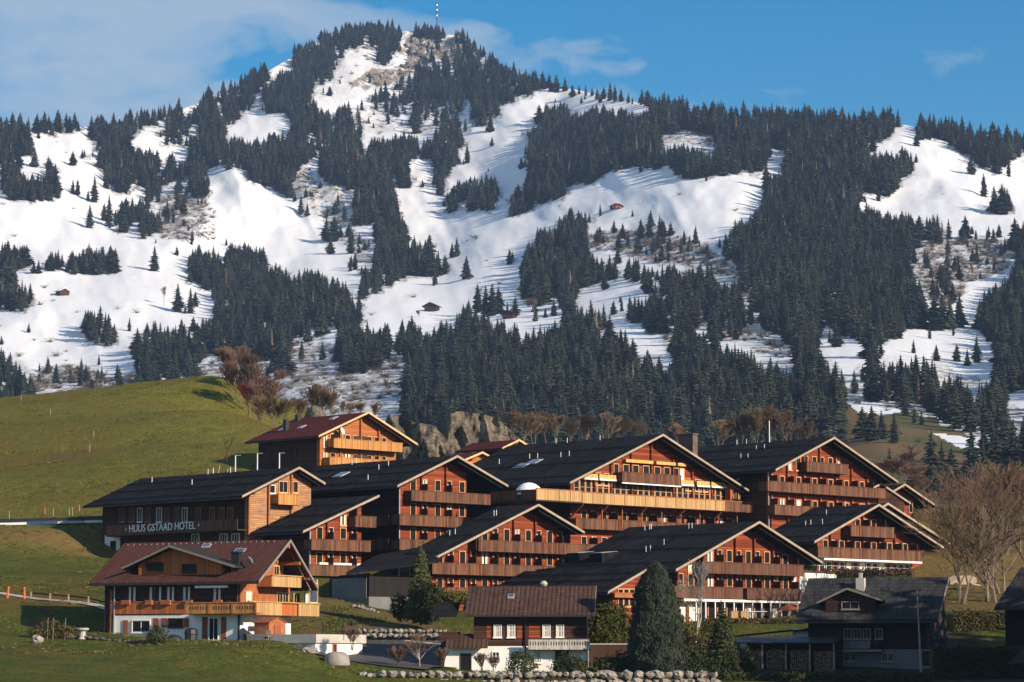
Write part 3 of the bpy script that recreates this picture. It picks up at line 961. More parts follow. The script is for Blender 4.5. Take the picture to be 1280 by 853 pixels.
# candidate spots: pixel grid jittered, spacing that follows the trees' size in the picture
cands = []
v = 36.0
while v < 600:
    u = -520.0
    D = float(np.exp(_md([[640, v]])[0]))
    px = 3500 / D
    stepu, stepv = 3.9 * px, 3.8 * px * 0.50
    while u < 1800:
        cands.append((u + forest_r.uniform(-.55, .55) * stepu, v + forest_r.uniform(-.6, .6) * stepv))
        u += stepu
    v += stepv
cands = np.array(cands)
cu, cv = cands[:, 0], cands[:, 1]
ok = cv > sky_v(cu) + 0.5
Dd = mdist(cu, cv)
hm = np.array([h_at(d, v_) for d, v_ in zip(Dd, cv)]) * np.array([forest_r.choice((.5, .68, .85, 1, 1, 1.1, 1.3)) for _ in cu])
hp = hm * 3500 / Dd
ok &= ~openmask(cu, cv)
for f in (0.35, 0.62, 0.86):
    ok &= ~openmask(cu, cv - f * hp)
# thin woods
thin = [([(200,245),(268,246),(265,262),(240,305),(200,305)], .35), ([(440,128),(560,130),(605,160),(590,178),(540,182),(450,185)], .33), ([(380,120),(450,120),(450,230),(380,215)], .75), ([(600,70),(700,105),(690,130),(600,120)], .7), ([(0,130),(250,110),(250,200),(0,215)], .72), ([(720,118),(1280,150),(1280,200),(720,150)], .8), ([(500,56),(590,58),(620,110),(500,95)], .6),
        ([(850,325),(960,350),(990,440),(860,410)], .6), ([(735,280),(850,290),(850,340),(740,330)], .45), ([(1130,260),(1280,280),(1280,350),(1140,350)], .5),
        ([(168,470),(240,455),(300,480),(280,500),(168,500)], .5), ([(0,440),(45,470),(40,500),(0,500)], .8), ([(1130,520),(1280,540),(1280,560),(1180,540)], .6),
        ([(440,84),(525,84),(520,120),(440,130)], .5), ([(640,385),(760,390),(840,450),(830,470),(760,430),(640,410)], .6), ([(362,228),(470,240),(470,340),(440,320)], .7),
        ([(1060,590),(1400,640),(1400,700),(1040,700)], .0), ([(-200,560),(560,560),(560,640),(-200,640)], 0.0), ([(250,440),(345,455),(345,560),(250,560)], .12), ([(345,480),(500,480),(500,600),(345,600)], 0.0),
        ([(500,90),(522,82),(560,60),(580,62),(560,85),(520,100)], .25),
        ([(1190,545),(1280,520),(1280,640),(1200,660),(1160,600)], .45), ([(1056,506),(1140,512),(1200,545),(1210,640),(1030,640),(1050,560)], .0)]
keep = np.array([forest_r.random() for _ in cu])
for poly, p in thin:
    ins = inpoly(cu, cv, poly)
    ok &= ~(ins & (keep > p))
pts_f = [(u, v_, h) for u, v_, h, o in zip(cu, cv, hm, ok) if o]
# forest floor only where trees really stand
cell = np.zeros((200, 800))
for u, v_, h in pts_f:
    i, j = int((u + 900) / 4), int(v_ / 4)
    cell[max(0, j - 1):j + 1, max(0, i - 1):i + 2] = 1
ci_ = np.clip(((mzu + 900) / 4 + .5 * fbm(mzu / 5, mzv / 5, 71, 2)).astype(int), 0, 799); cj_ = np.clip((mzv / 4).astype(int), 0, 199)
lowm = np.clip((mzv - 440) / 30, 0, 1) * ~openm * ((mzu > 470) | (mzu < 170))
zone_rest[:, 0] = np.maximum(np.where(mzv < 600, cell[cj_, ci_], 1), lowm) * (zone_rest[:, 2] < .5)
z3 = zone_rest.reshape(MU.shape[0], MU.shape[1], 4)
allz = np.vstack([full[:nb].reshape(4, -1, 4), z3])[::-1].reshape(-1, 4)
mountain.data.attributes['zone'].data.foreach_set('color', allz.astype(np.float32).ravel())
# sparse young trees on scrubby ground
for nm, n in (('scrub_knoll', 46), ('east_scrub', 40), ('gully', 22), ('low_scrub', 0), ('west_scrub', 22), ('mid_gap', 8), ('couloir', 7), ('diagonal', 7), ('knoll_foot', 5), ('west_pasture', 34), ('mid_pasture', 7), ('piste', 30), ('east_piste', 14), ('east_steps', 12)):
    poly = SNOW[nm]
    us, vs = [p[0] for p in poly], [p[1] for p in poly]
    c = 0
    while c < n:
        u, v_ = forest_r.uniform(min(us), max(us)), forest_r.uniform(min(vs), max(vs))
        if inpoly([u], [v_], poly)[0]:
            if nm in ('west_pasture', 'mid_pasture', 'piste', 'east_piste'):
                near_ = any(not inpoly([u + du], [v_ + dv], poly)[0] for du, dv in ((16, 0), (-16, 0), (0, -14), (0, 12)))
                if not near_: continue
            pts_f.append((u, v_, forest_r.uniform(4, 14))); c += 1
# lone trees and clear small groups: (column, row of the foot, height in pixels, what it looks like / stands by)
LONE = """
43 209 27 lone spruce on the snow below the left skyline wood|91 207 20 small spruce alone on the snow right of the leftmost lone tree|91 243 20 left one of a pair of small spruces on the left snowfield|97 244 22 right one of a pair of small spruces on the left snowfield
118 253 36 broad dark spruce at the upper left forest's foot on snow|110 251 14 little spruce huddled against a broad dark spruce|112 285 31 lone broad spruce mid left snowfield below the forest spur|136 283 42 tall thin spruce right of the broad one below the forest spur
130 276 24 shorter spruce touching a tall thin one under the forest spur|42 342 17 tiny spruce between the two left spruce clumps|48 342 18 tiny spruce just left of the round spruce clump
193 339 33 lone loose-branched spruce in the open snow above the big left wood|222 390 37 narrow spruce standing beside a bare tree on left snow|238 392 34 full spruce right of the narrow one on left snow|244 383 20 short spruce behind a full one on left snow|36 416 13 little spruce alone low on the left snow
376 268 26 dark spruce in the gully below the ridge wood|384 270 18 small spruce right of a dark one in the gully|430 275 21 small spruce high in the middle gully|408 301 30 spruce at the right rim of the middle snow slope|417 302 32 wide spruce at the gully rim beside another|413 318 26 spruce lower on the right rim of the middle snow slope
438 317 28 spruce in the lower gully above the forest tongue|444 337 25 lowest spruce on the gully rim|613 165 27 narrow spruce high at the left edge of the piste|584 204 27 lone pointed spruce on snow above the square spruce block
615 183 13 little spruce alone high on the piste|655 198 6 tiny sapling dot on the upper piste|674 155 26 slim spruce beside the upper piste's right side|583 349 31 lone slender spruce right of the central forest tongue|571 321 26 spruce above the slender lone one in the centre
565 322 20 smaller spruce leaning on its neighbour in the centre|597 391 38 loose tall spruce left in the group between the brown huts|607 394 40 dark spruce second in the group between the brown huts|615 395 43 tallest spruce in the group between the brown huts|623 392 36 rightmost spruce in the group between the brown huts
377 450 27 dark spruce on the snow strip left of three|403 450 25 round dark spruce in the middle of the snow strip|420 453 34 narrow feathery spruce right on the snow strip|480 437 28 small dark spruce alone between two low woods
1168 413 45 first of three spruces in a row on the right snow|1178 411 47 second of three spruces in a row on the right snow|1188 412 42 third of three spruces in a row on the right snow|1200 409 45 wide spruce next to three in a row on the right
1214 218 26 cone-shaped spruce below the right skyline wood|1230 246 32 broad lone spruce on the right piste|1243 266 36 left spruce of the group at the right piste's edge|1253 268 40 tall spruce of the group at the right piste's edge|1207 299 32 narrow lone spruce low on the right piste|1186 299 27 dark small spruce left of a narrow one on the right
1167 304 38 dark spruce at the top of the scrubby gully right|1249 297 19 small spruce low on the right piste near the frame|1269 312 42 spruce at the right frame edge above the scrub|1236 297 16 thin young spruce on the low right piste|1261 221 24 spruce against the right frame wood
1078 548 42 left spruce of a clump on the brown meadow|1090 551 46 tall middle spruce of the clump on the brown meadow|1102 549 38 right spruce of the clump on the brown meadow|1118 554 41 separate dark broad spruce on the brown meadow
1165 622 88 tall dark spruce nearest the bare trees at right|1178 618 70 spruce behind the tall dark one by the meadow|1190 625 68 broad spruce right of the tall dark one by the meadow|1206 630 60 spruce at the right end of the meadow group
1112 575 18 small spruce below the meadow's stony edge|1139 578 20 little conifer alone on the green meadow|1143 529 22 young spruce at the upper meadow edge|1152 531 18 young round spruce beside another at the meadow edge|1132 520 26 spruce on the meadow's snowy upper rim|1230 640 95 tall spruce rising behind the bare trees at right|1248 640 100 taller spruce rising behind the bare trees far right|1268 640 105 spruce behind the bare trees at the right frame edge|1215 600 70 spruce left among those above the bare trees
742 512 34 pale spruce rising from the wood's lower edge|520 560 46 spruce over the cliff top left of the summit rock|350 474 52 dense dark spruce right above the reddish bushes
772 330 24 thin spruce on the bushy knoll|830 296 22 dark spruce on top of the bushy knoll|801 292 20 small spruce left on the knoll's crest|973 178 30 spruce at the top of the narrow right snow gap
958 236 36 dark spruce on the snow at the big right wood's edge|958 250 14 sapling below the spruce at the big right wood's edge""".replace('\n', '|').split('|')
singles = []
for s in LONE:
    if s.strip():
        a_ = s.split(' ', 3)
        singles.append((float(a_[0]), float(a_[1]), float(a_[2]), a_[3]))

AREAS = [('left ridge forest below the cloud', lambda u, v: u < 330 and v < 260), ('wood on the summit shoulder', lambda u, v: v < 130 and u < 690),
         ('forest in the middle left under the pasture', lambda u, v: u < 480 and v < 480), ('forest band under the summit', lambda u, v: u < 650 and v < 380),
         ('dense forest right above the cliff rock', lambda u, v: 480 <= u < 700), ('dark forest between the two snow slopes', lambda u, v: 650 <= u < 900 and v < 300),
         ('forest just above the main hotel roof', lambda u, v: 700 <= u < 880 and v >= 300), ('forest above the hotel chimney', lambda u, v: 880 <= u < 1000),
         ('big right-hand forest spur', lambda u, v: 1000 <= u < 1160), ('forest at the right frame edge', lambda u, v: u >= 1160)]


def area(u, v):
    for n_, f_ in AREAS:
        if f_(u, v): return n_
    return 'low wood behind the green hill'


def far_spruce(p, h, wf, rz, label, group, k):
    e = empty('spruce_tree', p, rz, label, 'spruce tree', group)
    for nm, me in (('crown', SPR[k]), ('trunk', SPT)):
        o = inst(nm, me, e)
        o.scale = (h * wf, h * wf, h)
    return e


for i, (u, v_, h_) in enumerate(((662, 104, 17), (669, 109, 18), (678, 111, 20), (688, 113, 17), (697, 113, 19), (707, 114, 20), (716, 121, 22), (724, 116, 15), (731, 119, 20), (738, 120, 17), (745, 124, 21), (753, 123, 19), (760, 124, 21), (767, 125, 20), (775, 127, 18), (783, 128, 15), (791, 130, 17), (799, 131, 19), (807, 132, 21), (815, 133, 18))):
    singles.append((u + forest_r.uniform(-3.5, 3.5), v_ + forest_r.uniform(0, 3), h_ * forest_r.uniform(.55, 1.25), 'skyline spruce, number ' + 'one two three four five six seven eight nine ten eleven twelve thirteen fourteen fifteen sixteen seventeen eighteen nineteen twenty'.split()[i] + ' counted rightward from the white lift station'))
for (u, v_, hp_, lab) in singles:
    p = mpoint(u, v_)
    h = hp_ * p.y / 3500 / 0.985
    far_spruce(p - Vector((0, 0, 0.3)), h, forest_r.uniform(1.25, 1.6), forest_r.random() * 6.28, lab, 'spruces standing clear of the woods', forest_r.randrange(8))
# largest 235 of the forest as individual trees, the rest as one mass
scr = []
for (u, v_, h) in pts_f:
    p = mpoint(u, v_)
    vis = 0 <= u <= 1280 and v_ < 545
    scr.append((h * 3500 / p.y * (1 if vis else 0.01), u, v_, h, p))
scr.sort(key=lambda q: -q[0])
NIND = 225
LM = [(470, 'left of the cliff'), (500, 'above the cliff notch'), (540, 'above the left cliff face'), (575, 'straight above the cliff top'), (615, 'above the right cliff shoulder'), (650, 'over the small red roof'), (685, 'over the long roof ridge start'), (720, 'over the middle of the long roof ridge'),
      (760, 'over the ridge left of the main gable'), (795, 'just left above the main gable peak'), (830, 'over the main gable peak'), (866, 'behind the hotel chimney'), (900, 'right of the hotel chimney'), (935, 'left of the pale mast'), (963, 'behind the pale mast'), (995, 'right of the pale mast'), (1035, 'over the upper right gable'),
      (1075, 'above the meadow edge'), (1120, 'above the meadow middle'), (1165, 'above the meadow right end'), (1210, 'over the right bare trees'), (1260, 'beside the right frame edge')]
_q = [np.percentile([q[0] for q in scr[:NIND]], k) for k in (85, 62, 40, 18)]
for (_, u, v_, h, p) in scr[:NIND]:
    ar = area(u, v_)
    lm = min(LM, key=lambda q_: abs(q_[0] - u))[1]
    hp_ = h * 3500 / p.y
    szw = 'towering' if hp_ > _q[0] else 'high' if hp_ > _q[1] else 'tall' if hp_ > _q[2] else 'middling' if hp_ > _q[3] else 'smaller'
    tier = 'lowest row' if v_ > 530 else 'second row' if v_ > 515 else 'third row' if v_ > 500 else 'middle rows' if v_ > 480 else 'upper rows' if v_ > 455 else 'top rows'
    wf_ = forest_r.uniform(1.15, 1.6)
    wfw = 'slim' if wf_ < 1.28 else 'broad' if wf_ > 1.46 else 'dark'
    far_spruce(p - Vector((0, 0, 0.4)), h, wf_, forest_r.random() * 6.28, szw + ' ' + wfw + ' spruce in the ' + tier + ' ' + lm, 'spruces of the ' + ar, forest_r.randrange(8))
rest = scr[NIND:]
_by = {}
for o in list(COL.objects):
    if o.type == 'EMPTY' and o.get('category') == 'spruce tree': _by.setdefault(o['label'], []).append(o)
for lab, os_ in _by.items():
    if len(os_) > 1:
        os_.sort(key=lambda q: proj(q.location)[0])
        names = {2: ['left', 'right'], 3: ['left', 'middle', 'right']}.get(len(os_)) or ['first', 'second', 'third', 'fourth', 'fifth', 'sixth', 'seventh', 'eighth'][:len(os_)]
        for q, nm in zip(os_, names): q['label'] = nm + ' ' + lab
print('FOREST', len(scr))
me = bpy.data.meshes.new('spruce_forest')
me.from_pydata([tuple(q[4] - Vector((0, 0, 0.4))) for q in rest], [], [])
for nm, ty, vals in (('scl', 'FLOAT', [q[3] for q in rest]), ('wid', 'FLOAT', [q[3] * forest_r.uniform(1.1, 1.7) for q in rest]), ('rz', 'FLOAT', [forest_r.random() * 6.28 for _ in rest]), ('pick', 'INT', [forest_r.randrange(8) if forest_r.random() > .018 else forest_r.choice((8, 9)) for _ in rest])):
    a_ = me.attributes.new(nm, ty, 'POINT'); a_.data.foreach_set('value', vals)
forest = bpy.data.objects.new('spruce_forest', me)
COL.objects.link(forest)
tag(forest, 'dark spruce forest covering the snowy mountain slopes behind the hotel', 'forest', kind='stuff')
pc = bpy.data.collections.new('spruce_kinds')
for k, cm in enumerate(SPR):
    pc.objects.link(bpy.data.objects.new('spruce_kind_%d' % k, cm))
ng = bpy.data.node_groups.new('forest_nodes', 'GeometryNodeTree')
ng.interface.new_socket('Geometry', in_out='INPUT', socket_type='NodeSocketGeometry')
ng.interface.new_socket('Geometry', in_out='OUTPUT', socket_type='NodeSocketGeometry')
N = ng.nodes
gi, go = N.new('NodeGroupInput'), N.new('NodeGroupOutput')
iop = N.new('GeometryNodeInstanceOnPoints'); ci = N.new('GeometryNodeCollectionInfo')
ci.inputs['Collection'].default_value = pc
ci.inputs['Separate Children'].default_value = True
ci.inputs['Reset Children'].default_value = True


def nattr(nm, ty):
    q = N.new('GeometryNodeInputNamedAttribute'); q.data_type = ty; q.inputs[0].default_value = nm
    return q.outputs[0]


cr, cs = N.new('ShaderNodeCombineXYZ'), N.new('ShaderNodeCombineXYZ')
L = ng.links.new
L(nattr('rz', 'FLOAT'), cr.inputs[2])
wa = nattr('wid', 'FLOAT')
L(wa, cs.inputs[0]); L(wa, cs.inputs[1]); L(nattr('scl', 'FLOAT'), cs.inputs[2])
L(gi.outputs[0], iop.inputs['Points']); L(ci.outputs[0], iop.inputs['Instance'])
iop.inputs['Pick Instance'].default_value = True
L(nattr('pick', 'INT'), iop.inputs['Instance Index']); L(cr.outputs[0], iop.inputs['Rotation']); L(cs.outputs[0], iop.inputs['Scale'])
L(iop.outputs[0], go.inputs[0])
md_ = forest.modifiers.new('trees', 'NODES'); md_.node_group = ng

# low brown bushes and bare saplings of the scrubby clearings: nobody could count them
def bush_mesh(seed):
    rr = random.Random(seed); m = MB()
    for _ in range(34):
        d = Vector((rr.gauss(0, .6), rr.gauss(0, .6), rr.uniform(.25, 1.1)))
        b = Vector((rr.gauss(0, .12), rr.gauss(0, .12), 0))
        s_ = d.orthogonal().normalized() * .035
        m.add([b - s_, b + s_, b + d + s_ * .3], [(0, 1, 2)])
        e_ = b + d * .8; q = Vector((rr.gauss(0, .2), rr.gauss(0, .2), .15))
        m.add([e_, e_ + s_ * 2, e_ + q], [(0, 1, 2)])
    return m.mesh('scrub_bush', M['twig_grey'])


bc_ = bpy.data.collections.new('bush_kinds')
for k in range(4): bc_.objects.link(bpy.data.objects.new('bush_kind_%d' % k, bush_mesh(k)))
bp = []
for nm, n in (('scrub_knoll', 330), ('east_scrub', 420), ('low_scrub', 620), ('gully', 170), ('west_scrub', 260), ('east_knob', 60), ('diagonal', 120), ('mid_gap', 50), ('couloir', 30), ('meadow', 60), ('west_pasture', 60), ('piste', 40)):
    poly = SNOW[nm]; us, vs = [p[0] for p in poly], [p[1] for p in poly]; c = 0
    n_ = int(n * .62)
    while c < n_:
        u, v_ = forest_r.uniform(max(min(us), -60), max(us)), forest_r.uniform(min(vs), max(vs))
        if inpoly([u], [v_], poly)[0]:
            c += 1; bp.append((mpoint(u, v_), forest_r.uniform(1.2, 3.8)))
for _ in range(420):
    u, v_ = forest_r.uniform(200, 268), forest_r.uniform(245, 300)
    if _ > 200: u, v_ = forest_r.uniform(850, 965), forest_r.uniform(325, 420)
    bp.append((mpoint(u, v_), forest_r.uniform(1.2, 3.5)))
me = bpy.data.meshes.new('scrub')
me.from_pydata([tuple(p) for p, _ in bp], [], [])
for nm, ty, vals in (('scl', 'FLOAT', [q[1] for q in bp]), ('wid', 'FLOAT', [q[1] * 1.3 for q in bp]), ('rz', 'FLOAT', [forest_r.random() * 6.28 for _ in bp]), ('pick', 'INT', [forest_r.randrange(4) for _ in bp])):
    a_ = me.attributes.new(nm, ty, 'POINT'); a_.data.foreach_set('value', vals)
so_ = bpy.data.objects.new('scrub', me); COL.objects.link(so_)
tag(so_, 'low brown leafless scrub on the rough snowy clearings of the mountain', 'scrub', kind='stuff')
ng2 = ng.copy()
for nd in ng2.nodes:
    if nd.bl_idname == 'GeometryNodeCollectionInfo': nd.inputs['Collection'].default_value = bc_
so_.modifiers.new('bushes', 'NODES').node_group = ng2
# ================================================================ buildings
def set_uv(me, uvs):
    lay = me.uv_layers.new(name='UVMap')
    k = 0
    for p in me.polygons:
        for li in p.loop_indices:
            lay.data[li].uv = uvs(me.vertices[me.loops[li].vertex_index].co, p.normal)


def uv_roof(o):
    """u along the ridge (local y), v up the slope"""
    set_uv(o.data, lambda c, n: (c.y, math.hypot(c.x, 0) * 1.08) if abs(n.x) >= abs(n.y) or abs(n.z) > .5 and abs(n.x) > abs(n.y) else (c.x, c.y * 1.08))


_wcache = {}


def window(parent, x, y, z, wd, hg, side='f', trim='trim', pane='glass', mull=1, bars=0, name='window', shut=None, curtain=False):
    """x (or y for a side wall) = left edge seen from outside; frame proud of the wall, pane a child"""
    key = (round(wd, 2), round(hg, 2), trim, mull, bars)
    if key not in _wcache:
        m = MB(); b = 0.085; d = 0.10
        m.box(0, b, -d, 0.0, 0, hg); m.box(wd - b, wd, -d, 0.0, 0, hg)
        m.box(b, wd - b, -d, 0.0, hg - b, hg); m.box(b, wd - b, -d, 0.0, 0, b)
        m.box(-0.06, wd + 0.06, -d - .05, -0.002, -0.09, -0.002)
        for k in range(mull):
            xx = wd * (k + 1) / (mull + 1); m.box(xx - .025, xx + .025, -d + .03, -.03, b, hg - b)
        for k in range(bars):
            zz = b + (hg - 2 * b) * (k + 1) / (bars + 1); m.box(b, wd - b, -d + .035, -.03, zz - .02, zz + .02)
        _wcache[key] = m.mesh('window_frame', M[trim])
    key2 = ('p', round(wd, 2), round(hg, 2), pane)
    if key2 not in _wcache:
        _wcache[key2] = MB().box(0.09, wd - .09, -.035, -0.004, .09, hg - .09).mesh('pane', M[pane])
    rz = {'f': 0, 's': -math.pi / 2, 'b': math.pi, 'r': math.pi / 2}[side]
    o = inst(name, _wcache[key], parent, (x, y, z), rz)
    inst('pane', _wcache[key2], o)
    if curtain:
        k3 = ('c', round(wd, 2), round(hg, 2))
        if k3 not in _wcache:
            cw = (wd - .2) * .34
            _wcache[k3] = MB().box(.1, .1 + cw, -.045, -.036, .1, hg - .1).box(wd - .1 - cw, wd - .1, -.045, -.036, .1, hg - .1).mesh('curtain', M['curtain'])
        inst('curtain', _wcache[k3], o)
    if shut:
        k4 = ('s', round(hg, 2), shut)
        if k4 not in _wcache:
            _wcache[k4] = MB().box(0, .55, -.06, -.005, 0, hg).mesh('shutter', M[shut])
        inst('shutter', _wcache[k4], o, (-.66, 0, 0)); inst('shutter', _wcache[k4], o, (wd + .1, 0, 0))
    return o


class Bld:
    def __init__(s, name, label, cat, u0, vb, D0, a, group=None):
        s.a = R(a)
        s.O = P(u0, vb, D0)
        s.X = Vector((math.sin(s.a), math.cos(s.a), 0))
        s.Y = Vector((-math.cos(s.a), math.sin(s.a), 0))
        s.root = empty(name, s.O, math.pi / 2 - s.a, label, cat, group)

    def f(s, u, v, off=0.0):
        """pixel -> (x,z) on the plane parallel to the gable front, off metres out from it"""
        r = ray(u, v); N = -s.Y
        q = s.O + N * off
        k = q.dot(N) / r.dot(N)
        p = r * k - q
        return p.dot(s.X), p.z

    def sd(s, u, v, off=0.0):
        """pixel -> (y,z) on the long left side, off metres out from it"""
        r = ray(u, v); N = -s.X
        q = s.O + N * off
        k = q.dot(N) / r.dot(N)
        p = r * k - q
        return p.dot(s.Y), p.z

    def w(s, x, y, z): return s.O + s.X * x + s.Y * y + Vector((0, 0, z))
    def px(s, x, y, z): return proj(s.w(x, y, z))

    def yat(s, x, z, u):
        lo, hi = -5.0, 90.0
        for _ in range(40):
            mid = (lo + hi) / 2
            if s.px(x, mid, z)[0] > u: lo = mid
            else: hi = mid
        return lo

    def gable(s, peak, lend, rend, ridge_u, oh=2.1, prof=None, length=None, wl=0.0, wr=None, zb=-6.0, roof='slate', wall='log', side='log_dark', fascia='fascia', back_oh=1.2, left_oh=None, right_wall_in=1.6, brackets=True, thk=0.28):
        if prof is None:
            xp, zp = s.f(*peak, oh); xl, zl = s.f(*lend, oh)
        if prof is not None:
            xl, zl, xp, zp, xr, zr = prof
        elif rend is None:
            xr, zr = xp + (xp - xl) * .02, zp
        else:
            xr, zr = s.f(*rend, oh)
        L = length if length is not None else s.yat(xp, zp, ridge_u) - back_oh
        if wr is None: wr = xr - right_wall_in
        s.prof = (xl, zl, xp, zp, xr, zr)
        s.L, s.wl, s.wr, s.oh = L, wl, wr, oh

        def top(x):
            if x <= xp: return zl + (zp - zl) * (x - xl) / (xp - xl)
            return zp + (zr - zp) * (x - xp) / max(xr - xp, 1e-3)
        s.top = top
        y0, y1 = -oh, L + back_oh
        # roof: one object of two slopes
        m = MB()
        m.prism([(xl, zl - thk), (xp, zp - thk), (xp, zp), (xl, zl)], y0, y1)
        if rend is not None:
            m.prism([(xp, zp - thk), (xr, zr - thk), (xr, zr), (xp, zp)], y0, y1)
        s.roof = m.build('roof', M[roof], s.root); uv_roof(s.roof)
        # battens under the rake, bargeboards
        g = MB()
        hb = 0.25
        g.prism([(xl - .05, zl - hb + .03), (xp, zp - hb + .03), (xp, zp + .05), (xl - .05, zl + .05)], y0 - .07, y0 - .004)
        g.build('bargeboard', M[fascia], s.root)
        if rend is not None:
            g = MB()
            g.prism([(xp + .003, zp - hb + .03), (xr + .05, zr - hb + .03), (xr + .05, zr + .05), (xp + .003, zp + .05)], y0 - .07, y0 - .004)
            g.prism([(xp + .6, zp - hb - .45), (xr - .3, zr - hb - .12), (xr - .3, zr - hb + .0), (xp + .6, zp - hb - .33)], y0 + .5, y0 + .56)
            g.build('bargeboard', M[fascia], s.root)
        if roof == 'slate' and xp - xl > 4:
            for f_ in (.12, .42, .72):
                xg = xl + (xp - xl) * f_; zg_ = zl + (zp - zl) * f_
                MB().box(xg, xg + .05, y0 + .5, y1 - .5, zg_ + .10, zg_ + .16).box(xg, xg + .05, y0 + .5, y1 - .5, zg_ + .20, zg_ + .25).build('snow_guard', M['snowguard'], s.root)
            for k_ in range(int((y1 - y0) / 5.5)):
                yy_ = y0 + 2 + k_ * 5.5
                MB().beam((xl + .1, yy_, zl + .05 + .025), (xp - .1, yy_, zp - .02 + .04), .05, .05).build('roof_seam', M['snowguard'], s.root)
        MB().box(xl - .16, xl - .03, y0, y1, zl - .30, zl - .14).build('gutter', M['dark_metal'], s.root)
        # walls
        e = thk + .02
        pts = [(wl, zb), (wr, zb), (wr, top(wr) - e)]
        if wl < xp < wr: pts.append((xp, zp - e))
        pts.append((wl, top(wl) - e))
        MB().prism(pts, 0, 0.35).build('front_wall', M[wall], s.root)
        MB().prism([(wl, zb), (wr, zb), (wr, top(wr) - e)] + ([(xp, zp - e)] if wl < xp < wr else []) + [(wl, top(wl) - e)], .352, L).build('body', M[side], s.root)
        if brackets:
            bm_ = MB()
            for x in (wl + .02, (wl + xp) / 2):
                if wl <= x <= wr and not (rend is None and x > wl + 1):
                    tz = top(x + .1) - thk - .04
                    bm_.prismx([(-oh + .3, tz - .22), (-.002, tz - .42), (-.002, tz - .02), (-oh + .1, tz - .02)], x, x + .24)
            bm_.v and bm_.build('roof_bracket', M['timber' if wall != 'log_dark' else 'trim_dark'], s.root)
        return s

    def posts(s, xs, z0=-5.0, z1=None, wd=.22, d=.30, mt='log'):
        for x in xs:
            if x < s.wl - .3 or x > s.wr + .1: continue
            MB().box(x - wd / 2, x + wd / 2, -d, .05, z0, (s.top(x) - .34) if z1 is None else z1).build('log_post', M[mt], s.root)

    def balcony(s, x0, x1, zt, depth=1.3, h=1.25, mt='board', panels=0, slab='trim_dark', fade_right=False):
        """railing top at zt"""
        deck = MB().box(x0, x1, -depth, -.002, zt - h - .02, zt - h + .14).build('balcony', M[slab], s.root)
        if panels:
            n = panels; wdt = (x1 - x0) / n
            for i in range(n):
                MB().box(x0 + i * wdt + .02, x0 + (i + 1) * wdt - .02, -depth - .07, -depth, zt - h, zt - .06).build('panel', M[mt], deck)
                MB().box(x0 + i * wdt - .05, x0 + i * wdt + .018, -depth - .10, -depth + .0, zt - h, zt - .04).build('baluster_post', M['timber'], deck)
        else:
            MB().box(x0, x1, -depth - .06, -depth - .002, zt - h, zt - .06).build('front_boards', M[mt], deck)
        MB().box(x0, x0 + .05, -depth, -.01, zt - h + .142, zt - .06).build('end_boards', M[mt], deck)
        MB().box(x1 - .05, x1, -depth, -.01, zt - h + .142, zt - .06).build('end_boards', M[mt], deck)
        MB().box(x0 - .04, x1 + .04, -depth - .12, -depth + .06, zt - .058, zt + .02).build('handrail', M['timber' if mt in ('board_new',) else mt], deck)
        return deck

    def row(s, zf, xs, xe, bay, x_first, doorh=2.55, screens=True, depth=1.25, trim='trim', skipfn=None, double=True, lit=0.03):
        """repeated room bays: screen, hidden door, window"""
        if not hasattr(s, 'scr'): s.scr = {}
        x = x_first - bay
        while x < xe - .2:
            for dx, wd in ((0.22, .80), (2.05, .98)):
                xx = x + dx * bay / 3.7 if dx > 1 else x + dx
                if xx < xs or xx + wd > xe: continue
                if min(s.top(xx), s.top(xx + wd)) - .35 < zf + 1.25: continue
                hh = min(doorh, min(s.top(xx), s.top(xx + wd)) - .45 - zf)
                q = rnd.random()
                window(s.root, xx, -.004, zf, wd, hh, 'f', trim, 'curtain' if q < lit else 'glass', 0, 1 if q > .6 else 0, 'window', None, .30 < q < .45)
            if screens and xs - .1 <= x <= xe - 1.0:
                hh = min(1.95, min(s.top(x), s.top(x + .1)) - .5 - zf)
                if hh > 1.3:
                    key = ('scr', round(hh, 1), round(depth, 2))
                    if key not in _wcache:
                        _wcache[key] = MB().box(-.045, .045, -depth + .03, -.0, 0, hh).mesh('privacy_screen', M['trim_dark'])
                        _wcache['lamp'] = MB().box(-.06, .06, -.13, 0, 0, .17).mesh('wall_lamp', M['lamp'])
                    o = inst('privacy_screen', _wcache[key], s.root, (x, 0, zf))
                    inst('wall_lamp', _wcache['lamp'], s.root, (x + .25, -.05, zf + min(2.0, hh + .02)))
            x += bay

    def vents(s, pxs, slope_x=None):
        """pairs of little snow-guard posts and vent pipes on the left slope, given by pixel"""
        xl, zl, xp, zp, xr, zr = s.prof
        n = Vector((-(zp - zl), 0, (xp - xl))).normalized()
        for (u, v_) in pxs:
            r = ray(u, v_)
            nw = s.X * n.x + Vector((0, 0, n.z))
            q = s.w(xp, 0, zp)
            k = q.dot(nw) / r.dot(nw)
            p = r * k - s.O
            x, y, z = p.dot(s.X), p.dot(s.Y), p.z
            MB().tube((x, y, z - .1), (x, y, z + .62), .045, .045, 6).build('vent_pipe', M['metal'], s.root)

    def on_left(s, u, v_):
        xl, zl, xp, zp, xr, zr = s.prof
        n = Vector((-(zp - zl), 0, (xp - xl))).normalized()
        r = ray(u, v_); nw = s.X * n.x + Vector((0, 0, n.z)); q = s.w(xp, 0, zp)
        p = r * (q.dot(nw) / r.dot(nw)) - s.O
        return p.dot(s.X), p.dot(s.Y), p.z

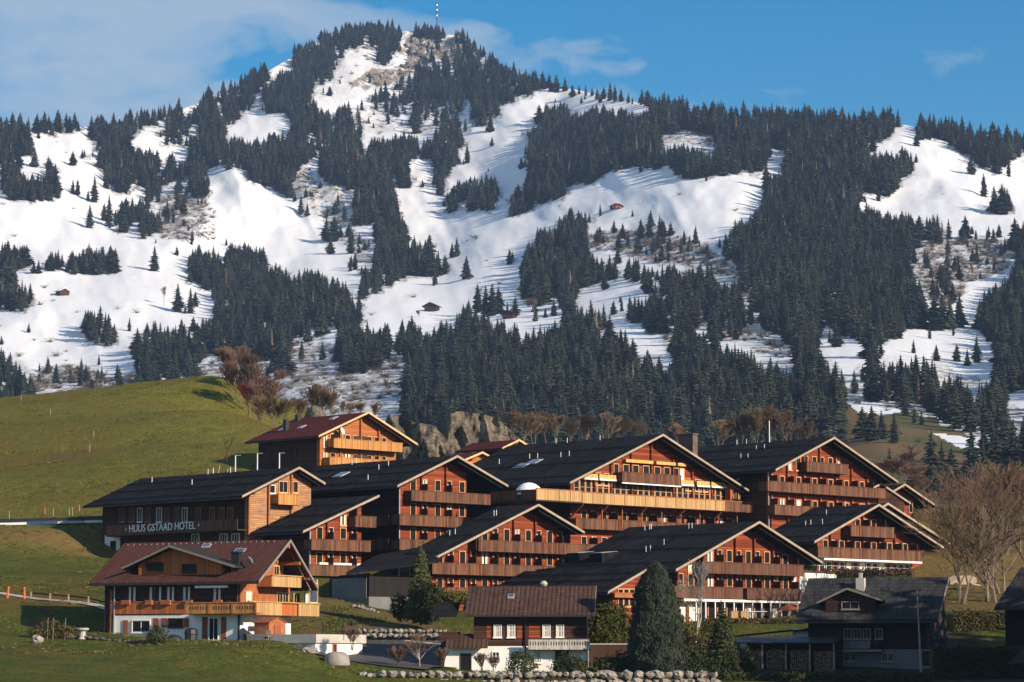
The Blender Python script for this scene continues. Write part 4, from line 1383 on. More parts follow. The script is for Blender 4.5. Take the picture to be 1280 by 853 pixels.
    def skylight(s, u, v_, lx=1.0, ly=0.8, open_=0.0, mt='skylight', name='skylight'):
        x, y, z = s.on_left(u, v_)
        xl, zl, xp, zp, xr, zr = s.prof
        k = (zp - zl) / (xp - xl)
        h0, h1 = .10, .10 + open_
        def q(xx, yy, h): return (xx, yy, z + (xx - x) * k + h)
        fr = MB().slab([q(x - lx / 2, y - ly / 2, h1), q(x + lx / 2, y - ly / 2, h0), q(x + lx / 2, y + ly / 2, h0), q(x - lx / 2, y + ly / 2, h1)], .10).build(name, M['metal'], s.root)
        MB().slab([q(x - lx / 2 + .1, y - ly / 2 + .1, h1 + .015), q(x + lx / 2 - .1, y - ly / 2 + .1, h0 + .015), q(x + lx / 2 - .1, y + ly / 2 - .1, h0 + .015), q(x - lx / 2 + .1, y + ly / 2 - .1, h1 + .015)], .012).build('pane', M[mt], fr)


HA = 45.0
GH = 'wings of the hillside hotel'
HB = 'hotel wing'

# ---- U: upper chalet with the red metal roof
U = Bld('chalet', 'honey wood chalet with dark red roof standing highest, below the cliff', 'chalet', 398, 585, 372, 46)
U.gable((460.6, 515), (398.7, 544.7), (521.5, 555), 368, oh=1.7, zb=-4, roof='metal_red', wall='log_honey', fascia='fascia_honey', right_wall_in=2.4)
x0 = U.f(417, 548, 1.5)[0]; zt1 = U.f(417, 548, 1.5)[1]; x1 = U.f(503, 552, 1.5)[0]
U.balcony(x0, x1, zt1, 1.5, 1.25, 'board_honey', panels=6)
zf = zt1 - 1.25
U.row(zf + .1, U.wl + .4, U.wr - .6, 2.6, U.wl + .5, 1.9, False, trim='trim')
a1, b1 = U.f(412, 571, 1.5); a2, _ = U.f(500, 575, 1.5)
U.balcony(a1, a2, b1, 1.5, 1.25, 'board_honey', panels=6)
U.row(b1 - 1.2, U.wl + .4, U.wr - .6, 2.6, U.wl + .5, 1.9, False, trim='trim')
# dark arched plate stands for the shaded loggia recess on each floor
for zz in (zf + .1, b1 - 1.2):
    xm = U.prof[2] + .2
    m = MB(); arch = [(xm - 1.5, zz), (xm + 1.5, zz)] + [(xm + 1.5 * math.cos(t_), zz + 1.45 + .45 * math.sin(t_)) for t_ in np.linspace(0, math.pi, 9)]
    m.prism(arch, -.13, -.02).build('loggia_shade', M['trim_dark'], U.root)
U.posts((U.wl + .1, (U.wl + U.prof[2]) / 2, U.prof[2], (U.prof[2] + U.wr) / 2), mt='log_honey')
y_, z_ = U.sd(367, 569)
window(U.root, -.004, y_ + .5, z_ - .6, 1.1, 1.2, 's', 'trim_dark')
y_, z_ = U.sd(335, 571)
window(U.root, -.004, y_ + .5, z_ - .6, 1.1, 1.2, 's', 'trim_dark')
for (u, v_) in ((353, 537), (377, 534), (417, 523)): U.skylight(u, v_, 1.0, .9)
for (u, v_) in ((357.5, 538), (372.5, 526)):
    x, y, z = U.on_left(u, v_); MB().box(x - .3, x + .3, y - .3, y + .3, z - .3, z + (1.5 if u < 360 else .8)).build('chimney', M['dark_metal'], U.root)
MB().lathe([(.05, 0), (.42, .14), (.5, .3)], 12).build('satellite_dish', M['white_paint'], U.root, loc=(U.f(423, 540, .4)[0], -.9, U.f(423, 540, .4)[1])).rotation_euler = (R(70), 0, R(20))

# ---- V: red roof behind the main building
V = Bld('chalet', 'low house with dark red roof half hidden behind the main hotel roof', 'house', 640, 580, 385, 46)
V.gable((649, 549.5), (628, 560), (668, 562), 590, oh=1.0, zb=-4, roof='metal_red', wall='log_honey', fascia='fascia_honey')
V2 = Bld('chalet', 'small red roofed annex with pale gable between cliff and hotel roofs', 'house', 575, 590, 372, 46)
V2.gable((603, 565), (580, 575), (626, 578), 560, oh=.8, zb=-4, roof='metal_red', wall='log_honey', fascia='fascia_honey')

# ---- A: wing with the hotel sign
A = Bld('hotel_wing', 'long dark hotel wing carrying white lettering on its shaded side', HB, 308, 690, 318, HA, GH)
A.gable((374, 584), (303, 620), (406, 604), 175, oh=1.5, zb=-3, wall='log_worn', right_wall_in=.8)
xb0, zb0 = A.f(347, 617, 1.2); xb1, _ = A.f(373.5, 617, 1.2)
A.balcony(xb0, xb1, zb0, 1.3, 1.25, 'board_honey')
for u in (348, 361):
    x, z = A.f(u, 616)
    window(A.root, x, -.004, z, 1.35, 1.35, 'f', 'trim', mull=1, shut=None)
for u in (336,):
    x, z = A.f(u, 617); window(A.root, x, -.004, z, .9, 1.0, 'f', 'trim_white', mull=0)
A.posts((A.wl + .15, A.f(335, 600)[0], A.prof[2]), mt='timber')
# side wall: windows, railing with sign, white base
yw0 = A.sd(140, 700)[0]
y_end = A.L
for u in (150, 162, 172, 182, 196, 206, 218, 228, 245, 262, 274, 285):
    y, z = A.sd(u, 653)
    if y < A.L - 1: window(A.root, -.004, y, z, 1.0, 1.7, 's', 'timber' if u % 4 else 'trim_white', mull=1)
ys0, zs = A.sd(300, 652, 1.3); ys1 = A.sd(133, 660, 1.3)[0]
zs = A.sd(200, 654, 1.3)[1]
sb = MB().box(-1.36, -.004, .0, min(ys1, A.L), zs - 1.3, zs - 1.15).build('balcony', M['trim_dark'], A.root)
MB().box(-1.36, -1.30, 0, min(ys1, A.L), zs - 1.148, zs).build('front_boards', M['board_dark'], sb)
ya, za = A.sd(161, 665.5, 1.45); yb, zb_ = A.sd(244, 660.5, 1.45)
SIGN = 'HUUS GSTAAD HOTEL'


def text_mesh(body):
    txt = bpy.data.curves.new('letter', 'FONT'); txt.body = body; txt.size = 1.0; txt.extrude = .03
    to = bpy.data.objects.new('letter', txt); COL.objects.link(to)
    bpy.context.view_layer.update()
    me_ = bpy.data.meshes.new_from_object(to.evaluated_get(bpy.context.evaluated_depsgraph_get()))
    bpy.data.objects.remove(to)
    me_.materials.clear(); me_.materials.append(M['letters'])
    return me_, max([q.co.x for q in me_.vertices] + [0]), min([q.co.x for q in me_.vertices] + [9])


full_w = text_mesh(SIGN)[1]
k = (ya - yb) / full_w
for i, ch_ in enumerate(SIGN):
    if ch_ == ' ': continue
    me_, mx, mn = text_mesh(ch_)
    end = text_mesh(SIGN[:i + 1])[1]
    o = inst('sign_letter', me_, A.root, (-1.45, ya - (end - mx) * k, za))
    o.rotation_euler = (math.pi / 2, 0, -math.pi / 2); o.scale = (k, k, 1)
# small three-dot emblems either side of the lettering
for u, v_ in ((157.5, 662), (248.5, 656.5)):
    y, z = A.sd(u, v_, 1.4)
    for k_ in range(3):
        MB().tube((-1.38, y, z + .26 * (k_ - 1)), (-1.43, y, z + .26 * (k_ - 1)), .12, .12, 8).build('sign_emblem', M['letters' if k_ == 1 else 'grey_plaster'], A.root)
yq0 = A.sd(150, 690, .02)[0]
MB().box(-.06, -.002, max(0, yq0), min(A.L, A.sd(131, 690, .02)[0]), -3, A.sd(140, 669)[1]).build('base_wall', M['white'], A.root)
y, z = A.sd(140, 688, .1); window(A.root, -.062, y + .3, z, 1.0, 1.1, 's', 'trim_dark')
for u in (240, 275, 290):
    y, z = A.sd(u, 676); window(A.root, -.004, y, z - .4, 1.4, 1.2, 's', 'trim_white', mull=2)
A.vents([(260, 593), (266.5, 592), (288, 591), (190, 603), (240, 606)])
# ---- D: gable block in the left middle
D = Bld('hotel_wing', 'red brown hotel wing with three balconies behind the sign wing', HB, 499, 720, 324, HA, GH)
D.gable((571.6, 569.6), (497, 607), (634.6, 607), 400,oh=2.3, zb=-4, right_wall_in=4.6)
D.wr_ = D.wr
bx = D.f(556.4, 610)[0]; bay = 29.0 / 3500 * 330 / math.sin(R(HA)) * 1.02
x0, z1 = D.f(519, 613, 1.3); x1, _ = D.f(613, 617, 1.3)
D.balcony(D.f(506, 612, 1.3)[0] + 1.0, x1, z1, 1.3)
_, z2 = D.f(501, 643, 1.3); x1b, _ = D.f(598, 646, 1.3)
D.balcony(D.f(499, 643, 1.3)[0], x1b, z2)
_, z3 = D.f(501, 674, 1.3)
D.balcony(D.f(499, 674, 1.3)[0], x1b, z3)
first = bx - math.floor((bx - D.wl) / bay) * bay
for zt in (z1, z2, z3):
    D.row(zt - 1.1, D.wl + .3, D.wr - .3, bay, first)
D.row(z3 - 1.1 - 2.9, D.wl + .3, D.wr - .3, bay, first)
D.posts([first + bay * i for i in range(-1, 6)], mt='log')
MB().box(D.wl - .14, D.wl - .02, -.12, .0, -4, D.top(D.wl) - .4).build('downpipe', M['metal'], D.root)
# side balconies against the next wing (in shade)
for zt in (z2, z3 + .1):
    sbm = MB().box(-1.3, -.004, 0.4, D.L * .6, zt - 1.25, zt - 1.1).build('balcony', M['trim_dark'], D.root)
    MB().box(-1.36, -1.302, .4, D.L * .6, zt - 1.25, zt).build('front_boards', M['board_dark'], sbm)
D.vents([(440, 581), (445.5, 579), (473.5, 587), (485.5, 583), (460, 600)])
D.skylight(426, 594, 1.6, 1.6)
# ---- B: low wing between A and D
B = Bld('hotel_wing', 'low hotel wing with half gable tucked between lettered wing and taller gable', HB, 387, 740, 314, HA, GH)
B.gable((474, 619), (379, 664), None, 363, oh=1.5, zb=-3, brackets=False)
B.wr = B.f(456, 660)[0]
first = B.f(408, 670)[0]; bayB = 27.5 / 3500 * 318 / math.sin(R(HA))
x0, zt = B.f(444, 645, 1.3)
B.balcony(x0, B.f(470, 645, 1.3)[0], zt)
_, zt2 = B.f(401, 674, 1.3); B.balcony(B.f(389, 674, 1.3)[0], B.f(463, 676, 1.3)[0], zt2)
_, zt3 = B.f(401, 706, 1.3); B.balcony(B.f(386, 705, 1.3)[0], B.f(463, 707, 1.3)[0], zt3)
fb = first - bayB
for q in (zt, zt2, zt3): B.row(q - 1.1, B.wl + .2, B.wr - .1, bayB, fb)
B.posts([fb + bayB * i for i in range(4)])
MB().box(B.wl - .12, B.wl, -.12, .0, -3, B.top(B.wl) - .4).build('downpipe', M['metal'], B.root)
# glazed entrance in white frames at the foot
xg, zg = B.f(399, 742)
for i in range(4):
    window(B.root, xg + i * 1.5, -.006, zg, 1.3, 3.0, 'f', 'trim_white', 'glass', 0, 0, 'glass_door')
MB().box(xg - .4, xg + 7, -.5, -.12, zg + 3.1, zg + 3.45).build('entrance_beam', M['white'], B.root)
B.vents([(383, 632), (385, 631), (348.5, 648), (327, 654)])
# ---- E: front left gable
Ew = Bld('hotel_wing', 'front left hotel gable lit orange red beside the tall cypress', HB, 538, 770, 305, HA, GH)
Ew.gable((673, 630.5), (536, 701), (730, 665), 622,oh=2.3, zb=-3, right_wall_in=1.0)
be = Ew.f(641, 675)[0]; bayE = 27.4 / 3500 * 310 / math.sin(R(HA))
_, zt = Ew.f(600, 675, 1.3)
Ew.balcony(Ew.f(598, 675, 1.3)[0], Ew.f(723, 680, 1.3)[0], zt)
_, zt2 = Ew.f(551, 703.5, 1.3)
Ew.balcony(Ew.f(540, 703, 1.3)[0], Ew.f(706, 708, 1.3)[0], zt2)
fe = be - math.floor((be - Ew.wl) / bayE) * bayE
for q in (zt, zt2, zt2 - 3.02): Ew.row(q - 1.12, Ew.wl + .2, Ew.wr - .2, bayE, fe)
_, zt3 = Ew.f(551, 734, 1.3)
Ew.balcony(Ew.f(547, 734, 1.3)[0], Ew.f(600, 736, 1.3)[0], zt3)
Ew.posts([fe + bayE * i for i in range(-1, 9)])
Ew.vents([(562, 670), (569, 668), (617.5, 645), (620.5, 644.5)])
# low extension with the lean roof, white foot
xl, zl, xp, zp, xr, zr = Ew.prof
E2 = Bld('hotel_annex', 'low dark lean-to annex with white foot wall left of the front gable', 'annex', 456, 752, 292, HA)
pts = [P(432.5, 716, 296), P(470, 694, 312), P(545, 680, 316), P(548, 701, 298)]
loc_ = [((p - E2.O).dot(E2.X), (p - E2.O).dot(E2.Y), p.z - E2.O.z) for p in pts]
r2 = MB().slab([loc_[0], loc_[3], loc_[2], loc_[1]], .25).build('roof', M['slate'], E2.root); uv_roof(r2)
MB().box(.4, 9, -.2, 6, -3, 2.6).build('body', M['shade_dark_wood'], E2.root)
MB().box(.35, 9.05, -.25, 6.05, -3, .5).build('base_wall', M['grey_plaster'], E2.root)
MB().box(.28, .345, .1, 5.5, .3, 2.45).build('side_panel', M['grey_plaster'], E2.root)
# ---- C: main building
C = Bld('hotel_wing', 'main hotel building with long pale terrace railing and chimney', HB, 713, 700, 330, HA, GH)
C.gable((828.7, 543), (712.8, 603), (936, 613), 636,oh=2.3, zb=-4, right_wall_in=2.0)
C.prof_full = C.prof
bc = C.f(737, 645)[0]; bayC = 26.0 / 3500 * 334 / math.sin(R(HA))
zty = C.f(727, 615, 2.6)[1]
# projecting terrace
xt0 = C.f(670, 612, 2.6)[0]; xt1 = C.f(727, 615, 2.6)[0]; xt2 = C.f(906, 624.5, 2.6)[0]; xt3 = C.f(961, 628, 2.6)[0]
ty = C.yat(xt0, zty, 614)
terr = MB().box(xt0, xt3, -2.6, .0, zty - 1.35, zty - 1.15).box(xt0, C.wl, .001, ty, zty - 1.35, zty - 1.15).build('terrace', M['trim_dark'], C.root)


def panels(x0, x1, n, zt, mt, y=-2.6):
    wdt = (x1 - x0) / n
    for i in range(n):
        MB().box(x0 + i * wdt + .03, x0 + (i + 1) * wdt - .03, y - .08, y - .003, zt - 1.3, zt - .06).build('panel', M[mt], terr)
        MB().box(x0 + i * wdt - .06, x0 + i * wdt + .028, y - .12, y - .003, zt - 1.36, zt - .03).build('rail_post', M['timber'], terr)
    MB().box(x0 - .05, x1 + .05, y - .14, y + .05, zt - .058, zt + .03).build('handrail', M['timber'], terr)


panels(xt0, xt1 - .05, 4, zty + .10, 'board_new'); panels(xt1 + .05, xt2, 14, zty, 'board_new'); panels(xt2 + .08, xt3, 4, zty - .03, 'board')
MB().box(xt0, xt0 + .06, -2.59, ty, zty - 1.3, zty).build('end_boards', M['board_dark'], terr)
for uu in (614, 625, 636, 647, 658):      # small lights of the dark terrace side
    pass
# dome on the terrace
xd, yd = xt0 + 1.9, ty * .55
pd = P(660, 611.5, 1)
_dz = zty - 1.15
dm = MB().lathe([(1.65 * math.cos(a_), 1.5 * math.sin(a_)) for a_ in np.linspace(0, 1.45, 8)], 20)
do = dm.build('dome_tent', M['dome'], None, smooth=True)
dp = C.w(xt0 + 1.6, C.yat(xt0 + 1.6, zty, 661), zty - .55)
do.location = dp
tag(do, 'white translucent dome standing on the dark corner of the hotel terrace', 'dome')
MB().lathe([(1.7, -1.0), (1.7, 0.02)], 20).build('dome_base', M['dark_metal'], do)
# glazed restaurant row above the terrace
zr0 = zty - 1.1
x = C.wl + .5
k_ = 0
while x < C.f(905, 620)[0]:
    if C.top(x) - .5 > zr0 + 1.5 and C.top(x + .95) - .5 > zr0 + 1.5:
        hh = min(2.9, C.top(x) - .6 - zr0, C.top(x + .95) - .6 - zr0)
        window(C.root, x, -.006, zr0, .95, hh, 'f', 'trim', 'glass', 0, 2, 'window')
    x += 1.02; k_ += 1
zv = zr0 + 3.05
for (ua, ub, vv) in ((725, 742, 601), (744, 765, 602), (846, 862, 607), (866, 882, 608), (884, 905, 609)):
    xa, xb2 = C.f(ua, vv)[0], C.f(ub, vv)[0]
    MB().box(xa, xb2, -.7, -.1, zv - .05, zv + .42).build('awning_valance', M['valance'], C.root)
    MB().box(xa, xb2, -.75, -.72, zv - .28, zv - .07).build('awning_edge', M['white_paint'], C.root)
# balcony two of C with screens, floor below
_, zc2 = C.f(731, 648, 1.4)
C.balcony(C.f(719.5, 648, 1.4)[0], C.f(960, 665, 1.4)[0], zc2, 1.4)
fc = bc
C.row(zc2 - 1.12, C.wl + .1, C.wr + 1.5, bayC, fc - bayC) if False else None
_sv = C.top
C.top = lambda x: 99.0
C.row(zc2 - 1.12, C.wl + .1, C.f(950, 650)[0], bayC, fc - bayC, 2.15, True, 1.35)
_, zc3 = C.f(722, 680, 1.4)
C.balcony(C.f(705, 680, 1.4)[0], C.f(790, 682, 1.4)[0], zc3, 1.4)
C.row(zc3 - 1.12, C.wl + .1, C.f(800, 660)[0], bayC, fc - bayC, 2.15, True, 1.35)
C.top = _sv
MB().box(C.wl, C.f(956, 640)[0], .0, 8, -4, zty - 1.36).build('lower_wall', M['log'], C.root).location = (0, -.02, 0)
# upper balcony and attic row
xa, zca = C.f(783, 590, 1.4); xb2, _ = C.f(851, 594, 1.4)
C.balcony(C.f(771, 590, 1.4)[0] + .9, xb2, zca, 1.4)
MB().box(C.f(771, 590, 1.4)[0] + .9, xb2, -1.46, -1.3, zca - 1.42, zca - 1.28).build('balcony_edge', M['white_paint'], C.root)
for (ua, ub) in ((766.5, 773), (778, 786), (790, 798), (803, 811), (817, 825), (829, 837), (841, 848), (849, 855)):
    xa2 = C.f(ua, 585)[0]; wd_ = C.f(ub, 585)[0] - xa2
    window(C.root, xa2, -.006, zca - 1.1, wd_, 2.15, 'f', 'trim', 'curtain' if int(ua) % 3 == 0 else 'glass', 0, 0, 'window')
for (ua, ub, vv) in ((778, 812, 572), (816, 840, 574), (843, 853, 577)):
    xa2 = C.f(ua, vv)[0]; xb3 = C.f(ub, vv)[0]
    MB().box(xa2, xb3, -.6, -.1, zca + 1.25, zca + 1.62).build('awning_valance', M['valance'], C.root)
for (ua, ub) in ((744, 751), (754, 761), (856, 866), (868, 876), (878, 884)):
    xa2 = C.f(ua, 592)[0]; wd_ = C.f(ub, 592)[0] - xa2
    hh = min(1.5, C.top(xa2) - .6 - (zca - 1.7), C.top(xa2 + wd_) - .6 - (zca - 1.7))
    if hh > .5: window(C.root, xa2, -.006, zca - 1.7, wd_, hh, 'f', 'trim', 'glass', 0, 0, 'window')
C.posts([C.f(u, 590)[0] for u in (742, 762.5, 788, 813, 840, 864, 888)], z0=zr0, mt='log')
for u in (711, 742, 790, 838, 884, 932):
    x, z = C.f(u, 650)
    MB().beam((x, -.1, zty - 3.0), (x + .01, -2.3, zty - 1.4), .16, .2).build('terrace_strut', M['timber'], C.root)
# chimney
cx_, cz_ = C.f(867, 568)
ch = P(862, 575, 350)
c0 = C.w(0, 0, 0)
cl_ = ch - C.O
xx, yy = cl_.dot(C.X), cl_.dot(C.Y)
zt_ch = P(862, 544, 350).z - C.O.z
MB().box(xx - .5, xx + .4, yy - 1.0, yy + 1.4, cl_.z - 4, zt_ch).box(xx - .6, xx + .5, yy - 1.1, yy + 1.5, zt_ch + .003, zt_ch + .15).build('chimney', M['flue'], C.root)
for i in range(9):
    xq = fc + bayC * (i - 1)
    if C.wl < xq < C.f(950, 650)[0]: MB().box(xq + .5, xq + .6, -1.55, -1.45, zc2 - 1.0, zty - 1.36).build('terrace_post', M['timber'], C.root)
C.skylight(652, 582.5, 1.4, 1.7); C.skylight(668, 577.5, 1.4, 1.7)
C.vents([(662, 573.5), (672, 573), (701, 571.5), (711.5, 570), (695, 554.5), (709, 553.5), (750, 550.5), (624, 580)])
# small cabin doorway at the right end of the terrace
x, z = C.f(913, 628, 1.2)
cb = MB().box(x, x + 1.9, -1.2, -.3, z, z + 2.2).build('terrace_cabin', M['timber'], C.root)
window(cb, x + .5, -1.204, z + .1, 1.0, 1.9, 'f', 'trim')
# ---- F: front centre gable
Fg = Bld('hotel_wing', 'front centre hotel gable above white ground floor windows behind the birch', HB, 846, 775, 300, HA, GH)
Fg.gable((949, 652), (845, 712), (1028, 703), 786,oh=2.3, zb=-3, right_wall_in=1.2)
bf = Fg.f(918, 700)[0]; bayF = 25.8 / 3500 * 305 / math.sin(R(HA))
_, zf1 = Fg.f(877, 702, 1.3)
Fg.balcony(Fg.f(877, 702, 1.3)[0], Fg.f(1004, 706, 1.3)[0], zf1, mt='board_dark')
_, zf2 = Fg.f(842, 732.5, 1.3)
Fg.balcony(Fg.f(843, 732, 1.3)[0], Fg.f(928, 733, 1.3)[0], zf2, mt='board_dark')
Fg.balcony(Fg.f(930, 733, 1.3)[0], Fg.f(999, 735, 1.3)[0], zf2 - .02, 1.7, mt='board_dark')
ff = bf - math.floor((bf - Fg.wl) / bayF) * bayF
for q in (zf1, zf2): Fg.row(q - 1.12, Fg.wl + .2, Fg.f(1000, 720)[0] if q == zf2 else Fg.wr - .4, bayF, ff)
Fg.posts([ff + bayF * i for i in range(-1, 8)], z0=zf2 - 1)
zb1 = zf2 - 1.42
MB().box(Fg.wl - .5, Fg.f(999, 750, 1.3)[0], -1.5, -.01, zb1 - .16, zb1 + .10).build('white_beam', M['white'], Fg.root)
x = Fg.wl + .3
while x < Fg.f(995, 760)[0]:
    window(Fg.root, x, -.006, zb1 - 2.7, 1.15, 2.5, 'f', 'trim' if rnd.random() < .6 else 'trim_white', 'curtain' if rnd.random() < .2 else 'glass', 0, 0, 'window')
    MB().box(x + 1.22, x + 1.34, -1.4, -1.28, zb1 - 2.9, zb1 - .17).build('white_post', M['white'], Fg.root)
    x += 1.55
MB().box(Fg.wl - .1, Fg.f(1004, 760)[0], -.01, 10, -3, zf2 - 1.2).build('lower_wall', M['log'], Fg.root).location = (0, .008, 0)
Fg.vents([(806, 663), (812, 662), (814, 661.5), (861, 661), (865, 660.5), (872, 656), (830, 681), (807.5, 690), (813, 689)])
# set-back lower part of its roof and front
F2 = Bld('hotel_wing', 'set-back lower part with orange red gable end under the long front roof', 'hotel wing', 766, 775, 296.5, HA, GH)
F2.gable((812, 709.5), (760, 740), None, 655, oh=1.4, right_wall_in=-.5, zb=-3, roof='slate', brackets=False)
for i, u in enumerate((775, 782, 789, 796)):
    x, z = F2.f(u, 755); window(F2.root, x - .4, -.006, z - .3, .85, 1.9, 'f', 'trim', 'glass', 0, 0, 'window')
F2.balcony(F2.f(768, 744, .6)[0], F2.f(806, 745, .6)[0], F2.f(768, 741, .6)[1], .6, .5, 'timber')
for (u, v_) in ((727, 697), (756, 697)):
    x, y, z = Fg.on_left(u, v_)
    k = (Fg.prof[3] - Fg.prof[1]) / (Fg.prof[2] - Fg.prof[0])
    m = MB()
    L_, Wd = 2.9, 1.9
    m.prism([(x - L_ / 2, z - L_ / 2 * k), (x + L_ / 2, z + L_ / 2 * k), (x + L_ / 2, z + L_ / 2 * k + .12), (x - L_ / 2, z - L_ / 2 * k + 1.0)], y - Wd / 2, y + Wd / 2)
    o = m.build('roof_dormer', M['slate'], Fg.root); uv_roof(o)
    MB().slab([(x - L_ / 2, y - Wd / 2 + .1, z - L_ / 2 * k + 1.06), (x + L_ / 2 - .2, y - Wd / 2 + .1, z + L_ / 2 * k + .12), (x + L_ / 2 - .2, y + Wd / 2 - .1, z + L_ / 2 * k + .12), (x - L_ / 2, y + Wd / 2 - .1, z - L_ / 2 * k + 1.06)], .04).build('skylight_pane', M['metal'], o)
# ---- G: upper right gable
G = Bld('hotel_wing', 'upper right hotel wing with three balcony rows below the meadow', HB, 963, 660, 348, HA, GH)
G.gable((1042.7, 546.7), (969.6, 587), (1122, 602), 878,oh=2.3, zb=-4, right_wall_in=1.5, wl=-.3)
bg_ = G.f(983, 600)[0]; bayG = 22.6 / 3500 * 353 / math.sin(R(HA))
_, zg1 = G.f(1014, 577.5, 1.3); G.balcony(G.f(1003, 578, 1.3)[0] + .8, G.f(1060, 582, 1.3)[0], zg1)
_, zg2 = G.f(970, 602, 1.3); G.balcony(G.f(959, 602, 1.3)[0], G.f(1106, 611, 1.3)[0], zg2)
_, zg3 = G.f(980, 631.5, 1.3); G.balcony(G.f(968, 631, 1.3)[0], G.f(1060, 636, 1.3)[0], zg3)
fg = bg_ - bayG
for i, q in enumerate((zg1, zg2, zg3)):
    G.row(q - 1.12, G.wl + .2, G.wr - .4 if i else G.f(1058, 570)[0], bayG, fg, 2.0, i > 0)
G.posts([fg + bayG * i for i in range(0, 10)])
MB().box(G.wl - .14, G.wl - .02, -.12, .0, -4, G.top(G.wl) - .4).build('downpipe', M['metal'], G.root)
G.vents([(945.5, 563), (955.5, 561.5), (935, 573), (926, 573), (933, 555), (921, 556)])
# lower wing of G to the left of it
G3 = Bld('hotel_wing', 'narrow dark link roof between main hotel gable and the upper right wing', 'hotel wing', 925, 660, 352, HA)
G3.gable((943, 587.5), (920, 600), None, 895, oh=.6, zb=-3, brackets=False)
MB().tube((.0, 0, 0), (0, 0, 11), .09, .06, 6).build('roof_mast', M['white_paint'], G.root, loc=(G.prof[2] - .2, G.yat(G.prof[2], G.prof[3], 963), G.prof[3] - 8.3))
# G2 + K: stepped small gables right of G
G2 = Bld('hotel_wing', 'small stepped hotel gable just below the upper right roof edge', HB, 1107, 650, 366, HA, GH)
G2.gable((1101, 604), (1080, 616), (1138, 629), 1090, oh=1.4, zb=-4, right_wall_in=1.0, wl=-3.0)
K = Bld('hotel_wing', 'farthest right hotel gable, tiny, with two windows in orange wall', HB, 1122, 655, 374, HA, GH)
K.gable((1131, 605), (1117, 613.5), (1170.7, 632.6), 1106, oh=1.6, zb=-4, right_wall_in=3.0, wl=-.5)
for u in (1128, 1138):
    x, z = K.f(u, 641); window(K.root, x - .4, -.006, z, .8, 1.6, 'f', 'trim', 'glass', 0, 0, 'window')
# ---- H: front right gable
H = Bld('hotel_wing', 'front right hotel gable above a long white terrace wall', HB, 1022, 720, 324, HA, GH)
H.gable((1098.6, 630.5), (1018, 677), (1178.8, 684), 1017,oh=2.3, zb=-1.0, right_wall_in=1.5)
bh = H.f(1037, 690)[0]; bayH = 22.8 / 3500 * 330 / math.sin(R(HA))
_, zh1 = H.f(1070, 657.3, 1.3); H.balcony(H.f(1058, 657, 1.3)[0] + .7, H.f(1117, 660, 1.3)[0], zh1)
_, zh2 = H.f(1034.6, 684, 1.3); H.balcony(H.f(1022, 683, 1.3)[0], H.f(1152, 689, 1.3)[0], zh2)
fh = bh - bayH
for i, q in enumerate((zh1, zh2)):
    H.row(q - 1.12, (H.wl + .2) if i else H.f(1062, 650)[0], (H.wr - .6) if i else H.f(1116, 650)[0], bayH, fh, 2.05)
H.posts([fh + bayH * i for i in range(0, 9)], z0=zh2 - 1)
xe = H.f(1151, 703, 1.3)[0]
MB().box(H.wl - .6, xe, -1.5, -.01, zh2 - 1.5, zh2 - 1.28).build('white_beam', M['white'], H.root)
MB().box(H.wl - .1, xe, -.012, 9, -1.0, zh2 - 1.3).build('lower_wall', M['log'], H.root).location = (0, .008, 0)
x = H.wl + .2
while x < xe - 1.2:
    window(H.root, x, -.008, zh2 - 3.5, 1.0, 1.95, 'f', 'trim' if rnd.random() < .5 else 'trim_white', 'curtain' if rnd.random() < .2 else 'glass', 0, 0, 'window')
    x += 1.25
# terrace of H: planted parapet and white wall beneath
zt0 = H.f(1023, 713, 2.8)[1]; zt1_ = H.f(1023, 717.5, 2.8)[1]
xa = H.f(985, 712, 2.8)[0]; xb2 = H.f(1156, 722, 2.8)[0]
tr = MB().box(xa, xb2, -2.8, -.02, zt1_ - 3.6, zt1_).build('terrace_wall', M['white'], H.root)
MB().box(xa, xb2, -2.8, -2.3, zt1_ + .003, zt1_ + .35).build('planter', M['trim_dark'], H.root)
MB().box(xa, xb2 - 2.5, -2.9, -2.75, zt1_ + .95, zt1_ + 1.0).build('handrail', M['metal'], H.root)
H.vents([(1033, 643.5), (1007, 658), (1013.5, 656.5), (1028, 655.5), (1057, 633)])
# parallel roof edge right behind it
H2 = Bld('hotel_wing', 'second roof edge close behind the front right gable', HB, 1060, 700, 334, HA, GH)
H2.gable((1109.8, 629), (1040, 670), (1190, 681), 1090, oh=1.5, zb=0, right_wall_in=4.0)
# white stair tower between F and H
T = Bld('stair_tower', 'white stair tower with balcony bands between the two front right gables', 'tower', 1000, 770, 318, HA)
x0, z0 = 0, 0
ztop = T.f(1000, 716.5)[1]; zmid1 = T.f(1000, 727)[1]; zm2 = T.f(1000, 744)[1]; zm3 = T.f(1000, 757)[1]
xw = T.f(1026, 730)[0]
MB().box(0.1, xw, .6, 5, -3, ztop).build('core', M['white'], T.root)
MB().box(0, xw, -.8, .598, zmid1, ztop).build('balcony_band', M['white'], T.root)
MB().box(0, xw, -.8, .598, zm3, zm2).build('balcony_band', M['white'], T.root)
window(T.root, .8, .596, zm2 + .05, .9, 1.9, 'f', 'trim', 'glass', 0, 0, 'door')
window(T.root, .8, .596, zm3 - 2.3, .9, 2.0, 'f', 'trim', 'glass', 0, 0, 'door')
# ================================================================ front houses
def side_win(b, u, v, wd, hg, off=0.0, trim='trim', pane='glass', mull=1, shut=None, curtain=False, bars=0):
    y, z = b.sd(u, v, off)
    return window(b.root, -off - .004, y, z, wd, hg, 's', trim, pane, mull, bars, 'window', shut, curtain)


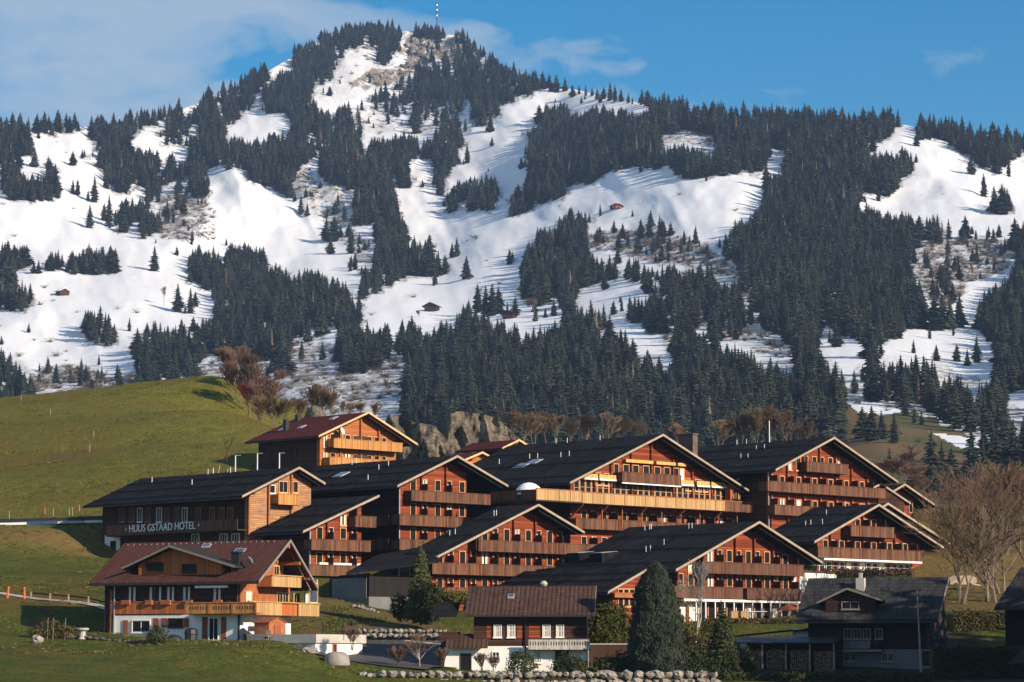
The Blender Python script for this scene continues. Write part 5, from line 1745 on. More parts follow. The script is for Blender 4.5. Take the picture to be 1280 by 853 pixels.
def dormer(b, upk, lft, rgt, ubase, wall, roof, fascia, oh=.7, wins=(), deep=9):
    """cross gable standing on the left roof slope"""
    x, y, z = b.on_left(*ubase)
    k = (b.prof[3] - b.prof[1]) / (b.prof[2] - b.prof[0])
    yp, zp = b.sd(*upk, -x + oh); y0, z0 = b.sd(*lft, -x + oh); y1, z1 = b.sd(*rgt, -x + oh)
    def xm(zz): return x + (zz - z) / k            # where a level line meets the main slope
    m = MB()
    th = .2
    for (ya, za) in ((y0, z0), (y1, z1)):
        A_, B_ = (x - oh, ya, za), (x - oh, yp, zp)
        C_, D_ = (xm(zp) + .3, yp, zp), (xm(za) + .3, ya, za)
        pts = [A_, B_, C_, D_] if ya > yp else [B_, A_, D_, C_]
        m.slab(pts, th)
    d_ = m.build('dormer', M[roof], b.root)
    set_uv(d_.data, lambda c, n: (c.x, c.y * 1.1))
    g = MB()
    for (ya, za) in ((y0, z0), (y1, z1)):
        g.beam((x - oh - .04, ya, za - .08), (x - oh - .04, yp, zp - .08), .07, .19)
    g.build('bargeboard', M[fascia], d_)
    e = .75
    ya, yb = yp + (y0 - yp) * e, yp + (y1 - yp) * e
    za, zb = zp + (z0 - zp) * e - th, zp + (z1 - zp) * e - th
    poly = [(ya, z - .6), (yb, z - .6), (yb, zb), (yp, zp - th), (ya, za)] if ya < yb else [(yb, z - .6), (ya, z - .6), (ya, za), (yp, zp - th), (yb, zb)]
    MB().prismx(poly, x, x + deep).build('dormer_wall', M[wall], d_)
    for (u, v, wd, hg, sh) in wins:
        yy, zz = b.sd(u, v, -x)
        window(d_, x - .004, yy, zz, wd, hg, 's', 'trim_dark' if sh != 'w' else 'fascia_grey', 'glass' if sh != 'o' else 'glass', 1)
    return x, y, z


# ---- left chalet
LC = Bld('chalet', 'white based chalet with red tiled roof and honey balconies on the left lawn', 'chalet', 300, 803, 256, 24)
LC.gable((363, 675), (323.6, 726), (397, 735), 155, oh=2.3, zb=-1.5, roof='tile_red', wall='timber', side='log_dark', fascia='fascia_grey', right_wall_in=1.2, brackets=False)
LC.wl = 0
zfl = LC.sd(250, 768.5)[1]
yl = LC.L
MB().box(-.06, -.002, -.06, LC.sd(141, 790, .06)[0], -1.5, zfl).build('base_wall', M['white'], LC.root)
MB().box(-.06, LC.wr + .1, -.062, -.004, -1.5, zfl).build('base_wall', M['white'], LC.root)
# purlins carrying the deep front overhang
for (x, z) in ((LC.prof[2], LC.prof[3] - .45), (LC.prof[2] + 2.1, LC.prof[3] - 1.95), (LC.prof[2] + 4.0, LC.prof[3] - 3.3), (LC.prof[2] - 2.2, LC.prof[3] - 1.95)):
    MB().box(x - .13, x + .13, -2.2, -.01, z - .32, z).build('purlin', M['timber'], LC.root)
# side balconies: brown part flush, honey part standing out
def side_panel(b, ua, ub, vt, vb, off, mt, n=1, parent=None, name='panel'):
    ya, zt = b.sd(ua, vt, off); yb, _ = b.sd(ub, vt, off)
    zb_ = b.sd(ub, vb, off)[1]
    lo, hi = min(ya, yb), max(ya, yb)
    for i in range(n):
        w_ = (hi - lo) / n
        MB().box(-off - .06, -off, lo + i * w_ + .03, lo + (i + 1) * w_ - .03, zb_, zt - .05).build(name, M[mt], parent or b.root)
    return lo, hi, zb_, zt
dk = MB().box(-1.35, -.07, LC.sd(320, 752, 1.4)[0], LC.sd(232, 752, 1.4)[0], zfl - .02, zfl + .14).build('balcony', M['timber'], LC.root)
lo, hi, zb_, zt_ = side_panel(LC, 320, 232, 753, 767.5, 1.36, 'board_honey', 3, dk)
MB().box(-1.48, -1.3, lo, hi, zt_ - .05, zt_ + .03).build('handrail', M['board_honey'], dk)
for i in range(4):
    yy = lo + (hi - lo) * i / 3
    MB().box(-1.46, -1.30, yy - .08, yy + .08, zb_ - .02, zt_ - .052).build('baluster_post', M['timber'], dk)
# cut-out motifs of the honey panels
for i in range(3):
    for j in range(7):
        yy = lo + (hi - lo) * (i + (j + .9) / 8.8) / 3
        MB().box(-1.43, -1.425, yy - .05, yy + .05, zb_ + .35, zt_ - .32).build('cut_out', M['trim_dark'], dk)
lo2, hi2, zb2_, zt2_ = side_panel(LC, 231, 139, 752, 768, .10, 'board_orange', 5)
MB().box(-.20, -.06, lo2, hi2, zt2_ - .05, zt2_ + .04).build('handrail', M['timber'], LC.root)
MB().box(-.14, -.02, hi2 - .1, hi2 + .1, -1, zt2_ + 1.1).build('corner_post', M['timber'], LC.root)
for u in (160, 186, 192, 208, 228, 262):
    side_win(LC, u + (4 if u == 262 else 0), 753, .95, 1.5, trim='trim_dark', mull=1, curtain=True)
for u, s_ in ((157, .9), (186, .7), (207, 1.0), (236, .7), (272, .9)):
    y, z = LC.sd(u, 756, .3)
    MB().box(-.42, -.16, y - .5 * s_, y + .5 * s_, z, z + .42).build('flower_box', M['timber'], LC.root)
# awning case, ground floor openings
y, z = LC.sd(285, 735, .4); y2 = LC.sd(245, 735, .4)[0]
MB().box(-.62, -.3, y, y2, z, z + .22).build('awning_case', M['white_paint'], LC.root)
side_win(LC, 165, 791, 2.0, 1.15, .07, 'trim_white', mull=1)
side_win(LC, 210, 784.5, 1.6, .85, .07, 'trim_dark', mull=1)
for u, hh, v in ((154, 1.25, 792.5), (192, 1.25, 790), (202, .85, 784.5), (230, .85, 784.5), (253, 2.0, 799), (276.5, 2.0, 799)):
    y, z = LC.sd(u, v, .1)
    MB().box(-.14, -.065, y - .5, y + .03, z, z + hh).build('shutter', M['shutter'], LC.root)
side_win(LC, 261, 801, 1.05, 2.1, .07, 'trim_white', mull=1)
MB().box(-.2, -.08, .02, .14, -1, zfl + 3).build('downpipe', M['dark_metal'], LC.root)
MB().box(-.2, -.08, LC.sd(141, 790, .1)[0] - .2, LC.sd(141, 790, .1)[0] - .1, -1, zfl + 3).build('downpipe', M['metal'], LC.root)
# gable side: wrapped balcony, upper balcony, glazing
xa = LC.f(322, 752, 1.5)[0]
bx1 = LC.f(397, 753, 1.5)[0]; _, zt = LC.f(340, 753, 1.5)
dk2 = MB().box(-1.4, bx1, -1.5, -.07, zfl - .02, zfl + .14).build('balcony', M['timber'], LC.root)
xs_ = [-1.4, LC.f(350, 753, 1.5)[0], LC.f(371, 753, 1.5)[0], bx1]
for i, (mt_, dd) in enumerate((('board_new', .14), ('board_orange', 0.0), ('board_new', .14))):
    MB().box(xs_[i] + .03, xs_[i + 1] - .03, -1.56 - dd, -1.5 - dd + .05, zfl - .05, zt - .05).build('panel', M[mt_], dk2)
MB().box(-1.46, bx1 + .03, -1.8, -1.45, zt - .048, zt + .05).build('handrail', M['board_new'], dk2)
xu0, zu = LC.f(339, 719, 1.5); xu1, _ = LC.f(376, 722, 1.5); zub = LC.f(345, 733, 1.5)[1]
dk3 = MB().box(xu0 - .03, xu1, -1.5, -.02, zub - .05, zub + .12).build('balcony', M['timber'], LC.root)
for i in range(2):
    w_ = (xu1 - xu0) / 2
    MB().box(xu0 + i * w_ + .02, xu0 + (i + 1) * w_ - .02, -1.58, -1.502, zub - .04, zu - .05).build('panel', M['board_new'], dk3)
MB().box(xu0 - .02, xu0 + .05, -1.5, -.02, zub + .122, zu - .05).build('end_boards', M['board_orange'], dk3)
MB().box(xu0 - .08, xu1 + .06, -1.7, -1.46, zu - .048, zu + .05).build('handrail', M['board_new'], dk3)
for u in (306, 345, 352, 366, 380):
    x, z = LC.f(u, 752); window(LC.root, x, -.02, zfl + .15, 1.2, 2.0, 'f', 'fascia_honey', 'curtain' if u in (306, 380) else 'glass', 1)
for u in (341, 352, 362):
    x, z = LC.f(u, 719); window(LC.root, x, -.02, zub + .1, 1.1, 1.9, 'f', 'fascia_honey', 'glass', 1)
for u in (310, 322, 331):
    x, z = LC.f(u, 800); window(LC.root, x, -.066, z + .1, 1.1, 1.7, 'f', 'trim_white', 'curtain', 1)
x, z = LC.f(326, 774, 1.6); MB().box(x, x + 3.6, -1.7, -1.4, z - .45, z - .1).build('awning_case', M['white_paint'], LC.root)
MB().beam((bx1 - .2, -1.5, zt), (bx1 - .2, -1.5, zt + 2.3), .14, .14).build('glass_screen_post', M['fascia_honey'], LC.root)
window(LC.root, bx1 - 1.9, -1.55, zt + .06, 1.7, 1.9, 'f', 'fascia_honey', 'skylight', 0)
dormer(LC, (212, 682), (152, 710), (292, 707), (215, 719), 'board_orange', 'slate_worn', 'fascia_grey', .9, [(182, 716, 1.9, .95, 'd'), (228, 716, 1.5, .8, 'd')])
LC.skylight(299, 690, .8, 1.1); LC.skylight(258, 683, .5, .9)
x, y, z = LC.on_left(296, 712)
MB().box(x - .35, x + .35, y - .4, y + .4, z - .4, z + 1.5).box(x - .45, x + .45, y - .5, y + .5, z + 1.503, z + 1.62).build('chimney', M['dark_metal'], LC.root)
MB().lathe([(.03, 0), (.35, .12), (.42, .25)], 10).build('satellite_dish', M['tarp'], LC.root, loc=(x - .2, y - 1.3, z + .7)).rotation_euler = (R(60), 0, R(60))
# snow hooks: short pale pegs near the ridge and below
for i in range(26):
    x, y, z = LC.on_left(160 + i * 7.3, 682.2 - i * .2)
    MB().box(x - .035, x + .035, y - .035, y + .035, z - .05, z + .11).build('snow_hook', M['metal'], LC.root)

# ---- middle house
MH = Bld('house', 'low house with brown ribbed tile roof and grey white balcony at the boulder wall', 'house', 733, 842, 249, 3)
zz = lambda v, D: P(640, v, D).z - MH.O.z
prof = (-1.0, zz(767, 248), 4.6, zz(733, 254.5), 9.8, zz(764, 259))
MH.gable(None, None, None, None, oh=.75, prof=prof, length=(744 - 582) / 3500 * 250 - 1.6, back_oh=.75, zb=-1.5, roof='tile_brown', wall='log_dark', side='log_dark', fascia='fascia_grey', brackets=False)
zf = MH.sd(600, 803)[1]
yW = MH.sd(571, 800)[0]
MB().box(-.05, -.002, -.05, MH.sd(567, 820)[0], -2.0, zf - .35).build('base_wall', M['white'], MH.root)
MB().box(.002, 9, -.052, -.004, -2, zf - .35).build('base_wall', M['white'], MH.root)
MH.skylight(639, 746, .7, .6)
# lit boarding between the upper windows
for (ua, ub) in ((608, 613), (646, 653), (661, 675)):
    ya, _ = MH.sd(ua, 790); yb, _ = MH.sd(ub, 790)
    MB().box(-.03, -.003, min(ya, yb), max(ya, yb), zf + .35, zf + 1.65).build('wall_boards', M['log'], MH.root)
for u in (617, 634, 678, 695):
    side_win(MH, u, 797, .72, 1.15, .0, 'trim_white', 'glass', 1, None, True, bars=1)
for u in (616, 617):
    pass
y0b, ztb = MH.sd(738, 798, 1.2); y1b = MH.sd(660, 798, 1.2)[0]
dk = MB().box(-1.2, -.06, y0b, y1b, ztb - 1.05, ztb - .9).build('balcony', M['trim_dark'], MH.root)
for i in range(3):
    w_ = (y1b - y0b) / 3
    MB().box(-1.26, -1.2, y0b + i * w_ + .03, y0b + (i + 1) * w_ - .03, ztb - 1.0, ztb - .06).build('panel', M['board_grey'], dk)
    for j in range(7):
        yy = y0b + i * w_ + w_ * (j + .9) / 7.8
        MB().box(-1.265, -1.261, yy - .05, yy + .05, ztb - .62, ztb - .3).build('cut_out', M['trim_dark'], dk)
MB().box(-1.34, -1.18, y0b - .03, y1b + .03, ztb - .058, ztb + .02).build('handrail', M['trim_dark'], dk)
yg = MH.sd(658, 790)[0]
MB().box(-.2, -.08, yg, yg + .12, -1.5, MH.prof[1] - .2).build('downpipe', M['dark_metal'], MH.root)
y_, z_ = MH.sd(581, 842, .05); 
window(MH.root, -.055, y_ + .4, z_, 1.0, 1.75, 's', 'trim_dark', 'glass', 0, 0, 'door')
side_win(MH, 615, 826, .7, .8, .05, 'trim_white', 'glass', 1, None, False, 1)
side_win(MH, 643, 821, .7, .45, .05, 'trim_dark'); side_win(MH, 668, 829, .65, 1.0, .05, 'trim_white', curtain=True); side_win(MH, 694, 836, 1.2, 1.6, .05, 'trim_dark')
# left wing and the low porch roof in front of it
wy0, wy1 = yW, MH.sd(551, 800)[0]
MB().box(.0, 5.5, wy0 + .01, wy1, -1.5, zz(790, 249)).build('wing', M['log_dark'], MH.root)
r_ = MB().slab([(-.9, wy0 - 2.8, zf - .1), (.9, wy0 - 2.8, zf + 1.0), (.9, wy1 - .5, zf + 1.0), (-.9, wy1 - .5, zf - .1)][::-1], .2).build('porch_roof', M['tile_brown'], MH.root)
r_.location = (-.1, 0, -.25); uv_roof(r_)
r_ = MB().slab([(-.6, wy0, zz(769, 249)), (4.2, wy0, zz(753, 253)), (4.2, wy1 + .8, zz(753, 253)), (-.6, wy1 + .8, zz(769, 249))][::-1], .2).build('wing_roof', M['slate'], MH.root); uv_roof(r_)
MB().box(-.1, .0, wy0, wy1 + .1, zf - 3, zf - .45).build('base_wall', M['white'], MH.root).location = (0.02, -.4, 0)
MB().lathe([(.25, 0), (.38, .2), (.2, .45)], 10).build('chimney_cap', M['concrete'], MH.root, loc=(4.6, MH.sd(677, 735)[0], MH.prof[3]))

# ---- right house in the shade
RH = Bld('house', 'old farmhouse with worn slate roof and dormer, shaded, behind the flagpole', 'house', 1163, 838, 262, 20)
zz = lambda v, D: P(1100, v, D).z - RH.O.z
prof = (-1.1, zz(774.5, 260.5), 4.4, zz(721.8, 267), 9.4, zz(764, 272))
RH.gable(None, None, None, None, oh=1.0, prof=prof, length=11.6, back_oh=1.0, zb=-1.5, roof='slate_worn', wall='log_dark', side='shade_dark_wood', fascia='fascia_grey', brackets=False)
zf = RH.sd(1100, 800)[1]
MB().box(-.05, -.002, -.05, RH.sd(1053, 815)[0], -2, RH.sd(1100, 812)[1]).build('base_wall', M['grey_plaster'], RH.root)
ya, yb = RH.sd(1088, 805)[0], RH.sd(1054, 805)[0]
MB().box(-.06, -.003, ya, yb, RH.sd(1070, 811)[1], RH.sd(1070, 801)[1]).build('white_panel', M['grey_plaster'], RH.root)
for u in (1055, 1067, 1079, 1094):
    side_win(RH, u, 799, .75, 1.0, .0, 'fascia_grey', 'glass', 1)  # grey trim on white frames puts the shade into their colour
for u in (1055, 1063, 1102, 1110):
    side_win(RH, u, 827, .6, .8, .05, 'fascia_grey', 'glass', 1)
side_win(RH, 1152, 834, .9, 1.6, .05, 'fascia_grey', 'glass', 0)
ya = RH.sd(1103, 813, .5)[0]; yb = RH.sd(1054, 813, .5)[0]; za = RH.sd(1080, 815, .5)[1]
MB().box(-.9, -.1, ya, yb, za, za + .18).build('porch_eave', M['fascia_grey'], RH.root)
for i in range(3):
    x = 1.2 + i * 2.2; window(RH.root, x, -.004, zf + .2, .8, 1.2, 'f', 'fascia_grey', 'glass', 1)
window(RH.root, 3.8, -.004, zf + 3.2, .9, 1.1, 'f', 'timber', 'glass', 1)
dormer(RH, (1058.6, 735), (1021, 753), (1104, 750), (1062, 765), 'log_dark', 'slate_worn', 'fascia_grey', .5, [(1052, 762, 1.7, .75, 'w')], 5)
x, y, z = RH.on_left(1076, 736)
MB().box(x - .35, x + .35, y - .4, y + .4, z - .5, z + 1.0).box(x - .15, x + .15, y - .15, y + .15, z + 1.003, z + 1.5).build('chimney', M['concrete'], RH.root)

# woodshed with stacked logs left of it
WS = Bld('woodshed', 'low open woodshed with stacked split logs beside the shaded farmhouse', 'shed', 1044, 838, 262, 20)
L_ = WS.sd(925, 820)[0]
zt = WS.sd(1040, 803, .6)[1]; zt_b = zt
r_ = MB().slab([(-.7, -.2, zt), (-.7, L_ + .3, zt), (2.6, L_ + .3, zt + .55), (2.6, -.2, zt + .55)][::-1], .1).build('roof', M['dark_metal'], WS.root)
for i in range(5):
    MB().box(-.5, -.38, i * L_ / 4 - .06, i * L_ / 4 + .06, -.8, zt - .1).build('post', M['fencewood'], WS.root)
MB().box(2.3, 2.4, 0, L_, -.8, zt + .35).build('back_wall', M['log_dark'], WS.root)
rl = random.Random(5)
m = MB()
lw = L_ / 4
for b_ in range(4):
    yy = b_ * lw + .2
    top_ = zt - .5 - rl.random() * .5
    while yy < (b_ + 1) * lw - .2:
        zl_ = -.5
        while zl_ < top_:
            r0 = rl.uniform(.07, .12)
            m.tube((-.15 - rl.random() * .12, yy, zl_), (.9, yy, zl_), r0, r0, 5)
            zl_ += r0 * 2
        yy += .21
o = m.build('firewood', plain('split_firewood', (0.20, 0.12, 0.07), 0.9, var=.35, scale=3), WS.root); o['kind'] = 'stuff'
AX = Bld('outbuilding', 'low white walled outbuilding with flat dark roof behind the woodshed', 'outbuilding', 1046, 838, 272, 20)
L_ = AX.sd(925, 800)[0]
za = AX.sd(1010, 786)[1]
MB().box(0, 3, 0, L_ * .45, -1, za).build('wall', M['white'], AX.root)
MB().box(.1, 3, L_ * .45, L_, -1, za - .9).build('wall', M['concrete'], AX.root)
MB().slab([(-.8, L_ * .2, za + .05), (-.8, L_ + .4, za - .7), (3, L_ + .4, za - .5), (3, L_ * .2, za + .25)][::-1], .12).build('roof', M['slate'], AX.root)
# ---- roof at the right frame edge
RE = Bld('house', 'blue grey slate roof of a house cut by the right frame edge', 'house', 1300, 840, 262, 35)
zz = lambda v, D: P(1260, v, D).z - RE.O.z
RE.gable(None, None, None, None, oh=1.0, prof=(-1.0, zz(757, 256), 5.0, zz(706, 262), 9, zz(740, 266)), length=6.5, back_oh=.6, zb=-1.5, roof='slate_worn', wall='shade_dark_wood', side='shade_dark_wood', fascia='fascia_grey', brackets=False)
RE.root.location = P(1338, 840, 262) + Vector((0, 0, 0))
# ---- concrete garage terrace
GA = Bld('garage', 'pale concrete garage terrace cut into the slope right of the left chalet', 'garage', 394, 829, 249, 30)
z1 = GA.f(394, 793)[1]; z2 = GA.f(394, 804)[1]
Ll = GA.sd(331, 800)[0]; Xr = GA.f(455, 800)[0]
MB().box(-.25, Xr, -.25, Ll + 1.5, z2, z1).build('parapet', M['concrete'], GA.root)
MB().box(0, Xr - .3, 0, 5, -2, z2 - .002).build('side_wall', M['white'], GA.root).location = (0, -.02, 0)
MB().box(.3, .6, 1.6, Ll + 1, -2, z2 - .004).build('back_wall', M['concrete'], GA.root)
MB().box(-.1, .25, .9, 1.35, -2, z2 - .003).build('post', M['concrete'], GA.root)
x, z = GA.f(415, 816); window(GA.root, x, -.024, z, .62, .8, 'f', 'timber', 'glass', 1)
# mesh fence on the parapet
fe_ = empty('mesh_fence', GA.w(0, 0, z1), math.pi / 2 - GA.a, 'thin green mesh fence along the top of the concrete garage terrace', 'fence')
for i in range(7):
    x = 1 + i * (Xr - 1.4) / 6
    MB().box(x - .03, x + .03, -.12, -.06, .002, 1.15).build('post', M['dark_metal'], fe_)
for k in range(6):
    MB().box(1, Xr - .4, -.10, -.09, .1 + k * .2, .115 + k * .2).build('wire', M['leaf_dark'], fe_)
# orange timber hut on the terrace
OH = Bld('garden_hut', 'small orange red timber hut on the terrace below the left chalet balcony', 'hut', 336, 793, 253, 30)
w_ = OH.f(357, 793)[0]; h1 = OH.f(336, 779)[1]; h2 = OH.f(347, 772.5)[1]
MB().prism([(0, 0), (w_, 0), (w_, h1), (w_ * .5, h2), (0, h1)], 0, 1.6).build('body', M['timber'], OH.root)
MB().prism([(-.1, h1 + .003), (w_ * .5, h2 + .004), (w_ + .1, h1 + .003), (w_ + .1, h1 + .07), (w_ * .5, h2 + .08), (-.1, h1 + .07)], -.1, 1.7).build('roof', M['shutter'], OH.root)
MB().box(w_ * .3, w_ * .7, -.05, -.003, .05, h1 * .8).build('door', M['shutter'], OH.root)

# ================================================================ ground works
def strip(name, pts, wd, material, lift=.06, kind='structure', label=None, cat=None):
    """sheet along a polyline of ground points"""
    m = MB(); vs = []
    P3 = [Vector(p) for p in pts]
    dense = []
    for i in range(len(P3) - 1):
        n = max(1, int((P3[i + 1] - P3[i]).length / 1.5))
        dense += [P3[i].lerp(P3[i + 1], k / n) for k in range(n)]
    dense.append(P3[-1])
    for i, p in enumerate(dense):
        d = (dense[min(i + 1, len(dense) - 1)] - dense[max(i - 1, 0)]); d.z = 0; d.normalize()
        nrm = Vector((-d.y, d.x, 0))
        for sgn in (-1, -.33, .33, 1):
            q = p + nrm * wd / 2 * sgn
            vs.append((q.x, q.y, gz(q.x, q.y) + lift))
    fs = []
    for i in range(len(dense) - 1):
        for j in range(3):
            a_ = i * 4 + j; fs.append((a_, a_ + 1, a_ + 5, a_ + 4))
    m.add(vs, fs)
    o = m.build(name, M[material])
    return tag(o, label, cat, None, kind)


def gp(u, v): return ground_at(u, v, 200, 420)
def gpD(u, D):
    p = P(u, 800, D); return Vector((p.x, p.y, gz(p.x, p.y)))


strip('drive', [gpD(462, 243), gpD(490, 248), gpD(515, 255), gpD(530, 262), gpD(500, 264.5), gpD(455, 265)], 10.5, 'asphalt', .14)
strip('drive_edge', [gpD(556, 262.5), gpD(500, 264.2), gpD(455, 265)], .5, 'concrete_light', .16)
strip('road', [gpD(-60, 344), gpD(0, 344.5), gpD(60, 345), gpD(132, 346)], 3.5, 'asphalt', .10)
strip('path', [gpD(-60, 284), gpD(0, 282.5), gpD(60, 279), gpD(135, 274)], .8, 'concrete_light', .08)


def boulder_wall(label, line, n, rows, size, seed, thing='boulder_wall'):
    rr = random.Random(seed)
    root = empty(thing, line[0], 0, label, 'stone wall')
    protos = [rock_mb(1.0, seed * 10 + k, (1, .8, .72)).mesh('boulder', M['rockwall']) for k in range(7)]
    L_ = len(line) - 1
    for i in range(L_):
        a_, b_ = line[i] - line[0] + Vector((0, .55, rows * size * .32)), line[i + 1] - line[0] + Vector((0, .55, rows * size * .32))
        MB().beam(a_, b_ - (b_ - a_).normalized() * .01, .5, rows * size * .8).build('earth_backing', M['dirt'], root)
    for r0 in range(rows):
        t_ = rr.random() * .3
        while t_ < n:
            s_ = rr.uniform(.65, 1.3)
            f_ = min(t_ / n, .9999) * L_
            i = int(f_); p = line[i].lerp(line[i + 1], f_ - i)
            o = inst('boulder', protos[rr.randrange(7)], root, (p.x - line[0].x + rr.uniform(-.1, .1), p.y - line[0].y + r0 * .28 + rr.uniform(-.1, .1), p.z - line[0].z + (r0 + .35) * size * .86 + rr.uniform(-.06, .06)), 0)
            k = size * .56 * s_
            o.scale = (k * rr.uniform(.9, 1.25), k, k * rr.uniform(.8, 1.0)); o.rotation_euler = (rr.uniform(-.4, .4), rr.uniform(-.4, .4), rr.random() * 6.28)
            t_ += s_ * .93
    return root


line = [gpD(450, 238), gpD(560, 238), gpD(670, 238.5), gpD(780, 239), gpD(895, 240)]
for p in line: p.z = P(600, 857.5, p.y).z
boulder_wall('long wall of pale boulders along the bottom in front of the low houses', line, 38, 2, .80, 3)
line = [gpD(448, 263.5), gpD(500, 264), gpD(556, 264)]
for p in line: p.z = P(500, 796.5, p.y).z
boulder_wall('short wall of pale boulders below the grass bank by the drive', line, 16, 2, .50, 4)
line = [P(441, 748, 283), P(457, 750, 283), P(473, 757, 281)]
for p in line: p.z = gz(p.x, p.y) + .0
boulder_wall('row of small stones on top of the grass bank', line, 9, 1, .38, 5)
for i, (u, D, s_) in enumerate(((383, 246, .42), (391, 246, .5), (86, 250, .28), (47, 246, .5))):
    p = gpD(u, D)
    o = rock_mb(s_, 60 + i, (1.2, .9, .8)).build('boulder', M['rockwall'], None, loc=p + Vector((0, 0, s_ * .3)))
    tag(o, ['round boulder at the foot of the garage post', 'larger pale boulder beside the garage entrance shadow', 'small grey stone beside the pedestal on the left lawn', 'flat tan boulder at the left end of the garden bed'][i], 'boulder')
# dark stone edging of the lawn before the left chalet
m_line = [gpD(90, 250), gpD(110, 249.8), gpD(138, 249.5), gpD(165, 249), gpD(190, 248.5)]
M['darkstone'] = plain('dark_edging_stone', (0.09, 0.08, 0.07), .9, var=.25, scale=3)
_rw = M['rockwall']; M['rockwall'] = M['darkstone']
boulder_wall('low edging of dark stones between lawn and left chalet', m_line, 17, 1, .42, 8, 'stone_edging')
M['rockwall'] = _rw

# road parapet and railing, upper left
ra = empty('road_barrier', P(-20, 656, 343), 0, 'long low road barrier of pale and dark sections left of the lettered wing', 'road barrier')
segs = [(-20, 34, 'white_paint'), (34, 72, 'blue'), (72, 106, 'concrete'), (106, 131, 'white_paint')]
for (ua, ub, mt_) in segs:
    va, vb_ = 655.5 - ua * .028, 655.5 - ub * .028
    a_, b_ = P(ua, va, 343), P(ub, vb_, 343)
    MB().beam(a_ - ra.location, b_ - ra.location - Vector((.05, 0, 0)), .25, .28 if mt_ != 'blue' else .4).build('barrier_panel', M[mt_], ra)
    MB().beam(P(ua, va - 4.5, 343.2) - ra.location, P(ub, vb_ - 4.5, 343.2) - ra.location, .2, .35).build('barrier_rail', M['dark_metal'], ra)
for u in (0, 34, 72, 106, 130):
    a_ = P(u, 655.5 - u * .028, 343.15) - ra.location
    MB().box(a_.x - .06, a_.x + .06, a_.y - .06, a_.y + .06, a_.z - 1.2, a_.z + .45).build('post', M['dark_metal'], ra)
pf = empty('path_railing', gpD(40, 279.8), 0, 'wooden railing beside the pale path left of the red roofed chalet', 'railing')
pts = [gpD(u, 282.3 - u * .061) + Vector((0, 0, .0)) for u in (38, 62, 85, 110, 133)]
for i, p in enumerate(pts):
    q = p - pf.location
    MB().box(q.x - .08, q.x + .08, q.y - .08, q.y + .08, -.3 + q.z, q.z + .75).build('post', M['fencewood'], pf)
    if i: MB().beam(pts[i - 1] - pf.location + Vector((0, 0, .62)), q + Vector((0, 0, .62)), .06, .14).build('rail', M['trim_dark'], pf)
for i, (u, v, D) in enumerate(((9, 737, 280), (30.5, 739, 280), (56, 645, 352), (99, 640, 353))):
    p = P(u, v, D); p.z = gz(p.x, p.y)
    o = MB().tube((0, 0, -.2), (.15 if i == 0 else 0, 0, 1.2 if i < 2 else .9), .13 if i < 2 else .07, .1 if i < 2 else .06, 6).build('marker_post', M['red_post'], None, loc=p)
    tag(o, ['leaning orange marker post left of the path railing', 'upright orange marker post at the start of the path railing', 'small orange marker above the blue barrier section', 'small orange marker on the slope near the lettered wing eave'][i], 'marker post')
for i, (u, D) in enumerate(((9, 349), (64, 350), (84, 350), (88, 350.5), (108, 420), (58, 468), (113, 431), (21, 497))):
    p = gpD(u, D)
    o = MB().tube((0, 0, -.3), (rnd.uniform(-.15, .15), 0, 1.1), .06, .05, 5).build('fence_stake', M['fascia'], None, loc=p)
    tag(o, 'short pale fence stake ' + ['left above the white barrier section', 'above the blue barrier section', 'left of a leaning pair above the barrier', 'right of a leaning pair above the barrier', 'halfway up the green hill', 'high on the green hill', 'alone on the green hill above the long dark roof', 'on the green hill crest at the left'][i], 'fence stake')
# street lamps behind the lettered wing
for i, (u, vt, vb_) in enumerate(((294, 569, 588), (321.5, 566.5, 587), (349, 566, 586))):
    p = P(u, vb_ + 10, 346)
    h = (vb_ + 10 - vt) / 3500 * 346
    r0 = empty('street_lamp', p, 0, 'grey street lamp with a short arm, ' + ['leftmost of the three above the long dark roof', 'middle of the three above the long roof', 'rightmost of the three, before the red roofed chalet'][i], 'street lamp', 'street lamps above the lettered wing')
    MB().tube((0, 0, -3), (0, 0, h), .11, .08, 8).build('pole', M['metal'], r0)
    MB().beam((0, 0, h - .06), (.65, -.1, h - .03), .14, .08).build('lamp_head', M['metal'], r0)
for i, (u, v, D) in enumerate(((272, 572, 372), (282, 578, 370), (302, 586, 368))):
    p = P(u, v, D); p.z = gz(p.x, p.y)
    o = MB().tube((0, 0, -.4), (.3, 0, 1.4), .1, .08, 5).build('wooden_post', M['fencewood'], None, loc=p)
    tag(o, 'old wooden post leaning in the roof shadow, ' + ['upper left one', 'middle one', 'lower one beside the lamp'][i], 'post')

# flagpole
p = P(1151.5, 838, 254); r0 = empty('flagpole', p, 0, 'tall pale bare flagpole in front of the shaded farmhouse', 'flagpole')
MB().tube((0, 0, -.5), (-.28, 0, 7.75), .10, .055, 8).build('pole', M['fascia'], r0)
MB().lathe([(.02, 0), (.09, .08), (.02, .16)], 8).build('finial', M['metal'], r0, loc=(-.28, 0, 7.75))
# pedestal on the lawn
p = gpD(103, 250); r0 = empty('stone_pedestal', p, 0, 'grey mushroom shaped stone pedestal on the lawn left of the chalet', 'pedestal')
MB().lathe([(.42, -.1), (.30, .3), (.26, .6)], 10).build('stem', M['concrete'], r0)
MB().lathe([(.30, .602), (.55, .72), (.58, .86), (.50, .90)], 14).build('top_slab', M['concrete'], r0)
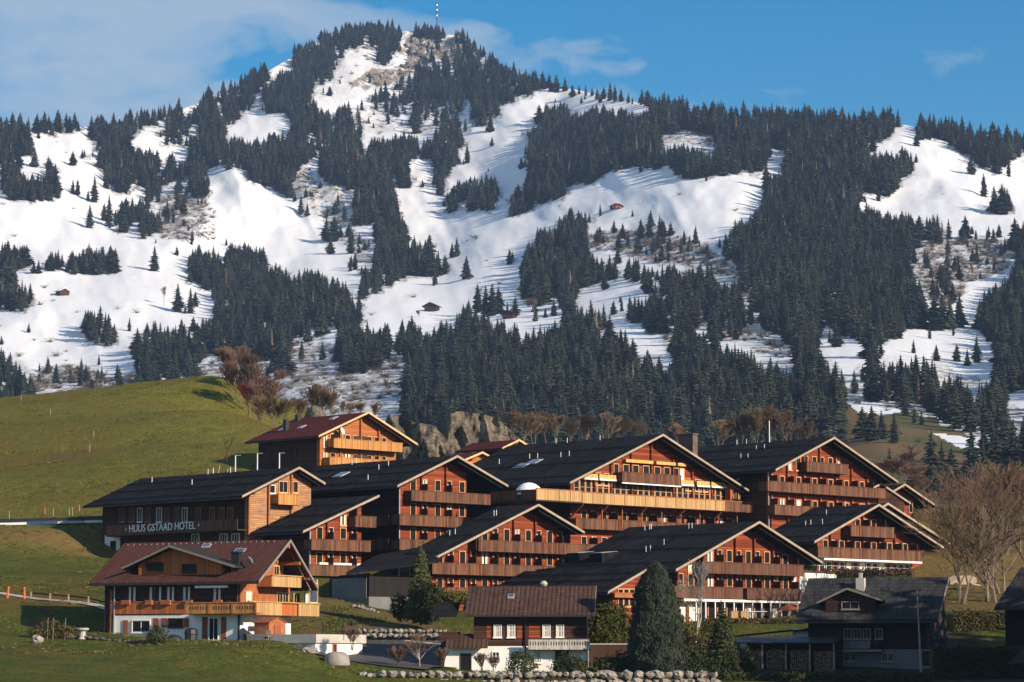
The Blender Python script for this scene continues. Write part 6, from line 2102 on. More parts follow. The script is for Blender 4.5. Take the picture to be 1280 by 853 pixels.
# grill under its cover
p = LC.w(-2.0, LC.sd(239, 800, 2)[0], 0); p.z = gz(p.x, p.y)
r0 = empty('covered_grill', p, .4, 'black covered grill standing before the white chalet wall', 'grill')
MB().lathe([(.62, 0), (.60, .55), (.66, .62), (.60, 1.0), (.35, 1.15), (.05, 1.18)], 10).build('cover', M['dark_metal'], r0)
for a_ in range(2): MB().tube((-.3 + .6 * a_, -.35, .1), (-.3 + .6 * a_, -.42, .1), .11, .11, 10).build('wheel', M['metal'], r0)
p = LC.w(-2.4, LC.sd(220, 800, 2)[0], 0); p.z = gz(p.x, p.y)
o = MB().lathe([(.75, 0), (.7, .2), (.4, .42), (.05, .5)], 12).build('low_cover', M['dark_metal'], None, loc=p); tag(o, 'low dark domed cover on the lawn left of the grill', 'cover')
# chairs / table covers near the corner of the left chalet
p = P(318, 802, 251); p.z = gz(p.x, p.y)
r0 = empty('covered_table', p, .5, 'long low table under black cover at the white chalet corner', 'table')
MB().box(-.95, .95, -.45, .45, .35, .62).box(-.9, .9, -.4, .4, 0, .352).build('cover', M['dark_metal'], r0)
p = P(334, 800, 251); p.z = gz(p.x, p.y)
r0 = empty('garden_chair', p, -.4, 'pale folding garden chair at the edge of the garage terrace', 'chair')
MB().box(-.25, .25, -.25, .25, .42, .46).build('seat', M['fascia'], r0); MB().box(-.25, .25, .22, .26, .462, 1.0).build('backrest', M['fascia'], r0)
for sx in (-1, 1):
    for sy in (-1, 1): MB().box(sx * .22 - .02, sx * .22 + .02, sy * .22 - .02, sy * .22 + .02, -.1, .418).build('leg', M['metal'], r0)
# tarpaulin-covered round thing by the garage
p = P(421, 834, 241.5)
r0 = empty('covered_tub', p, .3, 'round grey tarpaulin covered tub on the paving below the garage', 'covered tub')
MB().lathe([(1.12, -.3), (1.12, .5), (1.02, .95), (.75, 1.22), (.3, 1.32), (.02, 1.33)], 18).build('tarpaulin', M['tarp'], r0, smooth=True)
MB().lathe([(1.16, .02), (1.18, .08), (1.16, .14)], 18).build('rope', M['dark_metal'], r0)
# pale trailer behind the bare trees
p = P(1202, 735, 316)
r0 = empty('covered_trailer', p, .15, 'pale rounded covered trailer parked behind the bare trees at right', 'trailer')
m = MB()
prof_ = [(-1.55, .35), (1.3, .35), (1.6, .7), (1.45, 1.15), (.9, 1.35), (-1.2, 1.35), (-1.6, 1.1)]
m.prism(prof_, -.8, .8).build('cover', M['fascia'], r0)
for x in (-.9, .7): MB().tube((x, -.85, .28), (x, -.7, .28), .28, .28, 10).build('wheel', M['dark_metal'], r0)
MB().beam((1.3, 0, .4), (2.2, 0, .3), .08, .08).build('drawbar', M['metal'], r0)
# terrace furniture under the front gable
for i, u in enumerate((937, 945, 953)):
    p = Fg.w(Fg.f(u, 770, 3.2)[0], -3.2, 0); p.z = P(u, 773, p.y).z
    r0 = empty('terrace_table', p, .3, 'white terrace table before the glazed ground floor, ' + ['left', 'middle', 'right'][i] + ' of three', 'table', 'white tables on the front terrace')
    MB().box(-.4, .4, -.35, .35, .70, .74).build('table_top', M['white_paint'], r0); MB().tube((0, 0, 0), (0, 0, .70), .05, .05, 6).build('leg', M['metal'], r0)
for i, u in enumerate((917, 929)):
    p = Fg.w(Fg.f(u, 770, 2.8)[0], -2.8, 0); p.z = P(u, 773, p.y).z
    r0 = empty('terrace_crate', p, .3, ['yellow wooden box at the left of the front terrace', 'yellow wooden box nearer the white tables'][i], 'box')
    MB().box(-.4, .4, -.3, .3, 0, .7).build('body', M['board_new'], r0); MB().box(-.43, .43, -.33, .33, .703, .76).build('lid', M['board_new'], r0)
MB_ = MB()
# lawn umbrella folded / brown parasol on that terrace
p = Fg.w(Fg.f(985, 772, 3.0)[0], -3.0, 0); p.z = P(985, 775, p.y).z
r0 = empty('parasol', p, 0, 'brown open parasol on the right end of the front terrace', 'parasol')
MB().tube((0, 0, 0), (0, 0, 1.5), .04, .04, 6).build('pole', M['metal'], r0)
MB().lathe([(1.5, 1.0), (.9, 1.35), (.05, 1.75)], 8).build('canopy', M['shutter'], r0)

# ---- rock faces below the summit
rr_ = random.Random(31); ms = MB()
for poly, n, k in (([(512, 53), (572, 51), (582, 60), (560, 72), (528, 74), (508, 64)], 26, 7.5), ([(528, 66), (545, 66), (540, 84), (524, 90), (505, 90), (512, 80)], 14, 7), ([(440, 104), (470, 90), (500, 88), (515, 90), (470, 110), (445, 110)], 14, 4.5), ([(643, 88), (653, 86), (659, 97), (647, 100)], 8, 6), ([(455, 60), (470, 56), (470, 72), (458, 76)], 5, 4)):
    us, vs = [q[0] for q in poly], [q[1] for q in poly]; c = 0
    while c < n:
        u, v = rr_.uniform(min(us), max(us)), rr_.uniform(min(vs), max(vs))
        if not inpoly([u], [v], poly)[0]: continue
        c += 1; p = mpoint(u, v); s_ = k * rr_.uniform(.5, 1.3)
        b_ = rock_mb(1.0, 900 + c + n, (1, .8, 1.15), 6, 9, .45)
        ms.add([(p.x + x * s_, p.y + y * s_, p.z + z_ * s_ - s_ * .25) for x, y, z_ in b_.v], b_.f)
o = ms.build('summit_rocks', M['far_rock']); tag(o, 'grey rock faces breaking through the snow below the summit', 'rock face', kind='structure')
# ---- huts on the mountain, mast on the summit
def hut(u, v, wpx, label, rz=.5, snowroof=False, mt='log_dark'):
    p = mpoint(u, v); w_ = wpx / 3500 * p.y; h_ = w_ * .42
    r0 = empty('mountain_hut', p - Vector((0, 0, .3)), rz, label, 'hut')
    d_ = w_ * .75
    MB().prism([(-w_ * .38, 0), (w_ * .38, 0), (w_ * .38, h_ * .72), (0, h_ * 1.15), (-w_ * .38, h_ * .72)], -d_ / 2, d_ / 2).build('wall', M[mt], r0)
    MB().prism([(-w_ * .52, h_ * .60), (0, h_ * 1.17), (w_ * .52, h_ * .60), (w_ * .52, h_ * .60 + .5), (0, h_ * 1.17 + .6), (-w_ * .52, h_ * .60 + .5)], -d_ * .62, d_ * .62).build('roof', M['white' if snowroof else 'tile_brown'], r0)
    MB().box(-w_ * .08, w_ * .08, -d_ / 2 - .15, -d_ / 2 - .01, 0, h_ * .5).build('door', M['trim_dark'], r0)


hut(78, 369, 17, 'small brown hut alone on the left snowfield', .6, True)
hut(540, 389, 20, 'dark brown barn in the open snow above the dense central wood', -.3)
hut(637, 398, 19, 'brown barn at the wood edge right of a group of spruces', -.4)
hut(768, 261, 12, 'tiny dark hut left of a sunlit one high on the snow', .3)
hut(774, 261, 11, 'tiny sunlit orange hut high on the open snow', -.2, False, 'log_honey')
hut(904, 424, 11, 'small orange hut half hidden among spruces right of centre', -.2, False, 'log_honey')
hut(332, 430, 12, 'hut with snowy roof peeping from the dark wood above the green hill', .4, True)
hut(654, 90, 7, 'small white lift station on the shoulder right of the summit', .2, True, 'white')
p = mpoint(546, 40)
r0 = empty('antenna_mast', p, 0, 'thin lattice antenna mast on the mountain summit', 'mast')
h_ = 37.0
for sx, sy in ((-1, -1), (1, -1), (1, 1), (-1, 1)):
    MB().beam((sx * .9, sy * .9, 0), (sx * .45, sy * .45, h_), .28, .28).build('leg', M['dark_metal'], r0)
m = MB()
for k in range(14):
    z0, z1 = k * h_ / 14, (k + 1) * h_ / 14
    a0 = .9 - .45 * k / 14
    m.beam((-a0, -a0, z0), (a0, -a0, z1), .16, .16); m.beam((a0, a0, z0), (-a0, a0, z1), .16, .16); m.beam((-a0, a0, z0), (-a0, -a0, z1), .16, .16)
m.build('bracing', M['dark_metal'], r0)
for zz_ in (20, 27, 33): MB().tube((0, 0, zz_), (0, 0, zz_ + 2), 1.1, 1.1, 8).build('antenna_drum', M['metal'], r0)
# ================================================================ near plants
def bare_tree_mesh(seed, h=9.0, spread=.5, trunks=1, depth=6, twig=.012, lean=0.0, up=.35, name='branches'):
    """returns (trunk MB, branch MB) of a leafless tree"""
    rr = random.Random(seed)
    tr, br = MB(), MB()

    def grow(p, d, L, r, k):
        steps = 2 if k < 3 else 1
        q = p
        for s_ in range(steps):
            d2 = (d + Vector((rr.uniform(-1, 1), rr.uniform(-1, 1), rr.uniform(-.3, .6))) * .13).normalized()
            q2 = q + d2 * (L / steps)
            (tr if k < 2 else br).tube(q, q2, r, r * .8, 5 if k < 2 else 3, False)
            q, d, r = q2, d2, r * .82
        if k >= depth: return
        n = rr.choice((2, 3, 3)) if k else rr.choice((3, 4))
        for i in range(n):
            ax = Vector((rr.gauss(0, 1), rr.gauss(0, 1), rr.gauss(0, .4)))
            nd = (d + ax * spread * .55 + Vector((0, 0, up * .3))).normalized()
            grow(q, nd, L * rr.uniform(.62, .86), max(r * rr.uniform(.55, .72), twig), k + 1)
        if k >= 1:
            mid = p.lerp(q, .5)
            ax = Vector((rr.gauss(0, 1), rr.gauss(0, 1), rr.gauss(0, .3)))
            grow(mid, (d + ax * spread * .8).normalized(), L * .6, max(r * .45, twig), min(k + 2, depth))
    for i in range(trunks):
        an = rr.random() * 6.28
        d0 = Vector((math.cos(an) * .18 * (trunks > 1) + lean, math.sin(an) * .18 * (trunks > 1), 1)).normalized()
        grow(Vector((rr.uniform(-.3, .3) * (trunks > 1), rr.uniform(-.3, .3) * (trunks > 1), -.3)), d0, h * .27, h * .018 / (trunks ** .4), 0)
    # scale so the top is at h
    zt = max(v_[2] for v_ in br.v)
    k = h / zt
    for m_ in (tr, br): m_.v = [(x * k, y * k, z * k) for x, y, z in m_.v]
    return tr, br


def leaf_cloud(blobs, n, size, seed, shell=.55):
    """many small leaf clusters through the volume of a few ellipsoids"""
    rr = random.Random(seed)
    m = MB()
    off = Vector((seed * 3.1, seed * 1.7, 0))
    tot = sum(b[3] * b[4] * b[5] for b in blobs)
    for (cx, cy, cz, rx, ry, rz) in blobs:
        k = int(n * rx * ry * rz / tot)
        for _ in range(k):
            d = Vector((rr.gauss(0, 1), rr.gauss(0, 1), rr.gauss(0, 1))).normalized()
            lump = 1 + .38 * mnoise.noise(d * 2.6 + off) + .22 * mnoise.noise(d * 6.5 + off)
            f = (shell + (1 - shell) * rr.random() ** .6) * lump
            p = Vector((cx + d.x * rx * f, cy + d.y * ry * f, cz + d.z * rz * f))
            nrm = (d + Vector((rr.gauss(0, 1), rr.gauss(0, 1), rr.gauss(0, 1))) * .75).normalized()
            a_ = nrm.orthogonal().normalized(); b_ = nrm.cross(a_)
            s_ = size * rr.uniform(.6, 1.4)
            th = rr.random() * 6.28
            a2 = a_ * math.cos(th) + b_ * math.sin(th); b2 = nrm.cross(a2)
            m.add([p - a2 * s_, p + b2 * s_ * .55, p + a2 * s_, p - b2 * s_ * .55 + nrm * s_ * .2], [(0, 1, 2), (0, 2, 3)])
    return m


def shrub(name, p, blobs, n, size, seed, mt, label, cat='shrub', group=None, stem=True):
    r0 = empty(name, p, 0, label, cat, group)
    leaf_cloud(blobs, n, size, seed).build('foliage', M[mt], r0)
    if stem:
        m = MB()
        for i in range(3): m.tube((0, 0, -.3), (rnd.uniform(-.3, .3) * blobs[0][3], rnd.uniform(-.3, .3) * blobs[0][4], blobs[0][2] + blobs[0][5] * .3), .06, .02, 5)
        m.build('stem', M['trunk'], r0)
    return r0


def on_ground(u, D, dz=0.0):
    p = P(u, 800, D); return Vector((p.x, p.y, gz(p.x, p.y) + dz))


def at_v(u, v, D): return P(u, v, D)


_tw = {}


def bare(p, h, seed, mt, trunk, label, name='bare_tree', cat='bare tree', group=None, spread=.5, trunks=1, depth=6, twig=.012, cache=None, sx=1.0, lean=0., up=.35, rz=None):
    key = cache or ('t', seed)
    if key not in _tw:
        a_, b_ = bare_tree_mesh(seed, 10.0, spread, trunks, depth, twig * 10 / h, lean, up)
        _tw[key] = (a_.v and a_.mesh('trunk', M[trunk]), b_.mesh('branches', M[mt]))
    tm, bm_ = _tw[key]
    r0 = empty(name, p, rnd.random() * 6.28 if rz is None else rz, label, cat, group)
    k = h / 10
    inst('trunk', tm, r0, sc=(k * sx, k * sx, k)); inst('branches', bm_, r0, sc=(k * sx, k * sx, k))
    return r0


def near_conifer(p, h, w_, seed, mt, label, name='spruce_tree', layers=30, boughs=15, droop=.25, ragged=.35, base=.03, blunt=0):
    r0 = empty(name, p, seed, label, 'conifer')
    m = spruce_crown(seed, layers, boughs, w_ / h / 2 * .85, droop, base, ragged)
    o = m.build('crown', M[mt], r0); o.scale = (h, h, h)
    bl = []
    n_ = 9
    for i in range(n_):
        t_ = i / (n_ - 1)
        rr_ = w_ / 2 * ((1 - t_ * .93) ** (.8 if not blunt else .5)) * .80
        for k in range(3 if t_ < .8 else 1):
            an = seed + i * 2.1 + k * 2.09
            bl.append((math.cos(an) * rr_ * .35, math.sin(an) * rr_ * .35, h * (.08 + .86 * t_), rr_ * .85, rr_ * .85, h * .10))
    o = leaf_cloud(bl, 17000, .10, seed).build('needle_tufts', M[mt], r0)
    MB().tube((0, 0, -.5), (0, 0, h * .7), h * .02, h * .008, 7).build('trunk', M['trunk'], r0)
    return r0


# conifers between the houses
near_conifer(at_v(526, 775, 270), 7.4, 3.6, 71, 'needles', 'slim dark pointed conifer before the front left gable', droop=.5)
shrub('evergreen_bush', at_v(540, 776, 268), [(0, 0, 1.6, 1.35, 1.2, 1.7), (-.3, 0, 2.6, .9, .9, 1.1)], 3200, .13, 72, 'leaf_dark', 'rounded evergreen bush leaning against the slim pointed conifer', 'bush')
shrub('evergreen_bush', at_v(500, 772, 272), [(0, 0, 1.0, 1.0, 1.0, 1.2), (.6, 0, .7, .8, .8, .9)], 1500, .13, 73, 'leaf_dark', 'dark bush left of the slim pointed conifer', 'bush')
def column_conifer(p, h, w_, seed, mt, label, n=46000, sz=.12):
    r0 = empty('conifer', p, 0, label, 'conifer'); rr = random.Random(seed)
    prof = [(0, .80), (.15, 1.0), (.4, .98), (.6, .84), (.78, .62), (.9, .40), (.97, .2), (1.0, .04)]
    MB().lathe([(w_ / 2 * r_ * .62 + .02, h * t_ * .97) for t_, r_ in prof], 12).build('inner_crown', M['needles'], r0)
    m = MB(); off = Vector((seed, 2, 3))
    for i in range(n):
        t_ = rr.random() ** .95; an = rr.random() * 6.28
        d = Vector((math.cos(an), math.sin(an), 0))
        q3 = Vector((d.x * 1.1, d.y * 1.1, t_ * h * .55))
        lump = 1 + .30 * mnoise.noise(q3 * 1.1 + off) + .26 * mnoise.noise(q3 * 3.1 + off)
        rad = w_ / 2 * float(np.interp(t_, [q[0] for q in prof], [q[1] for q in prof])) * lump * (.72 + .32 * rr.random() ** .6)
        p_ = Vector((d.x * rad, d.y * rad, h * t_ + rr.gauss(0, .08)))
        up_ = Vector((d.x * .45 + rr.gauss(0, .25), d.y * .45 + rr.gauss(0, .25), 1)).normalized()
        sd_ = up_.cross(d + Vector((rr.gauss(0, .5), rr.gauss(0, .5), rr.gauss(0, .3)))).normalized()
        L_ = sz * rr.uniform(1.2, 2.8)
        m.add([p_ - sd_ * sz * .45, p_ + sd_ * sz * .45, p_ + up_ * L_], [(0, 1, 2)])
    m.build('foliage', M[mt], r0)
    MB().tube((0, 0, -.5), (0, 0, h * .8), .18, .06, 7).build('trunk', M['trunk'], r0)
    return r0


column_conifer(at_v(820, 848, 246), 9.9, 4.8, 74, 'needles_blue', 'big dense dark conifer in front of the long front roof')
near_conifer(at_v(903, 846, 247), 6.8, 3.7, 75, 'needles', 'smaller dark conifer right of the big dense one', layers=26, boughs=15)
shrub('yellow_green_shrub', at_v(757, 806, 256), [(0, 0, 1.5, 2.2, 1.3, 1.7), (.5, 0, 2.7, 1.6, 1.0, 1.1), (-1.6, 0, .9, 1.0, 1.0, 1.0)], 6500, .13, 76, 'leaf_yellow', 'large yellow green shrub above the retaining wall beside the tiled roof', 'shrub')
shrub('yellow_green_shrub', at_v(568, 752, 262), [(0, 0, .4, 1.8, .8, .6)], 900, .13, 77, 'leaf_yellow', 'low yellow green shrub left of the brown tiled roof', 'shrub')
pw = P(738, 806, 254.5)
rw = MB().box(0, 3.3, 0, 1.0, -2.4, .0).build('retaining_wall', M['trim_dark'], None, loc=pw); tag(rw, 'dark retaining wall with pale coping below the yellow green shrub', 'wall')
MB().box(-.05, 3.35, -.06, 1.02, .003, .10).build('coping', M['concrete'], rw)
for u, v, D, h, lab, mt in ((497, 838, 243, 2.2, 'reddish leafless shrub at the left edge of the drive', 'twig_red'), (555, 838, 243, 2.0, 'reddish leafless shrub before the white porch wall', 'twig_red'),
                        (603, 842, 243, 1.9, 'leafless shrub left of two by the white wall', 'twig_red'), (617, 842, 243, 1.6, 'low leafless shrub right of two by the white wall', 'twig_red'), (440, 812, 248, 2.2, 'dark reddish shrub in the shadow of the garage', 'twig_red'), (438, 795, 252, 1.6, 'dark bushy plant on the end of the garage terrace', 'leaf_dark')):
    bare(at_v(u, v, D), h, 200 + u % 3, mt, 'trunk', lab, 'leafless_shrub', 'shrub', spread=.75, trunks=7, depth=3, twig=.016, cache=('sh', u % 3, mt), up=.8)
bare(at_v(524, 840, 243), 3.6, 210, 'twig_brown', 'birch', 'small pale-trunked leafless tree between two reddish shrubs', 'small_bare_tree', 'bare tree', spread=.8, trunks=2, depth=4, twig=.014)
for u, v, rx, rz_, lab in ((651, 845, 1.3, 1.2, 'dark evergreen bush before the white house wall'), (708, 846, 1.4, 1.1, 'dark evergreen bush under the grey white balcony'), (722, 846, 1.0, .9, 'smaller dark bush right of one under the balcony')):
    shrub('evergreen_bush', at_v(u, v, 243), [(0, 0, rz_ * .8, rx, .9, rz_)], 1600, .10, int(u), 'leaf_dark', lab, 'bush')
for u, v, D, rx, rz_, n, mt, lab in ((196, 805, 247, .95, .85, 1300, 'leaf_dark', 'round green shrub on the lawn before the white chalet wall'), (46, 801, 250, 1.0, .5, 500, 'leaf_hedge', 'left clump of garden perennials on the left lawn'), (66, 800, 250, 1.2, .9, 700, 'leaf_hedge', 'taller yellowish garden perennials on the left lawn'), (84, 802, 250, .9, .6, 500, 'leaf_hedge', 'right clump of garden perennials beside the pedestal')):
    shrub('garden_shrub', on_ground(u, D), [(0, 0, rz_ * .8, rx, .8, rz_)], n, .09, int(u) + 5, mt, lab, 'shrub')
for i, u in enumerate((59, 66, 81)):
    o = MB().tube((0, 0, -.2), (.05, 0, 1.75), .025, .02, 5).build('garden_stake', M['fascia'], None, loc=on_ground(u, 249.5)); tag(o, 'thin garden stake in the flower bed, ' + ['left', 'middle', 'right'][i] + ' one', 'stake')
for u, v, D, rx, rz_, n, mt, lab in ((863, 846, 251, 1.7, 1.5, 2600, 'leaf_dark', 'dark bush filling the gap between the two conifers'), (880, 838, 256, 1.5, 1.9, 2600, 'leaf_hedge', 'brown green bush behind the smaller dark conifer'), (852, 806, 262, 1.4, 1.5, 2000, 'leaf_hedge', 'brown green bush right of the big dense conifer'), (778, 846, 249, 1.6, 1.2, 2000, 'leaf_dark', 'dark bush left of the big dense conifer foot'), (893, 800, 276, 1.5, 1.2, 1500, 'leaf_hedge', 'brownish bush at the left end of the clipped hedge'), (925, 846, 252, 1.3, 1.6, 1800, 'leaf_dark', 'dark bush between conifer and woodshed')):
    shrub('wild_bush', at_v(u, v, D), [(0, 0, rz_ * .8, rx, 1.1, rz_), (rx * .5, 0, rz_ * .5, rx * .6, .9, rz_ * .7)], n, .11, int(u) + 9, mt, lab, 'bush')
# hedges
def hedge(ua, va, ub, vb_, D, h, d_, seed, mt, label):
    a_, b_ = at_v(ua, va, D), at_v(ub, vb_, D)
    r0 = empty('hedge', a_, 0, label, 'hedge')
    L_ = (b_ - a_).length; rr = random.Random(seed)
    m = MB(); m2 = MB().box(0, L_, -d_ / 2 + .15, d_ / 2 - .15, -.5, h - .15)
    for _ in range(int(L_ * h * 230)):
        f = rr.random()
        x = rr.random() * L_
        y, z, nr = ((-d_ / 2, rr.random() * h, Vector((0, -1, .3))) if f < .6 else (rr.uniform(-.5, .5) * d_, h, Vector((0, -.2, 1))) if f < .95 else (d_ / 2, rr.random() * h, Vector((0, 1, 0))))
        p = Vector((x, y, z)) + Vector((rr.gauss(0, .06), rr.gauss(0, .10), rr.gauss(0, .09) + .12 * mnoise.noise(Vector((x * .8, seed, 0)))))
        nr = (nr + Vector((rr.gauss(0, .7), rr.gauss(0, .7), rr.gauss(0, .7)))).normalized()
        q = nr.orthogonal().normalized(); s_ = nr.cross(q); k = rr.uniform(.07, .14)
        m.add([p - q * k, p + s_ * k, p + q * k, p - s_ * k], [(0, 1, 2, 3)])
    m2.build('stem_mass', M['leaf_dark'], r0)
    m.build('foliage', M[mt], r0)
    return r0


hedge(919, 792, 1008, 790, 290, 1.4, 1.4, 5, 'leaf_hedge', 'clipped yellow brown hedge below the front terrace')
hedge(1186, 795, 1256, 795, 283, 2.3, 6.0, 6, 'leaf_hedge', 'broad clipped hedge block with sunlit top right of the farmhouse')
hedge(1024, 745, 1150, 745, 316, 1.3, 1.2, 7, 'leaf_hedge', 'low hedge at the foot of the white terrace wall')
hz_ = [('leaf_dark', 740, 800), ('leaf_dark', 850, 890)]
hedge(742, 846, 900, 848, 246.5, 1.5, 1.2, 8, 'leaf_dark', 'dark hedge behind the right half of the boulder wall')
hedge(905, 850, 1040, 850, 244, .5, 1.0, 12, 'leaf_dark', 'low dark edging plants before the woodshed')
hedge(1165, 848, 1290, 848, 252, 2.6, 2.0, 13, 'leaf_dark', 'tall dark hedge in the lower right corner')
hedge(1040, 850, 1165, 850, 243, .6, 1.0, 14, 'leaf_dark', 'low dark plants along the bottom before the farmhouse')
# plants on the terrace parapet of H
hedge(988, 715, 1018, 714, 319.5, .9, .6, 9, 'leaf_dark', 'trailing dark plants over the white tower wall')
hedge(1026, 717.5, 1140, 721, 322.0, .5, .4, 10, 'twig_red', 'reddish plants in the parapet planter under the front right gable')
# birch in front of the front gable
bare(at_v(868, 800, 262), 7.6, 305, 'birch', 'birch', 'pale leafless birch with crooked stems before the front centre gable', 'birch_tree', 'birch', spread=.6, trunks=2, depth=4, twig=.02, lean=.25, rz=0)
# big bare trees at right
BT = [(1206, 768, 296, 12.5, 'twig_brown', 'tall leafless tree left of the group beside the farmhouse gable', 401), (1234, 768, 298, 12.0, 'twig_grey', 'leafless tree second from the left at the right hedge', 402), (1241, 766, 300, 13.5, 'twig_brown', 'tallest pale-trunked leafless tree at the right hedge', 403), (1246, 768, 297, 11.0, 'twig_grey', 'slender leafless tree touching the tallest one at right', 404),
      (1262, 760, 306, 13.0, 'twig_brown', 'leafless tree close to the right frame edge', 405), (1284, 760, 304, 13.0, 'twig_grey', 'leafless tree cut by the right frame edge', 406),
      (1178, 735, 345, 9.0, 'twig_grey', 'smaller leafless tree right behind the front right gable', 402), (1190, 720, 360, 12.0, 'twig_brown', 'leafless tree behind the pale covered trailer', 403), (1216, 725, 350, 14.0, 'twig_red', 'reddish leafless tree in the second row at right', 404), (1236, 715, 365, 15.0, 'twig_brown', 'broad leafless tree high in the second row at right', 405), (1258, 715, 360, 14.0, 'twig_red', 'reddish leafless tree in the second row near the frame', 406), (1280, 710, 370, 14.0, 'twig_brown', 'second-row leafless tree at the frame edge', 401), (1200, 700, 385, 12.0, 'twig_grey', 'far leafless tree at the foot of the meadow', 406),
      (1170, 690, 395, 9.0, 'twig_brown', 'leafless bushy tree right of the tiny far gable', 401), (1222, 690, 400, 13.0, 'twig_grey', 'far leafless tree below the tall spruces', 402), (1250, 690, 405, 14.0, 'twig_brown', 'far leafless tree under the right edge spruces', 403), (1150, 668, 400, 7.0, 'twig_red', 'reddish bushy tree above the tiny far gable', 404)]
for (u, v, D, h, mt, lab, sd_) in BT:
    bare(at_v(u, v, D), h, sd_, mt, 'bark_grey', lab, group='leafless trees at the right', spread=.62, trunks=1 + (sd_ % 2), depth=5, twig=.026, up=.2, cache=('b', sd_, mt), sx=1.15)
# leafless trees between roofs and forest
BB = [(655, 556, 460, 6.0), (668, 556, 470, 6.5), (682, 556, 480, 6.8), (697, 556, 480, 6.0), (640, 545, 470, 5.0), (712, 556, 520, 5.2), (735, 556, 540, 6.2), (757, 556, 540, 6.4), (775, 556, 560, 5.4), (800, 556, 560, 5.0), (845, 560, 560, 5.0), (900, 560, 520, 5.6), (925, 562, 500, 6.5), (948, 562, 500, 8.4), (966, 562, 500, 8.6), (985, 562, 500, 7.4), (1005, 562, 520, 5.6)]
ORD = 'first second third fourth fifth sixth seventh eighth ninth tenth eleventh twelfth thirteenth fourteenth fifteenth sixteenth seventeenth eighteenth nineteenth twentieth twenty-first'.split()
DIR = ['just right of the cliff top', 'above the long black roof left part', 'above the main gable peak', 'between chimney and mast', 'around the pale mast']
for i, (u, v, D, h) in enumerate(BB):
    rank = sorted(q[0] for q in BB).index(u)
    lab = 'greyish leafless tree, ' + ORD[rank] + ' from the left of the row behind the hotel roofs'
    bare(at_v(u, v + 4, D), h * D / 480, 500 + i % 4, ['twig_brown', 'twig_grey'][i % 2], 'bark_grey', lab, group='leafless trees behind the roofs', spread=.5, trunks=2, depth=6, twig=.02, cache=('bb', i % 4, i % 2), sx=1.1, up=.35)
# reddish thicket on the hill's right flank
RB = [(283, 466, 512, 6.0, 0), (296, 470, 510, 6.5, 0), (309, 478, 505, 6.5, 0), (290, 488, 500, 6.5, 0), (301, 500, 492, 7.5, 0), (318, 497, 492, 7.0, 1), (312, 515, 480, 6.5, 2), (327, 520, 475, 7.5, 0), (338, 515, 480, 7.0, 0), (325, 532, 462, 6.0, 1), (345, 532, 462, 5.5, 0), (358, 528, 462, 5.0, 1), (390, 522, 470, 6.6, 1), (401, 524, 470, 6.8, 1), (412, 522, 470, 5.2, 1), (375, 526, 465, 4.6, 1), (432, 520, 470, 3.4, 1), (450, 520, 470, 3.2, 0), (468, 522, 465, 3.2, 1), (350, 478, 540, 3.5, 0), (300, 452, 560, 4.0, 0)]
for i, (u, v, D, h, k) in enumerate(RB):
    mt = ['twig_red', 'twig_brown', 'leaf_red'][k]
    rank = sorted(q[0] for q in RB).index(u)
    lab = ['reddish leafless tree', 'brown leafless tree', 'red berried shrub'][k] + ', ' + ORD[rank] + ' from the left of the thicket between green hill and cliff'
    bare(at_v(u, v + 5, D), h * .98, 520 + i % 3, mt, 'bark_grey', lab, 'thicket_tree', 'bare tree', 'leafless thicket between green hill and cliff', spread=.6, trunks=3, depth=5, twig=.03, cache=('rb', i % 3, k), sx=.95, up=.65)
for i, (u, v, D, h) in enumerate(((1118, 600, 520, 3.0), (1130, 604, 520, 3.4), (1142, 608, 515, 3.2), (1108, 596, 525, 2.4), (1152, 625, 480, 3.4), (1135, 585, 560, 2.6))):
    bare(at_v(u, v, D), h * 1.3, 520 + i % 3, 'twig_red', 'bark_grey', 'reddish low thicket on the meadow right of the upper roof, ' + ['left part', 'middle', 'right part', 'far left end', 'lowest bush', 'topmost bush'][i], 'thicket_tree', 'bush', 'thicket on the meadow', spread=.6, trunks=4, depth=5, twig=.022, cache=('rb', i % 3, 0), sx=1.7, up=.4)
bare(at_v(283, 575, 372), 3.2, 540, 'twig_brown', 'trunk', 'tiny leafless sapling in the roof shadow on the hill', 'sapling', 'sapling', spread=.6, depth=3, twig=.02)
# lone leafless trees up on the snow
for i, (u, v, h) in enumerate(((205, 382, 25), (668, 392, 20), (524, 397, 9), (545, 241, 6))):
    p = mpoint(u, v); bare(p, h * p.y / 3500, 550 + i, 'twig_brown', 'bark_grey', ['thin leafless tree beside a narrow spruce on the left snow', 'round leafless tree below the brown barn at the wood edge', 'little leafless bush right of the barn on snow', 'leafless bush on the snow under the square spruce block'][i], spread=.55, depth=5 if i < 2 else 4, twig=.11 if i < 2 else .08, sx=.6 if i == 0 else 1.5)

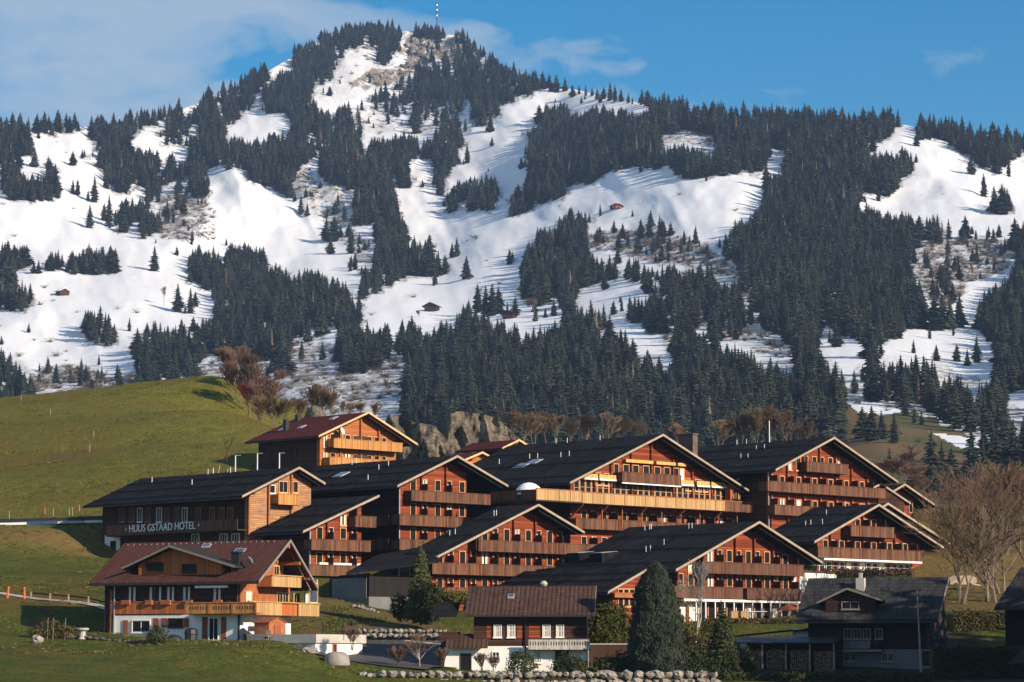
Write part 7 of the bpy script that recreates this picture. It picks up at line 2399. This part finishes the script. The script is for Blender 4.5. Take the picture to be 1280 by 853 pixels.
# ---- cliff behind the hotel
def cliff(prof_, D, vb_, seed, label, depth=16.0, amp=2.6):
    us = np.arange(prof_[0][0], prof_[-1][0] + .1, 1.1)
    tops = np.interp(us, [p[0] for p in prof_], [p[1] for p in prof_])
    rows = 30
    vs, fs = [], []
    for i, (u, vt) in enumerate(zip(us, tops)):
        vt = vt + 1.2 * mnoise.noise(Vector((u * .22, seed, 0)))
        edge = math.sin(math.pi * i / (len(us) - 1)) ** .5
        for j in range(rows + 4):
            if j <= rows:
                t_ = j / rows
                v = vb_ + (vt - vb_) * t_
                p = P(u, v, D)
                n1 = mnoise.fractal(Vector((p.x * .09, seed, p.z * .045)), 1.0, 2.0, 4)
                n2 = abs(mnoise.noise(Vector((p.x * .28, 5 + seed, p.z * .10))))
                n3 = mnoise.noise(Vector((p.x * .8, 9, p.z * .5)))
                n4 = abs(mnoise.noise(Vector((p.x * .45 + p.z * .12, 3 + seed, p.z * .16))))
                n5 = mnoise.noise(Vector((p.x * 1.9, 2, p.z * 1.4)))
                dd = (1 - edge) * 6 + t_ * t_ * 5 + amp * 2.4 * n1 - amp * 2.2 * n2 + amp * 1.6 * n4 + .9 * n3 + .35 * n5
                q = P(u, v, D + dd)
                vs.append(q)
            else:
                k = j - rows
                q = Vector(vs[-1]); q.y += depth / 3; q.z -= .4 * k
                vs.append(q)
    R_ = rows + 4
    for i in range(len(us) - 1):
        for j in range(R_ - 1):
            a_ = i * R_ + j; fs.append((a_, a_ + R_, a_ + R_ + 1, a_ + 1))
    me_ = bpy.data.meshes.new('cliff'); me_.from_pydata([tuple(q) for q in vs], [], fs); me_.materials.append(M['cliff']); me_.update()
    o = bpy.data.objects.new('cliff', me_); COL.objects.link(o)
    return tag(o, label, 'cliff')


cliff([(474, 545), (480, 530), (486, 518), (500, 521), (512, 527), (530, 530), (545, 532), (552, 528), (562, 518), (575, 514), (590, 516), (605, 518), (622, 524), (634, 534), (645, 545), (660, 560)], 425, 585, 1.0, 'bare grey brown rock cliff rising right behind the hotel roofs', amp=2.2)
cliff([(378, 526), (384, 512), (392, 507), (400, 509), (408, 520), (411, 528)], 445, 540, 4.0, 'small yellowish rock outcrop behind the highest red roof', depth=6, amp=.8)
# ---- trees outside the frame to the right that put the lower right corner into shade
for i in range(19):
    f = i / 18
    bx_, by_ = 15 + 52 * f, 249 + 19 * f
    k = max(24, (.183 * by_ + 4.5 - bx_) / .945) + 1.5 + 3 * (i % 2)
    x, y = bx_ + k * math.cos(SUN_AZ), by_ - k * math.sin(SUN_AZ)
    if abs(x) < .183 * y + 3.5: x = .183 * y + 4.2
    h = 17.0 + 8.5 * min(1, f * 3) - 2.0 * abs(math.sin(i * 1.7))
    e = empty('spruce_tree', (x, y, gz(x, y) - .3), i, 'unseen tall spruce beyond the right frame edge, shading the lower right corner', 'spruce tree', 'unseen spruces shading the lower right corner')
    for nm, me_ in (('crown', SPR[i % 6]), ('trunk', SPT)):
        o = inst(nm, me_, e); o.scale = (h * 1.35, h * 1.35, h)
# ---- grass tufts that break up the turf (uncountable)
def tuft_mesh(seed, mt):
    rr = random.Random(seed); m = MB()
    for _ in range(9):
        b = Vector((rr.gauss(0, .25), rr.gauss(0, .25), -.05)); d = Vector((rr.gauss(0, .35), rr.gauss(0, .35), rr.uniform(.5, 1)))
        s_ = Vector((rr.uniform(-1, 1), rr.uniform(-1, 1), 0)).normalized() * .13
        m.add([b - s_, b + s_, b + d], [(0, 1, 2)])
    return m.mesh('grass_tuft', mt)


M['tuft'] = leafmat('grass_tuft_blades', (0.050, 0.068, 0.014), (0.13, 0.135, 0.035), 0.8)
M['tuft_dry'] = leafmat('dry_grass_tuft_blades', (0.11, 0.075, 0.030), (0.22, 0.15, 0.06), 0.8)
tc_ = bpy.data.collections.new('tuft_kinds')
for k in range(4): tc_.objects.link(bpy.data.objects.new('tuft_kind_%d' % k, tuft_mesh(k, M['tuft' if k else 'tuft_dry'])))
gr_ = random.Random(17); tp = []
XY = []
for _ in range(26000):
    y = gr_.uniform(150, 330) if gr_.random() < .5 else gr_.uniform(330, 512)
    x = gr_.uniform(-.19, .0 if y > 300 else .02) * y
    if gr_.random() < .15: x, y = gr_.uniform(-18, 0), gr_.uniform(262, 288)
    if gr_.random() < .06: x, y = gr_.uniform(36, 62), gr_.uniform(280, 330)
    XY.append((x, y))
XY = np.array(XY); dn = fbm(XY[:, 0] / 9, XY[:, 1] / 5, 55, 3); ZG = gzs(XY)
for (x, y), z_, d in zip(XY, ZG, dn):
    if d > .05 and y > 232: tp.append((x, y, z_, gr_.uniform(.12, .30)))
me = bpy.data.meshes.new('grass_tufts')
me.from_pydata([q[:3] for q in tp], [], [])
for nm, ty, vals in (('scl', 'FLOAT', [q[3] for q in tp]), ('wid', 'FLOAT', [q[3] * 1.7 for q in tp]), ('rz', 'FLOAT', [gr_.random() * 6.28 for _ in tp]), ('pick', 'INT', [gr_.randrange(4) for _ in tp])):
    a_ = me.attributes.new(nm, ty, 'POINT'); a_.data.foreach_set('value', vals)
o = bpy.data.objects.new('grass_tufts', me); COL.objects.link(o)
tag(o, 'rough tufts of green and dry grass over the hill and lawns', 'grass', kind='stuff')
ng3 = ng.copy()
for nd in ng3.nodes:
    if nd.bl_idname == 'GeometryNodeCollectionInfo': nd.inputs['Collection'].default_value = tc_
o.modifiers.new('tufts', 'NODES').node_group = ng3
# ================================================================ air
HAZE = 0.00007
m, t = mat('haze_air')
pv = t.n.new('ShaderNodeVolumePrincipled')
pv.inputs['Color'].default_value = (0.48, 0.66, 1.0, 1)
pv.inputs['Density'].default_value = HAZE
pv.inputs['Anisotropy'].default_value = 0.2
o_ = t.n.new('ShaderNodeOutputMaterial')
t.t.links.new(pv.outputs[0], o_.inputs['Volume'])
hz = MB().box(-2600, 2600, -200, 4600, -15.2, 900).build('haze', m)
tag(hz, kind='stuff')
